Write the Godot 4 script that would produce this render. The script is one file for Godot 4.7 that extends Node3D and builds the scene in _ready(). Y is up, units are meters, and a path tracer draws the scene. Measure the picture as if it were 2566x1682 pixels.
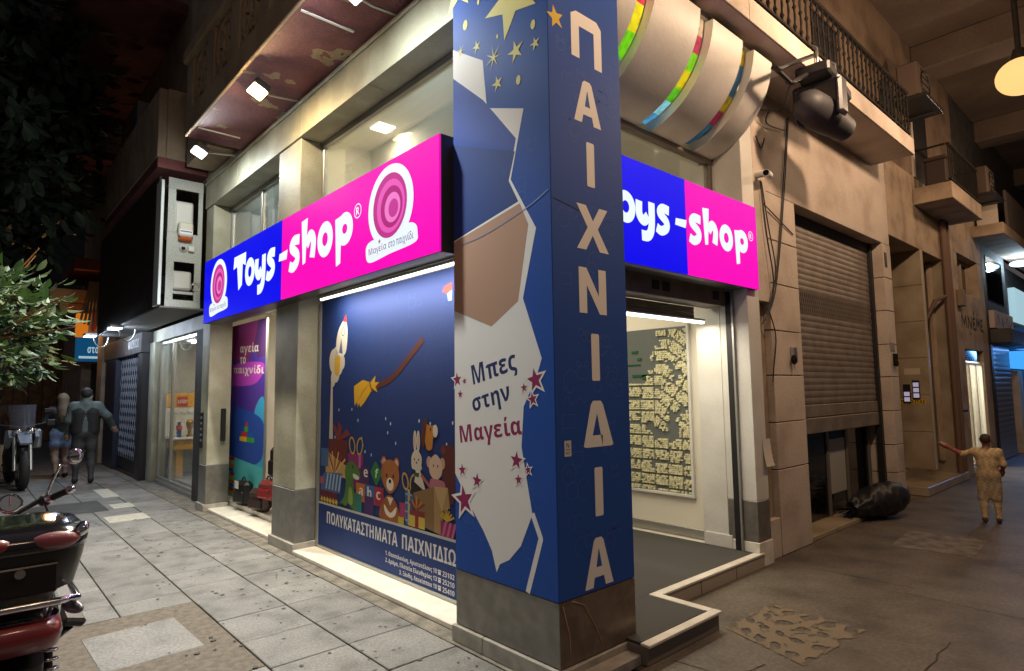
extends Node3D

func _ready():
	var cam := Camera3D.new()
	cam.name = "camera"
	cam.position = Vector3(2.36843, 1.6, 2.44721)
	cam.rotation_order = EULER_ORDER_YXZ
	cam.rotation_degrees = Vector3(5.14441541, 47.9981362, -0.78246026)
	cam.fov = 57.709
	cam.near = 0.05
	cam.far = 400.0
	add_child(cam)
	cam.current = true
	var env := Environment.new()
	env.background_mode = Environment.BG_SKY
	var sm := ProceduralSkyMaterial.new()
	sm.sky_top_color = Color(0.17, 0.17, 0.2)
	sm.sky_horizon_color = Color(0.26, 0.23, 0.22)
	sm.ground_bottom_color = Color(0.05, 0.05, 0.05)
	sm.ground_horizon_color = Color(0.14, 0.12, 0.11)
	sm.sun_angle_max = 1.0
	env.sky = Sky.new()
	env.sky.sky_material = sm
	env.background_energy_multiplier = 1.7
	env.tonemap_mode = Environment.TONE_MAPPER_LINEAR
	env.tonemap_exposure = 1.0
	env.sdfgi_enabled = true
	env.ssao_enabled = true
	env.ssil_enabled = true
	var we := WorldEnvironment.new()
	we.name = "environment"
	we.environment = env
	add_child(we)
	var sun := DirectionalLight3D.new()
	sun.name = "moonlight"
	sun.light_energy = 0.004
	sun.light_color = Color(0.8, 0.88, 1.0)
	sun.light_angular_distance = 0.5
	sun.rotation_degrees = Vector3(-62, 60, 0)
	sun.shadow_enabled = true
	add_child(sun)
	rng.seed = 20240611
	materials()
	ground()
	shop_shell()
	corner_column()
	left_upper()
	neighbours_left()
	far_left()
	right_walls()
	balconies()
	arcade()
	canopy()
	signs()
	lamps()
	poster_window()
	banner_window()
	entrance()
	wall_fittings()
	far_right()
	trees()
	motorcycles()
	people()
	small_things()

# ---------------------------------------------------------------- helpers
var rng := RandomNumberGenerator.new()
var M := {}
var names := {}

class B:
	var st := SurfaceTool.new()
	var o := Vector3.ZERO
	var col := Color.WHITE
	var n := 0
	func _init(origin := Vector3.ZERO):
		o = origin
		st.begin(Mesh.PRIMITIVE_TRIANGLES)
	func v(p: Vector3, nn: Vector3):
		st.set_color(col)
		st.set_normal(nn)
		st.set_uv(Vector2(p.x + p.z, p.y))
		st.add_vertex(p - o)
		n += 1
	func sm(a: Vector3, b: Vector3, c: Vector3, na: Vector3, nb: Vector3, nc: Vector3):
		if (b - a).cross(c - a).dot(na + nb + nc) < 0.0:
			v(a, na); v(b, nb); v(c, nc)
		else:
			v(a, na); v(c, nc); v(b, nb)
	func tri(a: Vector3, b: Vector3, c: Vector3, out: Vector3):
		var nn := (b - a).cross(c - a)
		if nn.length_squared() < 1e-18:
			return
		nn = nn.normalized()
		if nn.dot(out) < 0.0:
			nn = -nn
		sm(a, b, c, nn, nn, nn)
	func quad(a: Vector3, b: Vector3, c: Vector3, d: Vector3, out: Vector3):
		tri(a, b, c, out)
		tri(a, c, d, out)
	func box(mn: Vector3, mx: Vector3, bev := 0.0):
		obox((mn + mx) / 2, (mx - mn).abs(), Basis.IDENTITY, bev)
	func obox(c: Vector3, s: Vector3, m := Basis.IDENTITY, bev := 0.0):
		var h := s / 2
		bev = minf(bev, minf(h.x, minf(h.y, h.z)) * 0.8)
		for k in 3:
			var i := (k + 1) % 3
			var j := (k + 2) % 3
			for sg in [-1.0, 1.0]:
				var q := []
				for e in [[-1, -1], [1, -1], [1, 1], [-1, 1]]:
					var p := Vector3.ZERO
					p[k] = sg * h[k]
					p[i] = e[0] * (h[i] - bev)
					p[j] = e[1] * (h[j] - bev)
					q.append(c + m * p)
				var out := Vector3.ZERO
				out[k] = sg
				quad(q[0], q[1], q[2], q[3], m * out)
			if bev > 0.0:
				for si in [-1.0, 1.0]:
					for sj in [-1.0, 1.0]:
						var a := Vector3.ZERO
						a[i] = si * h[i]; a[j] = sj * (h[j] - bev); a[k] = h[k] - bev
						var b := Vector3.ZERO
						b[i] = si * (h[i] - bev); b[j] = sj * h[j]; b[k] = h[k] - bev
						var a2 := a
						a2[k] = -a[k]
						var b2 := b
						b2[k] = -b[k]
						var out := Vector3.ZERO
						out[i] = si; out[j] = sj
						quad(c + m * a, c + m * b, c + m * b2, c + m * a2, m * out)
		if bev > 0.0:
			for e in 8:
				var g := Vector3(1 if e & 1 else -1, 1 if e & 2 else -1, 1 if e & 4 else -1)
				var t := h - Vector3.ONE * bev
				tri(c + m * (g * Vector3(h.x, t.y, t.z)), c + m * (g * Vector3(t.x, h.y, t.z)), c + m * (g * Vector3(t.x, t.y, h.z)), m * g)
	func tube(path: Array, r: float, sides := 8, r2 := -1.0, caps := true):
		if r2 < 0.0:
			r2 = r
		var rings := []
		var x := Vector3.ZERO
		for i in path.size():
			var d: Vector3 = (path[mini(i + 1, path.size() - 1)] - path[maxi(i - 1, 0)]).normalized()
			if i == 0:
				x = d.cross(Vector3.UP if absf(d.y) < 0.9 else Vector3.RIGHT).normalized()
			x = (x - d * x.dot(d)).normalized()
			var y := d.cross(x)
			var rr := lerpf(r, r2, float(i) / maxi(1, path.size() - 1))
			var ring := []
			for s in sides:
				var a := TAU * s / sides
				var nn := x * cos(a) + y * sin(a)
				ring.append([path[i] + nn * rr, nn])
			rings.append([ring, path[i], d])
		for i in rings.size() - 1:
			for s in sides:
				var a = rings[i][0][s]
				var b = rings[i][0][(s + 1) % sides]
				var c = rings[i + 1][0][(s + 1) % sides]
				var d = rings[i + 1][0][s]
				sm(a[0], b[0], c[0], a[1], b[1], c[1])
				sm(a[0], c[0], d[0], a[1], c[1], d[1])
		if caps:
			for e in [0, rings.size() - 1]:
				var out: Vector3 = rings[e][2] * (-1 if e == 0 else 1)
				for s in sides:
					tri(rings[e][1], rings[e][0][s][0], rings[e][0][(s + 1) % sides][0], out)
	func lathe(prof: Array, base: Vector3, m := Basis.IDENTITY, sides := 16, closed := false):
		# prof: Vector2(radius, height) along m.y
		var nn := []
		for i in prof.size():
			var d: Vector2 = prof[mini(i + 1, prof.size() - 1)] - prof[maxi(i - 1, 0)]
			nn.append(Vector2(d.y, -d.x).normalized())
		for i in prof.size() - 1:
			for s in sides:
				var q := []
				for e in [[i, s], [i, s + 1], [i + 1, s + 1], [i + 1, s]]:
					var a = TAU * e[1] / sides
					var dir := Vector3(cos(a), 0, sin(a))
					q.append([base + m * (dir * prof[e[0]].x + Vector3(0, prof[e[0]].y, 0)), m * (dir * nn[e[0]].x + Vector3(0, nn[e[0]].y, 0))])
				sm(q[0][0], q[1][0], q[2][0], q[0][1], q[1][1], q[2][1])
				sm(q[0][0], q[2][0], q[3][0], q[0][1], q[2][1], q[3][1])
	func ball(c: Vector3, r: Vector3, m := Basis.IDENTITY, seg := 14, rings := 9):
		var g := func(i, j):
			var th = PI * i / rings
			var ph = TAU * j / seg
			var d := Vector3(sin(th) * cos(ph), cos(th), sin(th) * sin(ph))
			return [c + m * (d * r), (m * (d / r)).normalized()]
		for i in rings:
			for j in seg:
				var a = g.call(i, j)
				var b = g.call(i, j + 1)
				var cc = g.call(i + 1, j + 1)
				var d = g.call(i + 1, j)
				if i > 0:
					sm(a[0], b[0], cc[0], a[1], b[1], cc[1])
				if i < rings - 1:
					sm(a[0], cc[0], d[0], a[1], cc[1], d[1])
	func torus(c: Vector3, R: float, r: float, m := Basis.IDENTITY, seg := 28, sides := 10, flat := 1.0):
		# ring in the xy plane of m
		var g := func(i, j):
			var a = TAU * i / seg
			var b = TAU * j / sides
			var rad := Vector3(cos(a), sin(a), 0)
			return [c + m * (rad * (R + r * cos(b)) + Vector3(0, 0, r * flat * sin(b))), m * (rad * cos(b) + Vector3(0, 0, sin(b)))]
		for i in seg:
			for j in sides:
				var a = g.call(i, j)
				var b = g.call(i + 1, j)
				var cc = g.call(i + 1, j + 1)
				var d = g.call(i, j + 1)
				sm(a[0], b[0], cc[0], a[1], b[1], cc[1])
				sm(a[0], cc[0], d[0], a[1], cc[1], d[1])
	func prism(poly: PackedVector2Array, O: Vector3, U: Vector3, V: Vector3, dep: Vector3):
		# outline in the U,V plane, pushed out along dep
		var ids := Geometry2D.triangulate_polygon(poly)
		var P := func(q): return O + U * q.x + V * q.y
		for i in range(0, ids.size(), 3):
			var a: Vector3 = P.call(poly[ids[i]])
			var b: Vector3 = P.call(poly[ids[i + 1]])
			var c: Vector3 = P.call(poly[ids[i + 2]])
			tri(a + dep, b + dep, c + dep, dep)
			tri(a, b, c, -dep)
		var cw := Geometry2D.is_polygon_clockwise(poly)
		for i in poly.size():
			var p := poly[i]
			var q := poly[(i + 1) % poly.size()]
			var e := q - p
			var out2 := Vector2(-e.y, e.x) if cw else Vector2(e.y, -e.x)
			var a: Vector3 = P.call(p)
			var b: Vector3 = P.call(q)
			quad(a, b, b + dep, a + dep, U * out2.x + V * out2.y)

# flat print on a plane: every shape lies a hair above the one before
class Print:
	var b: B
	var O: Vector3
	var U: Vector3
	var V: Vector3
	var N: Vector3
	var step := 0.00004
	var lift := 0.0004
	func _init(bb: B, oo: Vector3, u: Vector3, vv: Vector3):
		b = bb; O = oo; U = u; V = vv; N = u.cross(vv).normalized()
	func P(x: float, y: float) -> Vector3:
		return O + U * x + V * y + N * lift
	func poly(pts: PackedVector2Array, c: Color):
		var ids := Geometry2D.triangulate_polygon(pts)
		b.col = c
		for i in range(0, ids.size(), 3):
			b.tri(P(pts[ids[i]].x, pts[ids[i]].y), P(pts[ids[i + 1]].x, pts[ids[i + 1]].y), P(pts[ids[i + 2]].x, pts[ids[i + 2]].y), N)
		lift += step
	func nums(a: Array, c: Color):
		var p := PackedVector2Array()
		for i in range(0, a.size(), 2):
			p.append(Vector2(a[i], a[i + 1]))
		poly(p, c)
	func rect(x0: float, y0: float, x1: float, y1: float, c: Color):
		nums([x0, y0, x1, y0, x1, y1, x0, y1], c)
	func curve(a: Array, c: Color):   # closed smooth outline through the points
		var p := PackedVector2Array()
		var k := a.size() / 2
		for i in k:
			var g := func(j): return Vector2(a[2 * posmod(j, k)], a[2 * posmod(j, k) + 1])
			for t in 5:
				p.append(g.call(i).cubic_interpolate(g.call(i + 1), g.call(i - 1), g.call(i + 2), t / 5.0))
		poly(p, c)
	func oval(x: float, y: float, rx: float, ry: float, c: Color, turn := 0.0, n := 24):
		var p := PackedVector2Array()
		for i in n:
			p.append(Vector2(cos(TAU * i / n) * rx, sin(TAU * i / n) * ry).rotated(turn) + Vector2(x, y))
		poly(p, c)
	func ring(x: float, y: float, rx: float, ry: float, wx: float, c: Color, turn := 0.0, n := 32, a0 := 0.0, a1 := TAU):
		b.col = c
		for i in n:
			var q := []
			for e in [[i, 1.0], [i + 1, 1.0], [i + 1, 0.0], [i, 0.0]]:
				var a := lerpf(a0, a1, float(e[0]) / n)
				var w := Vector2(cos(a) * (rx - wx * e[1]), sin(a) * (ry - wx * e[1])).rotated(turn) + Vector2(x, y)
				q.append(P(w.x, w.y))
			b.quad(q[0], q[1], q[2], q[3], N)
		lift += step
	func star(x: float, y: float, r: float, c: Color, turn := 0.0, inner := 0.42, k := 5):
		var p := PackedVector2Array()
		for i in k * 2:
			p.append(Vector2.from_angle(TAU * i / (k * 2) + PI / 2 + turn) * (r if i % 2 == 0 else r * inner) + Vector2(x, y))
		poly(p, c)
	func stroke(a: Array, w: float, c: Color, round := true):
		var p := PackedVector2Array()
		for i in range(0, a.size(), 2):
			p.append(Vector2(a[i], a[i + 1]))
		for q in Geometry2D.offset_polyline(p, w / 2, Geometry2D.JOIN_ROUND, Geometry2D.END_ROUND if round else Geometry2D.END_BUTT):
			if not Geometry2D.is_polygon_clockwise(q):
				poly(q, c)
	func sstroke(a: Array, w: float, c: Color):   # smooth open stroke
		var k := a.size() / 2
		var p := []
		for i in k - 1:
			var g := func(j): return Vector2(a[2 * clampi(j, 0, k - 1)], a[2 * clampi(j, 0, k - 1) + 1])
			for t in 6:
				var q: Vector2 = g.call(i).cubic_interpolate(g.call(i + 1), g.call(i - 1), g.call(i + 2), t / 6.0)
				p.append(q.x); p.append(q.y)
		p.append(a[-2]); p.append(a[-1])
		stroke(p, w, c)
	func text(s: String, x: float, y: float, w: float, h: float, c: Color, turn := 0.0, bold := true, slant := 0.0):
		# fitted into a box w by h whose lower left corner is at x, y; w <= 0 keeps the proportion
		var f := SystemFont.new()
		f.font_names = PackedStringArray(["Droid Sans"])
		f.font_weight = 700 if bold else 400
		var tm := TextMesh.new()
		tm.font = f
		tm.text = s
		tm.font_size = 48
		tm.depth = 0.0
		tm.curve_step = 1.0
		var arr := tm.get_mesh_arrays()
		if arr.is_empty() or arr[0] == null:
			return
		var vs: PackedVector3Array = arr[0]
		var ix: PackedInt32Array = arr[12] if arr[12] != null else PackedInt32Array(range(vs.size()))
		var lo := Vector2(1e9, 1e9)
		var hi := -lo
		for q in vs:
			lo = lo.min(Vector2(q.x, q.y))
			hi = hi.max(Vector2(q.x, q.y))
		var sy := h / (hi.y - lo.y)
		var sx := w / (hi.x - lo.x) if w > 0 else sy
		b.col = c
		for i in range(0, ix.size(), 3):
			var t := []
			for k in 3:
				var q := vs[ix[i + k]]
				var l := Vector2((q.x - lo.x) * sx, (q.y - lo.y) * sy)
				l.x += l.y * slant
				l = l.rotated(turn) + Vector2(x, y)
				t.append(P(l.x, l.y))
			b.tri(t[0], t[1], t[2], N)
		lift += step

func lin(r: float, g: float, bl: float) -> Color:
	return Color(r, g, bl)

func hexl(s: String) -> Color:
	return Color(s).srgb_to_linear()

func mk(c: Color, rough := 0.8, metal := 0.0, vc := false) -> StandardMaterial3D:
	var m := StandardMaterial3D.new()
	m.albedo_color = c.linear_to_srgb()
	m.roughness = rough
	m.metallic = metal
	m.vertex_color_use_as_albedo = vc
	return m

func glow(c: Color, e: float, base := 0.3) -> StandardMaterial3D:   # c in sRGB
	var m := StandardMaterial3D.new()
	m.albedo_color = Color(c.r * base, c.g * base, c.b * base)
	m.roughness = 0.5
	m.metallic_specular = 0.15
	m.emission_enabled = true
	m.emission = c
	m.emission_energy_multiplier = e
	return m

func noise_tex(c: Array, freq: float, sd: int, oct := 5, size := 512, normal := false, bump := 2.0, kind := FastNoiseLite.TYPE_SIMPLEX_SMOOTH) -> NoiseTexture2D:
	var f := FastNoiseLite.new()
	f.noise_type = kind
	f.seed = sd
	f.frequency = freq
	f.fractal_octaves = oct
	var t := NoiseTexture2D.new()
	t.width = size
	t.height = size
	t.seamless = true
	t.noise = f
	if normal:
		t.as_normal_map = true
		t.bump_strength = bump
	else:
		var g := Gradient.new()
		var cols := PackedColorArray()
		var offs := PackedFloat32Array()
		for e in c:
			offs.append(e[0])
			cols.append((e[1] as Color).linear_to_srgb())
		g.offsets = offs
		g.colors = cols
		t.color_ramp = g
	return t

func nmat(c: Array, rough: float, metres: float, freq: float, sd: int, bump := 0.0, metal := 0.0, fine := 0.0) -> StandardMaterial3D:
	# stained, grained surface: coarse stains, fine grain on top, relief
	var m := StandardMaterial3D.new()
	m.albedo_texture = noise_tex(c, freq, sd)
	m.roughness = rough
	m.metallic = metal
	m.uv1_triplanar = true
	m.uv1_world_triplanar = true
	m.uv1_scale = Vector3.ONE / metres
	if fine > 0.0:
		m.detail_enabled = true
		m.detail_blend_mode = BaseMaterial3D.BLEND_MODE_MUL
		if not M.has("grain%.2f" % fine):
			M["grain%.2f" % fine] = noise_tex([[0.25, Color(1 - fine, 1 - fine, 1 - fine)], [0.75, Color(1, 1, 1)]], 0.18, 77, 3)
		m.detail_albedo = M["grain%.2f" % fine]
	if bump > 0.0:
		if not M.has("bump"):
			M["bump"] = noise_tex([], 0.09, 5, 4, 512, true, 3.0)
		m.normal_enabled = true
		m.normal_texture = M["bump"]
		m.normal_scale = bump
	return m

func numbered(called: String) -> String:
	if not names.has(called):
		names[called] = 0
		return called
	names[called] += 1
	return "%s_%03d" % [called, names[called]]

func obj(called: String, b: B, m: Material, parent: Node = null) -> MeshInstance3D:
	var o := MeshInstance3D.new()
	o.mesh = b.st.commit()
	if m:
		o.material_override = m
	if parent:
		o.name = called
		parent.add_child(o, true)
	else:
		o.name = numbered(called)
		o.position = b.o
		add_child(o)
	return o

func thing(called: String, label: String, cat: String, at := Vector3.ZERO, group := "") -> Node3D:
	var o := Node3D.new()
	o.name = numbered(called)
	o.position = at
	add_child(o)
	return tag(o, label, cat, group)

func tag(o: Node3D, label: String, cat: String, group := "") -> Node3D:
	o.set_meta("label", label)
	o.set_meta("category", cat)
	if group:
		o.set_meta("group", group)
	return o

func struct(called: String, b: B, m: Material, parent: Node = null, label := "") -> MeshInstance3D:
	var o := obj(called, b, m, parent)
	if parent == null:
		o.set_meta("kind", "structure")
		o.set_meta("label", label)
		o.set_meta("category", called.replace("_", " "))
	return o

func part(p: Node3D, called: String, m: Material, mn: Vector3, mx: Vector3, bev := 0.0) -> MeshInstance3D:
	var b := B.new(p.position if p.get_parent() == self else p.get_parent().position)
	b.box(mn, mx, bev)
	return obj(called, b, m, p)

func stuff(o: Node3D) -> Node3D:
	o.set_meta("kind", "stuff")
	return o

func omni(called: String, at: Vector3, e: float, c: Color, size := 0.05):
	var l := OmniLight3D.new()
	l.name = numbered(called)
	l.position = at
	l.light_energy = e
	l.light_color = c
	l.light_size = size
	l.omni_range = 60.0
	l.omni_attenuation = 2.0
	l.shadow_enabled = true
	add_child(l)

func area(called: String, at: Vector3, dir: Vector3, sx: float, sy: float, e: float, c: Color, up := Vector3.UP):
	var l := AreaLight3D.new()
	l.name = numbered(called)
	l.area_size = Vector2(sx, sy)
	l.light_energy = e
	l.light_color = c
	l.area_range = 60.0
	l.area_attenuation = 2.0
	l.shadow_enabled = true
	add_child(l)
	l.look_at_from_position(at, at + dir, up)

# skin over tapered bones: [ax,ay,az, bx,by,bz, ra,rb, colour]
func blob(b: B, bones: Array, cell: float, cols: Array, xf := Transform3D.IDENTITY, k := 0.018, weave := 0.0):
	var f := {}
	var own := {}
	for e in bones:
		var p := Vector3(e[0], e[1], e[2])
		var q := Vector3(e[3], e[4], e[5])
		var r := maxf(e[6], e[7]) + 3.0 * cell
		var lo := (p.min(q) - Vector3.ONE * r) / cell
		var hi := (p.max(q) + Vector3.ONE * r) / cell
		var d := q - p
		var dd := maxf(d.length_squared(), 1e-9)
		for i in range(floori(lo.x), ceili(hi.x) + 1):
			for j in range(floori(lo.y), ceili(hi.y) + 1):
				for l in range(floori(lo.z), ceili(hi.z) + 1):
					var w := Vector3(i, j, l) * cell
					var t := clampf((w - p).dot(d) / dd, 0.0, 1.0)
					var s: float = (w - p - d * t).length() - lerpf(e[6], e[7], t)
					if s < 3.0 * cell:
						var key := Vector3i(i, j, l)
						f[key] = f.get(key, 0.0) + exp(-s / k)
						if not own.has(key) or own[key][0] > s:
							own[key] = [s, e[8]]
	var val := {}
	for key in f:
		val[key] = -k * log(f[key])
	var far := 3.0 * cell
	var vert := {}
	var cs := [Vector3i(0, 0, 0), Vector3i(1, 0, 0), Vector3i(0, 1, 0), Vector3i(1, 1, 0), Vector3i(0, 0, 1), Vector3i(1, 0, 1), Vector3i(0, 1, 1), Vector3i(1, 1, 1)]
	var es := [[0, 1], [2, 3], [4, 5], [6, 7], [0, 2], [1, 3], [4, 6], [5, 7], [0, 4], [1, 5], [2, 6], [3, 7]]
	for key in val:
		var g := []
		var neg := 0
		for c in cs:
			var x: float = val.get(key + c, far)
			g.append(x)
			if x < 0.0:
				neg += 1
		if neg == 0 or neg == 8:
			continue
		var sum := Vector3.ZERO
		var cnt := 0
		for e in es:
			if (g[e[0]] < 0.0) != (g[e[1]] < 0.0):
				sum += Vector3(cs[e[0]]).lerp(Vector3(cs[e[1]]), g[e[0]] / (g[e[0]] - g[e[1]]))
				cnt += 1
		var grad := Vector3(g[1] + g[3] + g[5] + g[7] - g[0] - g[2] - g[4] - g[6], g[2] + g[3] + g[6] + g[7] - g[0] - g[1] - g[4] - g[5], g[4] + g[5] + g[6] + g[7] - g[0] - g[1] - g[2] - g[3])
		vert[key] = [(Vector3(key) + sum / cnt) * cell, grad.normalized(), own[key][1]]
	for key in vert:
		for ax in 3:
			var d := Vector3i.ZERO
			d[ax] = 1
			var a: float = val.get(key, far)
			var c: float = val.get(key + d, far)
			if (a < 0.0) == (c < 0.0):
				continue
			var u := Vector3i.ZERO
			u[(ax + 1) % 3] = 1
			var w := Vector3i.ZERO
			w[(ax + 2) % 3] = 1
			if not (vert.has(key - u) and vert.has(key - w) and vert.has(key - u - w)):
				continue
			var q := [vert[key], vert[key - u], vert[key - u - w], vert[key - w]]
			for t in [[0, 1, 2], [0, 2, 3]]:
				b.col = cols[q[t[0]][2]] * (1.0 + weave * sin(q[t[0]][0].x * 61.0 + 2.0 * sin(q[t[0]][0].y * 37.0)) * sin(q[t[0]][0].y * 53.0 + q[t[0]][0].z * 41.0))
				var P := []
				var Nn := []
				for z in t:
					P.append(xf * q[z][0])
					Nn.append((xf.basis * q[z][1]).normalized())
				b.sm(P[0], P[1], P[2], Nn[0], Nn[1], Nn[2])

func materials():
	M.facade = nmat([[0.2, lin(0.29, 0.275, 0.2)], [0.6, lin(0.37, 0.355, 0.265)], [0.85, lin(0.42, 0.405, 0.32)]], 0.55, 2.3, 0.008, 1, 0.1, 0.0, 0.12)
	M.facade_white = nmat([[0.2, lin(0.6, 0.59, 0.53)], [0.8, lin(0.68, 0.67, 0.62)]], 0.5, 2.0, 0.008, 2, 0.08, 0.0, 0.06)
	M.room = mk(lin(0.7, 0.66, 0.55), 0.7)
	M.room_dark = mk(lin(0.22, 0.23, 0.25), 0.6)
	M.base_steel = nmat([[0.2, lin(0.2, 0.19, 0.17)], [0.8, lin(0.27, 0.255, 0.23)]], 0.33, 0.9, 0.01, 3, 0.05, 0.55, 0.1)
	M.marble_plinth = nmat([[0.2, lin(0.3, 0.275, 0.24)], [0.8, lin(0.42, 0.39, 0.34)]], 0.35, 0.8, 0.01, 4, 0.1, 0.0, 0.15)
	M.sill = nmat([[0.2, lin(0.66, 0.62, 0.53)], [0.8, lin(0.78, 0.74, 0.65)]], 0.3, 1.0, 0.01, 5, 0.05, 0.0, 0.08)
	M.alu = mk(lin(0.42, 0.42, 0.4), 0.35, 0.75)
	M.steel = mk(lin(0.5, 0.5, 0.5), 0.28, 0.9)
	M.chrome = mk(lin(0.75, 0.75, 0.76), 0.08, 1.0)
	M.dark_metal = mk(lin(0.018, 0.017, 0.017), 0.45, 0.3)
	M.black = mk(lin(0.01, 0.01, 0.011), 0.5)
	M.black_gloss = mk(lin(0.008, 0.007, 0.009), 0.12)
	M.black_gloss.clearcoat_enabled = true
	M.black_gloss.clearcoat = 0.8
	M.black_gloss.clearcoat_roughness = 0.04
	M.rubber = mk(lin(0.015, 0.015, 0.015), 0.75)
	M.iron = nmat([[0.3, lin(0.012, 0.011, 0.01)], [0.8, lin(0.03, 0.026, 0.022)]], 0.55, 0.5, 0.03, 6, 0.2, 0.2)
	M.iron.roughness = 0.8
	M.iron.metallic_specular = 0.2
	M.soffit = nmat([[0.0, lin(0.24, 0.14, 0.15)], [0.16, lin(0.13, 0.04, 0.05)], [0.5, lin(0.2, 0.066, 0.075)], [0.71, lin(0.21, 0.075, 0.08)], [0.72, lin(0.36, 0.26, 0.15)], [0.86, lin(0.4, 0.31, 0.19)], [0.87, lin(0.13, 0.06, 0.055)]], 0.75, 3.1, 0.0085, 27, 0.15, 0.0, 0.25)
	M.soffit_plain = nmat([[0.2, lin(0.1, 0.03, 0.03)], [0.8, lin(0.16, 0.05, 0.05)]], 0.8, 3.0, 0.008, 22, 0.2)
	M.ochre = nmat([[0.2, lin(0.28, 0.2, 0.13)], [0.8, lin(0.38, 0.29, 0.19)]], 0.85, 2.5, 0.008, 7, 0.25, 0.0, 0.15)
	M.plaster = nmat([[0.15, lin(0.43, 0.35, 0.28)], [0.5, lin(0.54, 0.455, 0.375)], [0.85, lin(0.59, 0.5, 0.42)]], 0.85, 2.9, 0.007, 8, 0.07, 0.0, 0.12)
	M.plaster_dirty = nmat([[0.1, lin(0.28, 0.2, 0.135)], [0.5, lin(0.4, 0.3, 0.205)], [0.9, lin(0.45, 0.35, 0.25)]], 0.85, 2.2, 0.008, 9, 0.1, 0.0, 0.2)
	M.marble = nmat([[0.1, lin(0.25, 0.19, 0.12)], [0.5, lin(0.33, 0.26, 0.17)], [0.9, lin(0.4, 0.33, 0.23)]], 0.35, 2.1, 0.006, 10, 0.0, 0.0, 0.1)
	M.upper = nmat([[0.1, lin(0.13, 0.085, 0.055)], [0.5, lin(0.2, 0.135, 0.09)], [0.9, lin(0.24, 0.17, 0.115)]], 0.9, 2.6, 0.007, 14, 0.1, 0.0, 0.15)  # upper wall and ceiling colours darkened in place of shade above the globes
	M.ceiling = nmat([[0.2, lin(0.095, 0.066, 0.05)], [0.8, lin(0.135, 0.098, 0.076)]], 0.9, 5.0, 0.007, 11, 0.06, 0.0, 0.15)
	M.shutter = nmat([[0.2, lin(0.19, 0.155, 0.125)], [0.8, lin(0.26, 0.215, 0.175)]], 0.55, 1.5, 0.01, 12, 0.15, 0.25, 0.15)
	M.mat = nmat([[0.3, lin(0.026, 0.025, 0.024)], [0.7, lin(0.1, 0.096, 0.09)]], 0.95, 0.25, 0.08, 13, 1.0)
	M.slab = []
	for k in 4:
		var t := 0.18 + 0.014 * k
		M.slab.append(nmat([[0.1, lin(t * 0.66, t * 0.64, t * 0.61)], [0.45, lin(t, t * 0.985, t * 0.95)], [0.9, lin(t * 1.22, t * 1.19, t * 1.13)]], 0.62, 1.7 + 0.2 * k, 0.011, 31 + k, 0.25, 0.0, 0.35))
	M.slab_pale = nmat([[0.2, lin(0.42, 0.4, 0.34)], [0.8, lin(0.55, 0.53, 0.46)]], 0.6, 0.9, 0.02, 36, 0.3, 0.0, 0.2)
	M.joint = nmat([[0.3, lin(0.025, 0.023, 0.02)], [0.8, lin(0.07, 0.065, 0.055)]], 0.95, 0.6, 0.03, 37, 0.6)
	M.cement = nmat([[0.15, lin(0.11, 0.1, 0.085)], [0.5, lin(0.19, 0.17, 0.14)], [0.9, lin(0.26, 0.235, 0.2)]], 0.8, 1.3, 0.014, 38, 0.3, 0.0, 0.4)
	M.earth = nmat([[0.2, lin(0.13, 0.11, 0.088)], [0.8, lin(0.2, 0.175, 0.145)]], 0.9, 0.7, 0.02, 39, 0.35, 0.0, 0.4)
	M.arcade = nmat([[0.15, lin(0.075, 0.062, 0.047)], [0.5, lin(0.125, 0.105, 0.08)], [0.9, lin(0.165, 0.14, 0.105)]], 0.55, 3.3, 0.009, 40, 0.16, 0.0, 0.35)
	M.asphalt = nmat([[0.2, lin(0.03, 0.03, 0.032)], [0.8, lin(0.06, 0.06, 0.06)]], 0.85, 1.5, 0.03, 41, 0.8)
	M.glass = StandardMaterial3D.new()
	M.glass.transparency = BaseMaterial3D.TRANSPARENCY_ALPHA
	M.glass.albedo_color = Color(0.85, 0.92, 0.9, 0.08)
	M.glass.roughness = 0.03
	M.glass_dark = StandardMaterial3D.new()
	M.glass_dark.albedo_color = Color(0.05, 0.05, 0.05)
	M.glass_dark.roughness = 0.06
	M.print = mk(Color.WHITE, 0.72, 0.0, true)
	M.vc = mk(Color.WHITE, 0.75, 0.0, true)
	M.vc_gloss = mk(Color.WHITE, 0.2, 0.0, true)
	M.cable = mk(lin(0.02, 0.018, 0.016), 0.6)
	M.wood = nmat([[0.2, lin(0.13, 0.055, 0.02)], [0.8, lin(0.25, 0.12, 0.045)]], 0.7, 1.5, 0.01, 42, 0.3)
	M.dark_wall = nmat([[0.2, lin(0.035, 0.033, 0.034)], [0.8, lin(0.06, 0.056, 0.055)]], 0.7, 2.0, 0.01, 43, 0.2)

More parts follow.
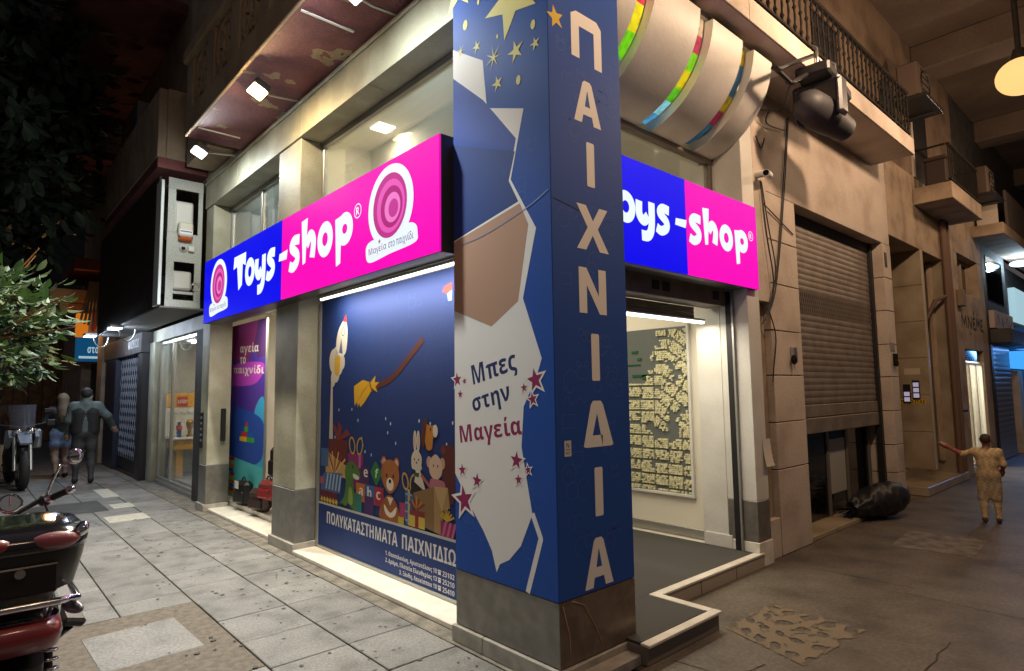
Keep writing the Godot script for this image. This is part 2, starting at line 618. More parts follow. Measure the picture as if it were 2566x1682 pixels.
func ground():
	var b := B.new()
	b.quad(Vector3(-90, -0.14, 3.35), Vector3(60, -0.14, 3.35), Vector3(60, -0.14, 90), Vector3(-90, -0.14, 90), Vector3.UP)
	b.quad(Vector3(-90, -0.15, -90), Vector3(60, -0.15, -90), Vector3(60, -0.15, 3.4), Vector3(-90, -0.15, 3.4), Vector3.UP)
	struct("road", b, M.asphalt, null, "dark asphalt road beyond the parked motorcycles on the left")
	b = B.new()
	b.box(Vector3(-60, -0.14, -0.5), Vector3(0.96, -0.012, 3.1))
	var pav := struct("pavement", b, M.joint, null, "grey slab pavement running along the shop windows to the left")
	b = B.new()
	b.box(Vector3(-60, -0.14, 3.102), Vector3(3.4, 0.004, 3.34), 0.015)
	struct("kerb", b, M.cement, pav)
	# concrete screed along the shop wall
	b = B.new()
	b.box(Vector3(-60, -0.011, -0.36), Vector3(0.95, -0.001, 0.045))
	struct("screed_strip", b, M.cement, pav)
	b = B.new()
	b.box(Vector3(-60, -0.011, 0.05), Vector3(-13.4, -0.002, 3.09))
	struct("worn_paving", b, M.slab[0], pav)
	var rows := [0.05, 0.535, 1.03, 1.515, 2.0, 2.5, 3.095]
	var offs := [0.04, 0.04, 0.12, 0.1, 0.24, 0.05]
	for r in 6:
		var x: float = -13.4 + offs[r]
		while x < 0.45:
			var w := 0.5
			var x1 := minf(x + w, 0.94)
			var z0: float = rows[r] + 0.004
			var z1: float = rows[r + 1] - 0.005
			var h := rng.randf_range(-0.0022, 0.0016)
			var xa := x
			var xb := x1
			if z1 > 1.04 and z0 < 1.99 and x1 > -2.96 and x < -1.42:
				if x < -2.96:
					xb = -2.96
				elif x1 > -1.42:
					xa = -1.42
				else:
					xb = xa
			if xb - xa > 0.03:
				b = B.new()
				var m: Material = M.slab[rng.randi() % 4]
				b.obox(Vector3((xa + xb) / 2 + 0.002, -0.02 + h, (z0 + z1) / 2), Vector3(xb - xa - 0.008, 0.04, z1 - z0), Basis.from_euler(Vector3(rng.randf_range(-0.003, 0.003), rng.randf_range(-0.002, 0.002), rng.randf_range(-0.002, 0.002))), 0.004)
				struct("paving_slab", b, m, pav)
			x = x1
	# two pale replacement slabs, and the cover frame with its fill
	for q in [[-8.42, 0.5, -8.0, 0.77], [-7.36, 0.53, -6.9, 0.99], [-10.3, 0.5, -9.2, 0.72]]:
		b = B.new()
		b.box(Vector3(q[0], -0.02, q[1]), Vector3(q[2], 0.0055, q[3]), 0.003)
		struct("paving_slab", b, M.slab_pale, pav)
	b = B.new()
	b.box(Vector3(-2.955, -0.03, 1.035), Vector3(-1.425, -0.004, 1.995))
	struct("earth_fill", b, M.earth, pav)
	b = B.new()
	b.obox(Vector3(-2.32, -0.019, 1.5), Vector3(0.69, 0.04, 0.56), Basis.from_euler(Vector3(0.004, 0.03, 0)), 0.006)
	struct("concrete_cover", b, M.slab[3], pav)
	for q in [[-9.0, 0.83, -7.9, 1.8]]:
		b = B.new()
		b.box(Vector3(q[0], -0.02, q[1]), Vector3(q[2], 0.004, q[3]), 0.004)
		struct("cast_cover", b, M.dark_wall, pav)
	# trodden chewing gum
	b = B.new()
	for i in 260:
		var c := Vector3(rng.randf_range(-7.5, 0.3), 0.0028, 0.0)
		c.z = 0.1 + 1.5 * pow(rng.randf(), 1.6)
		var r := rng.randf_range(0.006, 0.02)
		var s := rng.randf_range(0.6, 1.2)
		for k in 8:
			b.tri(c, c + Vector3(cos(TAU * k / 8) * r, 0, sin(TAU * k / 8) * r * s), c + Vector3(cos(TAU * (k + 1) / 8) * r, 0, sin(TAU * (k + 1) / 8) * r * s), Vector3.UP)
	stuff(struct("gum_spots", b, mk(lin(0.05, 0.047, 0.043), 0.7), pav))
	# arcade floor
	b = B.new()
	b.box(Vector3(-0.9, -0.14, -60), Vector3(9.0, -0.001, -0.505))
	b.box(Vector3(0.965, -0.14, -0.5), Vector3(9.0, -0.0015, 3.1))
	var fl := struct("arcade_floor", b, M.arcade, null, "brown cement floor of the arcade on the right of the pillar")
	for q in [[0.3, -4.56, 0.98, -5.4, 0.06], [0.9, -3.0, 2.4, -4.3, -0.05], [1.3, -6.2, 2.2, -7.1, 0.03]]:
		b = B.new()
		b.obox(Vector3((q[0] + q[2]) / 2 - 0.1, 0.0, (q[1] + q[3]) / 2), Vector3(q[2] - q[0], 0.007, q[1] - q[3]), Basis(Vector3.UP, q[4]), 0.002)
		struct("floor_patch", b, M.cement if q[0] < 0.5 else M.arcade, fl)
	b = B.new()
	for q in [[0.2, -0.75, 2.6, -1.0], [1.2, -0.6, 1.25, -2.2], [0.45, -0.5, 0.6, -1.1], [0.0, -3.2, 3.0, -3.3]]:
		var a := Vector3(q[0], 0.0015, q[1])
		var c := Vector3(q[2], 0.0015, q[3])
		var last := a
		for i in range(1, 15):
			var p := a.lerp(c, i / 14.0) + Vector3(rng.randf_range(-0.015, 0.015), 0, rng.randf_range(-0.015, 0.015))
			var nn := (p - last).cross(Vector3.UP).normalized() * rng.randf_range(0.002, 0.005)
			b.quad(last - nn, last + nn, p + nn, p - nn, Vector3.UP)
			last = p
	stuff(struct("floor_cracks", b, M.joint, fl))
	# worn stencilled patch: sand coloured paint with dark pads, eaten away at its edges
	var im := Image.create(256, 192, false, Image.FORMAT_RGBA8)
	var f := FastNoiseLite.new()
	f.seed = 9
	f.frequency = 0.03
	f.fractal_octaves = 4
	var g := FastNoiseLite.new()
	g.seed = 4
	g.frequency = 0.2
	for y in 192:
		for x in 256:
			var u := x / 256.0
			var w := y / 192.0
			var edge := minf(minf(u, 1 - u) * 6.0, minf(w, 1 - w) * 5.0)
			var keep := f.get_noise_2d(x, y) + clampf(edge, 0, 0.5) - 0.28 + 0.35 * w + 0.45 * g.get_noise_2d(x * 4, y * 4)
			var cx := fposmod(u * 5.0 + 0.5 * (int(w * 4.0) % 2) + f.get_noise_2d(y * 0.6, x * 0.4) * 0.2, 1.0) - 0.5
			var cy := fposmod(w * 4.0 + f.get_noise_2d(x * 0.5 + 90, y * 0.5) * 0.2, 1.0) - 0.5
			var padd := cx * cx * 1.2 + cy * cy * 2.4 + g.get_noise_2d(x, y) * 0.05
			var c := Color(0.53, 0.47, 0.375) * (0.85 + 0.3 * g.get_noise_2d(x * 2, y * 2))
			if padd < 0.12:
				keep = -1.0 if padd < 0.1 and g.get_noise_2d(x * 2, y * 2) < 0.3 else keep
				c = Color(0.3, 0.26, 0.21)
			c.a = 1.0 if keep > 0.0 else 0.0
			im.set_pixel(x, y, c)
	var pm := StandardMaterial3D.new()
	pm.albedo_texture = ImageTexture.create_from_image(im)
	pm.transparency = BaseMaterial3D.TRANSPARENCY_ALPHA_SCISSOR
	pm.roughness = 0.8
	var st := SurfaceTool.new()
	st.begin(Mesh.PRIMITIVE_TRIANGLES)
	var cs := [[0.14, -2.12, 0, 0], [0.82, -2.05, 1, 0], [0.76, -1.22, 1, 1], [0.16, -1.42, 0, 1]]
	for k in [0, 1, 2, 0, 2, 3]:
		st.set_normal(Vector3.UP)
		st.set_uv(Vector2(cs[k][2], cs[k][3]))
		st.add_vertex(Vector3(cs[k][0], 0.003, cs[k][1]))
	var o := MeshInstance3D.new()
	o.mesh = st.commit()
	o.material_override = pm
	o.name = "painted_patch"
	fl.add_child(o, true)

func shop_shell():
	var t := thing("corner_shop", "cream corner shop with lit windows, behind the pink and blue signs", "shop", Vector3(-3.5, 0, -1.5))
	# left front: piers, head band, ledge
	for q in [[-7.14, -6.8], [-4.37, -3.77]]:
		part(t, "pier", M.facade, Vector3(q[0], 0.62, -0.4), Vector3(q[1], 4.31, -0.1), 0.006)
		part(t, "pier_base", M.base_steel, Vector3(q[0] - 0.002, 0.1, -0.4), Vector3(q[1] + 0.002, 0.618, -0.097), 0.004)
		part(t, "plinth", M.marble_plinth, Vector3(q[0] - 0.02, 0.0, -0.4), Vector3(q[1] + 0.02, 0.098, -0.07), 0.004)
	for q in [[-7.14, -5.75], [-5.745, -4.4], [-4.395, -3.73], [-3.725, -2.3], [-2.295, -0.94]]:
		part(t, "fascia_slab", M.facade, Vector3(q[0], 4.312, -0.4), Vector3(q[1], 4.78, -0.08), 0.003)
	part(t, "cornice_trim", M.facade, Vector3(-7.14, 4.655, -0.079), Vector3(-0.96, 4.69, -0.055), 0.006)
	for q in [[-6.8, -4.37], [-3.77, -0.96]]:
		part(t, "window_sill", M.sill, Vector3(q[0] - 0.04, 0.0, -0.42), Vector3(q[1] + 0.0, 0.04, -0.075 if q[0] > -5 else -0.13), 0.006)
		# upper window
		var w := B.new(t.position)
		var y0 := 2.62
		for e in [[q[0], q[0] + 0.05, y0, 4.31], [q[1] - 0.05, q[1], y0, 4.31]]:
			w.box(Vector3(e[0], e[2], -0.38), Vector3(e[1], e[3], -0.33), 0.004)
		for y in [y0, 4.25]:
			w.box(Vector3(q[0] + 0.051, y, -0.379), Vector3(q[1] - 0.051, y + 0.06, -0.331), 0.004)
		if q[0] < -5:
			w.box(Vector3(-5.6, y0 + 0.061, -0.378), Vector3(-5.55, 4.249, -0.332), 0.004)
		var wf := obj("window", w, M.alu, t)
		var g := B.new(t.position)
		g.box(Vector3(q[0] + 0.05, y0 + 0.06, -0.36), Vector3(q[1] - 0.05, 4.25, -0.352))
		obj("pane", g, M.glass, wf)
	# room
	part(t, "floor", M.sill, Vector3(-7.45, 0.02, -3.15), Vector3(-0.9, 0.1, -0.43))
	part(t, "ceiling", M.room, Vector3(-7.45, 4.55, -3.15), Vector3(-0.62, 4.7, -0.42))
	part(t, "back_wall", M.room, Vector3(-7.45, 0.1, -3.2), Vector3(-0.86, 4.55, -3.07))
	part(t, "side_wall", M.room, Vector3(-7.45, 0.1, -3.07), Vector3(-7.36, 4.55, -0.4))
	part(t, "light_divider_slab", M.room, Vector3(-7.35, 2.95, -3.069), Vector3(-0.87, 3.05, -0.43))  # added slab, keeps ground floor light out of the upper windows
	part(t, "bulkhead", M.room, Vector3(-4.3, 4.2, -1.6), Vector3(-0.9, 4.548, -1.15))
	part(t, "partition", M.room, Vector3(-4.2, 0.1, -1.5), Vector3(-4.1, 2.948, -0.43))
	part(t, "upper_partition", M.room, Vector3(-4.28, 3.051, -1.5), Vector3(-4.18, 4.548, -0.43))
	part(t, "inner_screen", M.room_dark, Vector3(-5.9, 3.051, -1.3), Vector3(-5.82, 4.548, -0.6))
	part(t, "window_partition", M.room, Vector3(-7.35, 0.1, -1.75), Vector3(-4.22, 2.948, -1.68))
	part(t, "poster_backing", M.room, Vector3(-4.08, 0.1, -0.5), Vector3(-0.72, 2.7, -0.42))
	# right front: entrance pier, jamb and head
	part(t, "pier", M.facade_white, Vector3(-0.6, 0.575, -3.13), Vector3(-0.315, 4.55, -2.9), 0.004)
	part(t, "pier_base", M.base_steel, Vector3(-0.6, 0.215, -3.132), Vector3(-0.312, 0.573, -2.898), 0.003)
	part(t, "plinth", M.sill, Vector3(-0.6, 0.0, -3.14), Vector3(-0.3, 0.213, -2.96), 0.003)
	part(t, "plinth", M.sill, Vector3(-0.6, 0.122, -2.958), Vector3(-0.305, 0.213, -2.89), 0.003)
	part(t, "door_jamb", M.facade_white, Vector3(-0.86, 0.122, -3.2), Vector3(-0.602, 3.8, -2.9), 0.003)
	part(t, "skirting", M.alu, Vector3(-2.9, 0.122, -3.068), Vector3(-0.863, 0.2, -3.045), 0.003)
	part(t, "jamb_skirting", M.facade_white, Vector3(-0.84, 0.122, -2.898), Vector3(-0.56, 0.24, -2.885), 0.003)
	part(t, "shutter_track", M.black, Vector3(-0.53, 0.122, -2.899), Vector3(-0.475, 2.5, -2.88))
	part(t, "track_edge", M.alu, Vector3(-0.472, 0.122, -2.899), Vector3(-0.45, 2.5, -2.872), 0.003)
	part(t, "lintel", M.facade_white, Vector3(-0.86, 2.53, -2.898), Vector3(-0.36, 3.3, -0.68))
	part(t, "frieze", M.facade_white, Vector3(-0.86, 4.56, -3.2), Vector3(-0.02, 4.8, -0.68))
	# shutter box under the right sign
	var s := B.new(t.position)
	s.box(Vector3(-0.72, 2.36, -2.88), Vector3(-0.52, 2.529, -0.7), 0.006)
	var sb := obj("shutter_box", s, M.shutter, t)
	for z in [-1.02, -1.75, -1.9, -2.7]:
		s = B.new(t.position)
		s.box(Vector3(-0.519, 2.41, z - 0.05), Vector3(-0.514, 2.49, z + 0.05))
		obj("box_mark", s, M.dark_metal, sb)
	s = B.new(t.position)
	for k in 3:
		s.box(Vector3(-0.78, 2.255 + k * 0.034, -2.62), Vector3(-0.7, 2.286 + k * 0.034, -0.7), 0.004)
	obj("rolled_slats", s, M.shutter, t)
	# recessed ceiling light behind the upper window
	var c := B.new(t.position)
	c.box(Vector3(-3.56, 4.535, -1.0), Vector3(-3.36, 4.549, -0.8))
	obj("ceiling_light", c, glow(Color(1.0, 0.96, 0.86), 5.0), t)

func corner_column():
	var t := thing("corner_pillar", "tall blue printed corner pillar with white vertical lettering and metal foot", "pillar", Vector3(-0.465, 0, -0.335))
	var blue := mk(hexl("2850a2"), 0.62)
	blue.metallic_specular = 0.3
	part(t, "cladding", blue, Vector3(-0.93, 0.45, -0.67), Vector3(0.0, 4.715, 0.0), 0.004)
	var cr := B.new(t.position)
	var st := nmat([[0.2, lin(0.17, 0.13, 0.1)], [0.8, lin(0.24, 0.19, 0.15)]], 0.3, 0.8, 0.01, 51, 0.08, 0.5, 0.1)
	part(t, "metal_foot", M.base_steel, Vector3(-0.93, 0.105, -0.67), Vector3(-0.004, 0.448, -0.004), 0.003)
	cr.box(Vector3(-0.0035, 0.106, -0.668), Vector3(-0.001, 0.447, -0.004))
	obj("copper_sheet", cr, st, t)
	for q in [[-0.95, -0.64], [-0.638, 0.018]]:
		part(t, "plinth", M.marble_plinth, Vector3(q[0], 0.0, -0.2), Vector3(q[1], 0.1, 0.018), 0.004)
	part(t, "plinth", M.marble_plinth, Vector3(-0.2, 0.0, -0.66), Vector3(0.012, 0.099, -0.202), 0.004)
	part(t, "plinth_step", M.marble_plinth, Vector3(0.013, 0.0, -0.56), Vector3(0.112, 0.06, -0.15), 0.004)
	part(t, "plinth_step", M.marble_plinth, Vector3(0.019, 0.0, -0.146), Vector3(0.112, 0.06, 0.03), 0.004)
	var k := B.new(t.position)
	for q in [[[-0.03, 0.43, -0.05, 0.36, -0.08, 0.27, -0.085, 0.16]], [[-0.1, 0.44, -0.2, 0.4, -0.3, 0.25, -0.36, 0.13]]]:
		var path := []
		for i in range(0, 8, 2):
			path.append(Vector3(0.0, q[0][i + 1], q[0][i]))
		k.tube(path, 0.004, 6, 0.002)
	obj("crease", k, mk(lin(0.5, 0.3, 0.16), 0.3, 0.5), t)  # light orange colour stands in for light reflected along the creases
	# print on the left face
	var b := B.new(t.position)
	var p := Print.new(b, Vector3(0, 0, 0), Vector3(1, 0, 0), Vector3(0, 1, 0))
	doodles(p, -0.88, 0.5, -0.03, 3.3, 46, hexl("3158a8"), 7)
	var white := lin(0.76, 0.74, 0.71)
	p.nums([-0.928, 3.99, -0.602, 3.773, -0.562, 3.432, -0.217, 3.304, -0.341, 2.894, -0.126, 2.545, -0.247, 2.143, -0.098, 1.78, -0.142, 1.679, -0.255, 1.505, -0.279, 1.27, -0.196, 0.894, -0.297, 0.701, -0.4, 0.604, -0.485, 0.563, -0.516, 0.51, -0.558, 0.629, -0.639, 0.736, -0.753, 0.853, -0.928, 1.06], white)
	p.stroke([-0.196, 0.9, -0.13, 0.77, -0.245, 0.453], 0.035, white, false)
	# plain colour fields
	p.nums([-0.928, 3.78, -0.6, 3.5, -0.289, 3.14, -0.36, 2.89, -0.275, 2.74, -0.928, 2.62], hexl("1c3f96"))
	p.nums([-0.928, 3.3, -0.3, 3.06, -0.36, 2.89, -0.275, 2.74, -0.928, 2.62], hexl("123478"))
	p.nums([-0.928, 2.61, -0.262, 2.725, -0.19, 2.58, -0.29, 2.13, -0.54, 2.0, -0.928, 2.14], hexl("b08a72"))
	var navy := hexl("1c2a60")
	var berry := hexl("8a1a52")
	for i in 3:
		var q = [["Μπες", -0.721, 1.606, 0.43, 0.135, 0.2, navy], ["στην", -0.72, 1.427, 0.37, 0.105, 0.22, navy], ["Μαγεία", -0.862, 1.225, 0.6, 0.13, 0.135, berry]][i]
		p.text(q[0], q[1], q[2], q[3], q[4] * 1.18, q[6], q[5])
	for s in [[-0.9, 1.675, 0.05, 0.1], [-0.82, 1.664, 0.025, 0.3], [-0.867, 1.579, 0.03, 0.0], [-0.154, 1.658, 0.07, 0.2], [-0.249, 1.614, 0.03, 0.1], [-0.178, 1.547, 0.042, 0.2], [-0.324, 1.188, 0.056, -0.1], [-0.225, 1.142, 0.03, 0.2], [-0.308, 1.079, 0.033, 0.1], [-0.849, 1.088, 0.042, 0.1], [-0.697, 1.034, 0.05, -0.1], [-0.83, 0.9, 0.095, 0.2]]:
		p.star(s[0], s[1], s[2] * 1.5, white, s[3])
		p.star(s[0], s[1], s[2], berry, s[3])
	var yel := hexl("dcd689")
	p.star(-0.31, 4.06, 0.26, yel, 0.35)
	p.star(-0.85, 4.42, 0.2, yel, -0.1)
	for s in [[-0.785, 4.106, 0.026, 0.036], [-0.121, 3.794, 0.02, 0.03], [-0.258, 3.5, 0.02, 0.03], [-0.64, 4.2, 0.012, 0.02], [-0.45, 3.87, 0.01, 0.015]]:
		p.oval(s[0], s[1], s[2], s[3], yel)
	for s in [[-0.661, 3.895, 0.045], [-0.278, 3.695, 0.075], [-0.105, 3.668, 0.045], [-0.455, 3.556, 0.055]]:
		p.star(s[0], s[1], s[2], yel, 0.2, 0.34)
	p.star(-0.491, 3.745, 0.085, yel, 0.1, 0.16, 7)
	p.star(-0.84, 3.94, 0.05, yel, 0.1, 0.16, 7)
	p.sstroke([-0.928, 2.575, -0.6, 2.6, -0.2, 2.685, -0.02, 2.75], 0.006, hexl("7f8fb8"))
	obj("front_print", b, M.print, t)
	# print on the right face: u runs along -z
	b = B.new(t.position)
	p = Print.new(b, Vector3(0, 0, 0), Vector3(0, 0, -1), Vector3(0, 1, 0))
	doodles(p, 0.03, 0.5, 0.64, 3.8, 70, hexl("355bac"), 8)
	var ltr := lin(0.82, 0.79, 0.74)
	p.star(0.066, 3.81, 0.075, hexl("d8b53a"), 0.25)
	p.nums([0.203, 3.63, 0.203, 3.9, 0.25, 3.93, 0.445, 3.93, 0.488, 3.89, 0.488, 3.61, 0.415, 3.61, 0.415, 3.84, 0.276, 3.84, 0.276, 3.63], ltr)
	for y in [3.225, 0.47]:
		letter_a(p, 0.214, y, 0.25, 0.275, ltr)
	for y in [2.838, 1.656, 0.87]:
		p.nums([0.318, y, 0.318, y + 0.265, 0.325, y + 0.274, 0.383, y + 0.274, 0.39, y + 0.265, 0.39, y, 0.383, y - 0.006, 0.325, y - 0.006], ltr)
	p.nums([0.215, 2.71, 0.3, 2.71, 0.362, 2.62, 0.424, 2.71, 0.502, 2.71, 0.406, 2.575, 0.506, 2.435, 0.42, 2.435, 0.357, 2.53, 0.294, 2.435, 0.212, 2.435, 0.312, 2.575], ltr)
	p.nums([0.221, 2.05, 0.221, 2.325, 0.29, 2.325, 0.4, 2.16, 0.4, 2.325, 0.47, 2.325, 0.47, 2.05, 0.405, 2.05, 0.29, 2.22, 0.29, 2.05], ltr)
	# delta
	p.nums([0.23, 1.27, 0.3, 1.51, 0.32, 1.532, 0.39, 1.532, 0.41, 1.51, 0.498, 1.27, 0.48, 1.262, 0.4, 1.262, 0.354, 1.46, 0.31, 1.33, 0.4, 1.33, 0.4, 1.262, 0.25, 1.262], ltr)
	p.rect(0.067, 1.226, 0.123, 1.314, lin(0.6, 0.6, 0.58))
	p.rect(0.075, 1.262, 0.115, 1.266, lin(0.1, 0.1, 0.1))
	p.text("N", 0.083, 1.275, 0.024, 0.026, lin(0.12, 0.12, 0.12))
	p.text("FAST", 0.077, 1.238, 0.036, 0.014, lin(0.12, 0.12, 0.12))
	p.sstroke([0.02, 2.7, 0.12, 2.685, 0.24, 2.665], 0.007, hexl("13264f"))
	obj("side_print", b, M.print, t)

func letter_a(p: Print, x: float, y: float, w: float, h: float, c: Color):
	p.nums([x, y, x + w * 0.33, y + h * 0.94, x + w * 0.4, y + h, x + w * 0.6, y + h, x + w * 0.67, y + h * 0.94, x + w, y, x + w * 0.72, y, x + w * 0.66, y + h * 0.2, x + w * 0.335, y + h * 0.2, x + w * 0.28, y], c)
	p.nums([x + w * 0.4, y + h * 0.4, x + w * 0.6, y + h * 0.4, x + w * 0.51, y + h * 0.76, x + w * 0.49, y + h * 0.76], hexl("2850a2"))

func doodles(p: Print, x0: float, y0: float, x1: float, y1: float, n: int, c: Color, sd: int):
	# faint outlines of toys and shapes in the blue of the print
	var r := RandomNumberGenerator.new()
	r.seed = sd
	p.step = 0.0
	for i in n:
		var x := r.randf_range(x0 + 0.06, x1 - 0.06)
		var y := r.randf_range(y0 + 0.06, y1 - 0.06)
		var s := r.randf_range(0.03, 0.06)
		var a := r.randf_range(-0.5, 0.5)
		match r.randi() % 6:
			0: p.ring(x, y, s, s, 0.005, c)
			1:
				p.ring(x, y, s, s * 0.8, 0.005, c, a)
				p.ring(x + s * 0.7, y + s, s * 0.35, s * 0.35, 0.005, c)
				p.ring(x - s * 0.7, y + s, s * 0.35, s * 0.35, 0.005, c)
			2:
				p.stroke([x - s, y - s, x + s, y - s, x + s, y + s * 0.5, x - s, y + s * 0.5, x - s, y - s + 0.008], 0.005, c, false)
			3:
				p.sstroke([x - s * 1.2, y, x - s * 0.4, y + s * 0.6, x + s * 0.3, y - s * 0.5, x + s * 1.2, y + s * 0.2], 0.005, c)
			4:
				p.stroke([x - s, y - s * 0.3, x + s, y - s * 0.3, x + s * 0.6, y + s * 0.5, x - s * 0.2, y + s * 0.5, x - s + 0.004, y - s * 0.3 + 0.008], 0.005, c, false)
				p.ring(x - s * 0.5, y - s * 0.5, s * 0.28, s * 0.28, 0.005, c)
				p.ring(x + s * 0.5, y - s * 0.5, s * 0.28, s * 0.28, 0.005, c)
			5:
				p.ring(x, y, s, s * 1.2, 0.005, c, a, 20, 0.3, 5.2)
	p.step = 0.00004
	p.lift += 0.0002

func left_upper():
	# balcony over the pavement with its cast parapet
	var t := thing("pavement_balcony", "peeling dark red balcony underside with ochre fretwork parapet above floodlights", "balcony", Vector3(-3, 4.72, 0.3))
	part(t, "slab", M.soffit, Vector3(-5.55, 4.72, -0.079), Vector3(0.6, 4.86, 0.568))
	var zf := 0.575
	part(t, "lower_rail", M.ochre, Vector3(-5.56, 4.715, 0.569), Vector3(0.6, 4.98, zf + 0.03), 0.008)
	part(t, "coping", M.ochre, Vector3(-5.58, 5.62, zf - 0.12), Vector3(0.6, 5.78, zf + 0.07), 0.02)
	part(t, "end_wall", M.ochre, Vector3(-5.56, 4.862, -0.08), Vector3(-5.42, 5.62, 0.568), 0.005)
	var x := -5.42
	while x < -0.5:
		part(t, "parapet_post", M.ochre, Vector3(x - 0.14 if x > -5.4 else x - 0.14, 4.982, zf - 0.1), Vector3(x + 0.12, 5.618, zf + 0.02), 0.005)
		fret(t, x + 0.125, 4.985, x + 0.675, 5.615, zf)
		x += 0.82
	var w := B.new(t.position)
	for q in [-5.18, -2.26]:
		w.box(Vector3(q - 0.012, 4.71, 0.08), Vector3(q + 0.012, 4.719, 0.55))
	obj("drip_strip", w, M.facade_white, t)
	# wall and upper floors of the block over the shop
	var a := thing("apartment_block", "dark upper storeys of the apartment block above the shop and balconies", "building", Vector3(-12, 4.8, -3))
	part(a, "wall", M.ochre, Vector3(-20, 4.82, -6.0), Vector3(-0.36, 16.0, -0.12))
	part(a, "downpipe", M.ochre, Vector3(-6.3, 4.9, -0.118), Vector3(-6.16, 15, 0.02), 0.03)
	part(a, "wall_strip", M.ochre, Vector3(-6.9, 4.82, -0.119), Vector3(-5.9, 16, 0.25))
	# next balconies along, dark
	var q1 := thing("corner_balcony", "dark plain balcony box over the louvred shop front", "balcony", Vector3(-8.6, 4.8, 0.2))
	part(q1, "slab", M.soffit_plain, Vector3(-11.5, 4.83, -0.11), Vector3(-7.2, 4.98, 0.55))
	part(q1, "parapet", M.ochre, Vector3(-11.5, 4.98, 0.45), Vector3(-7.2, 6.0, 0.56), 0.01)
	part(q1, "end_wall", M.ochre, Vector3(-7.34, 4.982, -0.11), Vector3(-7.19, 6.02, 0.448), 0.01)
	part(q1, "window_slit", M.black, Vector3(-7.6, 6.2, -0.118), Vector3(-7.1, 7.9, -0.1))
	var q2 := thing("upper_balcony", "wide dark red balcony underside on the floor above", "balcony", Vector3(-12, 8.1, 0.5))
	part(q2, "slab", M.soffit_plain, Vector3(-16, 8.1, -0.11), Vector3(-8.7, 8.3, 1.5))
	part(q2, "fascia", M.ochre, Vector3(-16, 8.06, 1.502), Vector3(-8.66, 9.2, 1.62))
	var q3 := thing("far_balcony", "small far balcony with fretted panel over the dark street", "balcony", Vector3(-17, 7.2, 0.6))
	part(q3, "slab", M.soffit_plain, Vector3(-19, 7.2, -0.11), Vector3(-14.5, 7.4, 1.2))
	part(q3, "parapet", M.ochre, Vector3(-19, 7.4, 1.1), Vector3(-14.5, 8.4, 1.22))
	part(q3, "end_wall", M.ochre, Vector3(-14.6, 7.4, -0.1), Vector3(-14.45, 8.4, 1.098))
	part(q3, "fret_panel", M.dark_metal, Vector3(-14.448, 7.6, 0.25), Vector3(-14.43, 8.2, 0.9))
	var ac := thing("air_conditioner", "dim air conditioner hung on the block wall above the louvred front", "air conditioner", Vector3(-11, 6.9, 0.05))
	part(ac, "case", M.room_dark, Vector3(-11.4, 6.6, -0.1), Vector3(-10.6, 7.2, 0.25), 0.02)
	part(ac, "bracket", M.dark_metal, Vector3(-11.3, 6.54, -0.1), Vector3(-10.7, 6.598, 0.24))

func fret(t: Node3D, x0: float, y0: float, x1: float, y1: float, z: float):
	# cast screen: dark depth behind an octagon frame, diagonals and inner leaf bars
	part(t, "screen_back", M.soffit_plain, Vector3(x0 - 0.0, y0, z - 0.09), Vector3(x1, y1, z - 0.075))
	var b := B.new(t.position)
	var cx := (x0 + x1) / 2
	var cy := (y0 + y1) / 2
	var hx := (x1 - x0) / 2
	var hy := (y1 - y0) / 2
	var oct := []
	for s in [[1, 0.45], [0.45, 1], [-0.45, 1], [-1, 0.45], [-1, -0.45], [-0.45, -1], [0.45, -1], [1, -0.45], [1, 0.45]]:
		oct.append(Vector3(cx + hx * s[0] * 0.92, cy + hy * s[1] * 0.92, z - 0.03))
	for i in 8:
		bar(b, oct[i], oct[i + 1], 0.05, 0.06)
	for s in [[1, 1], [-1, 1], [-1, -1], [1, -1]]:
		bar(b, Vector3(cx + hx * s[0], cy + hy * s[1], z - 0.032), Vector3(cx + hx * 0.2 * s[0], cy + hy * 0.2 * s[1], z - 0.032), 0.045, 0.05)
		bar(b, Vector3(cx + hx * s[0] * 0.55, cy + hy * s[1] * 0.1, z - 0.034), Vector3(cx + hx * s[0] * 0.1, cy + hy * s[1] * 0.62, z - 0.034), 0.04, 0.05)
	b.torus(Vector3(cx, cy, z - 0.03), hx * 0.26, 0.022, Basis.IDENTITY, 12, 6)
	obj("screen", b, M.ochre, t)

func bar(b: B, p: Vector3, q: Vector3, w: float, d: float, up := Vector3.BACK):
	var y := (q - p).normalized()
	var x := y.cross(up).normalized()
	b.obox((p + q) / 2, Vector3(w, (q - p).length() + w * 0.3, d), Basis(x, y, x.cross(y)), 0.0)

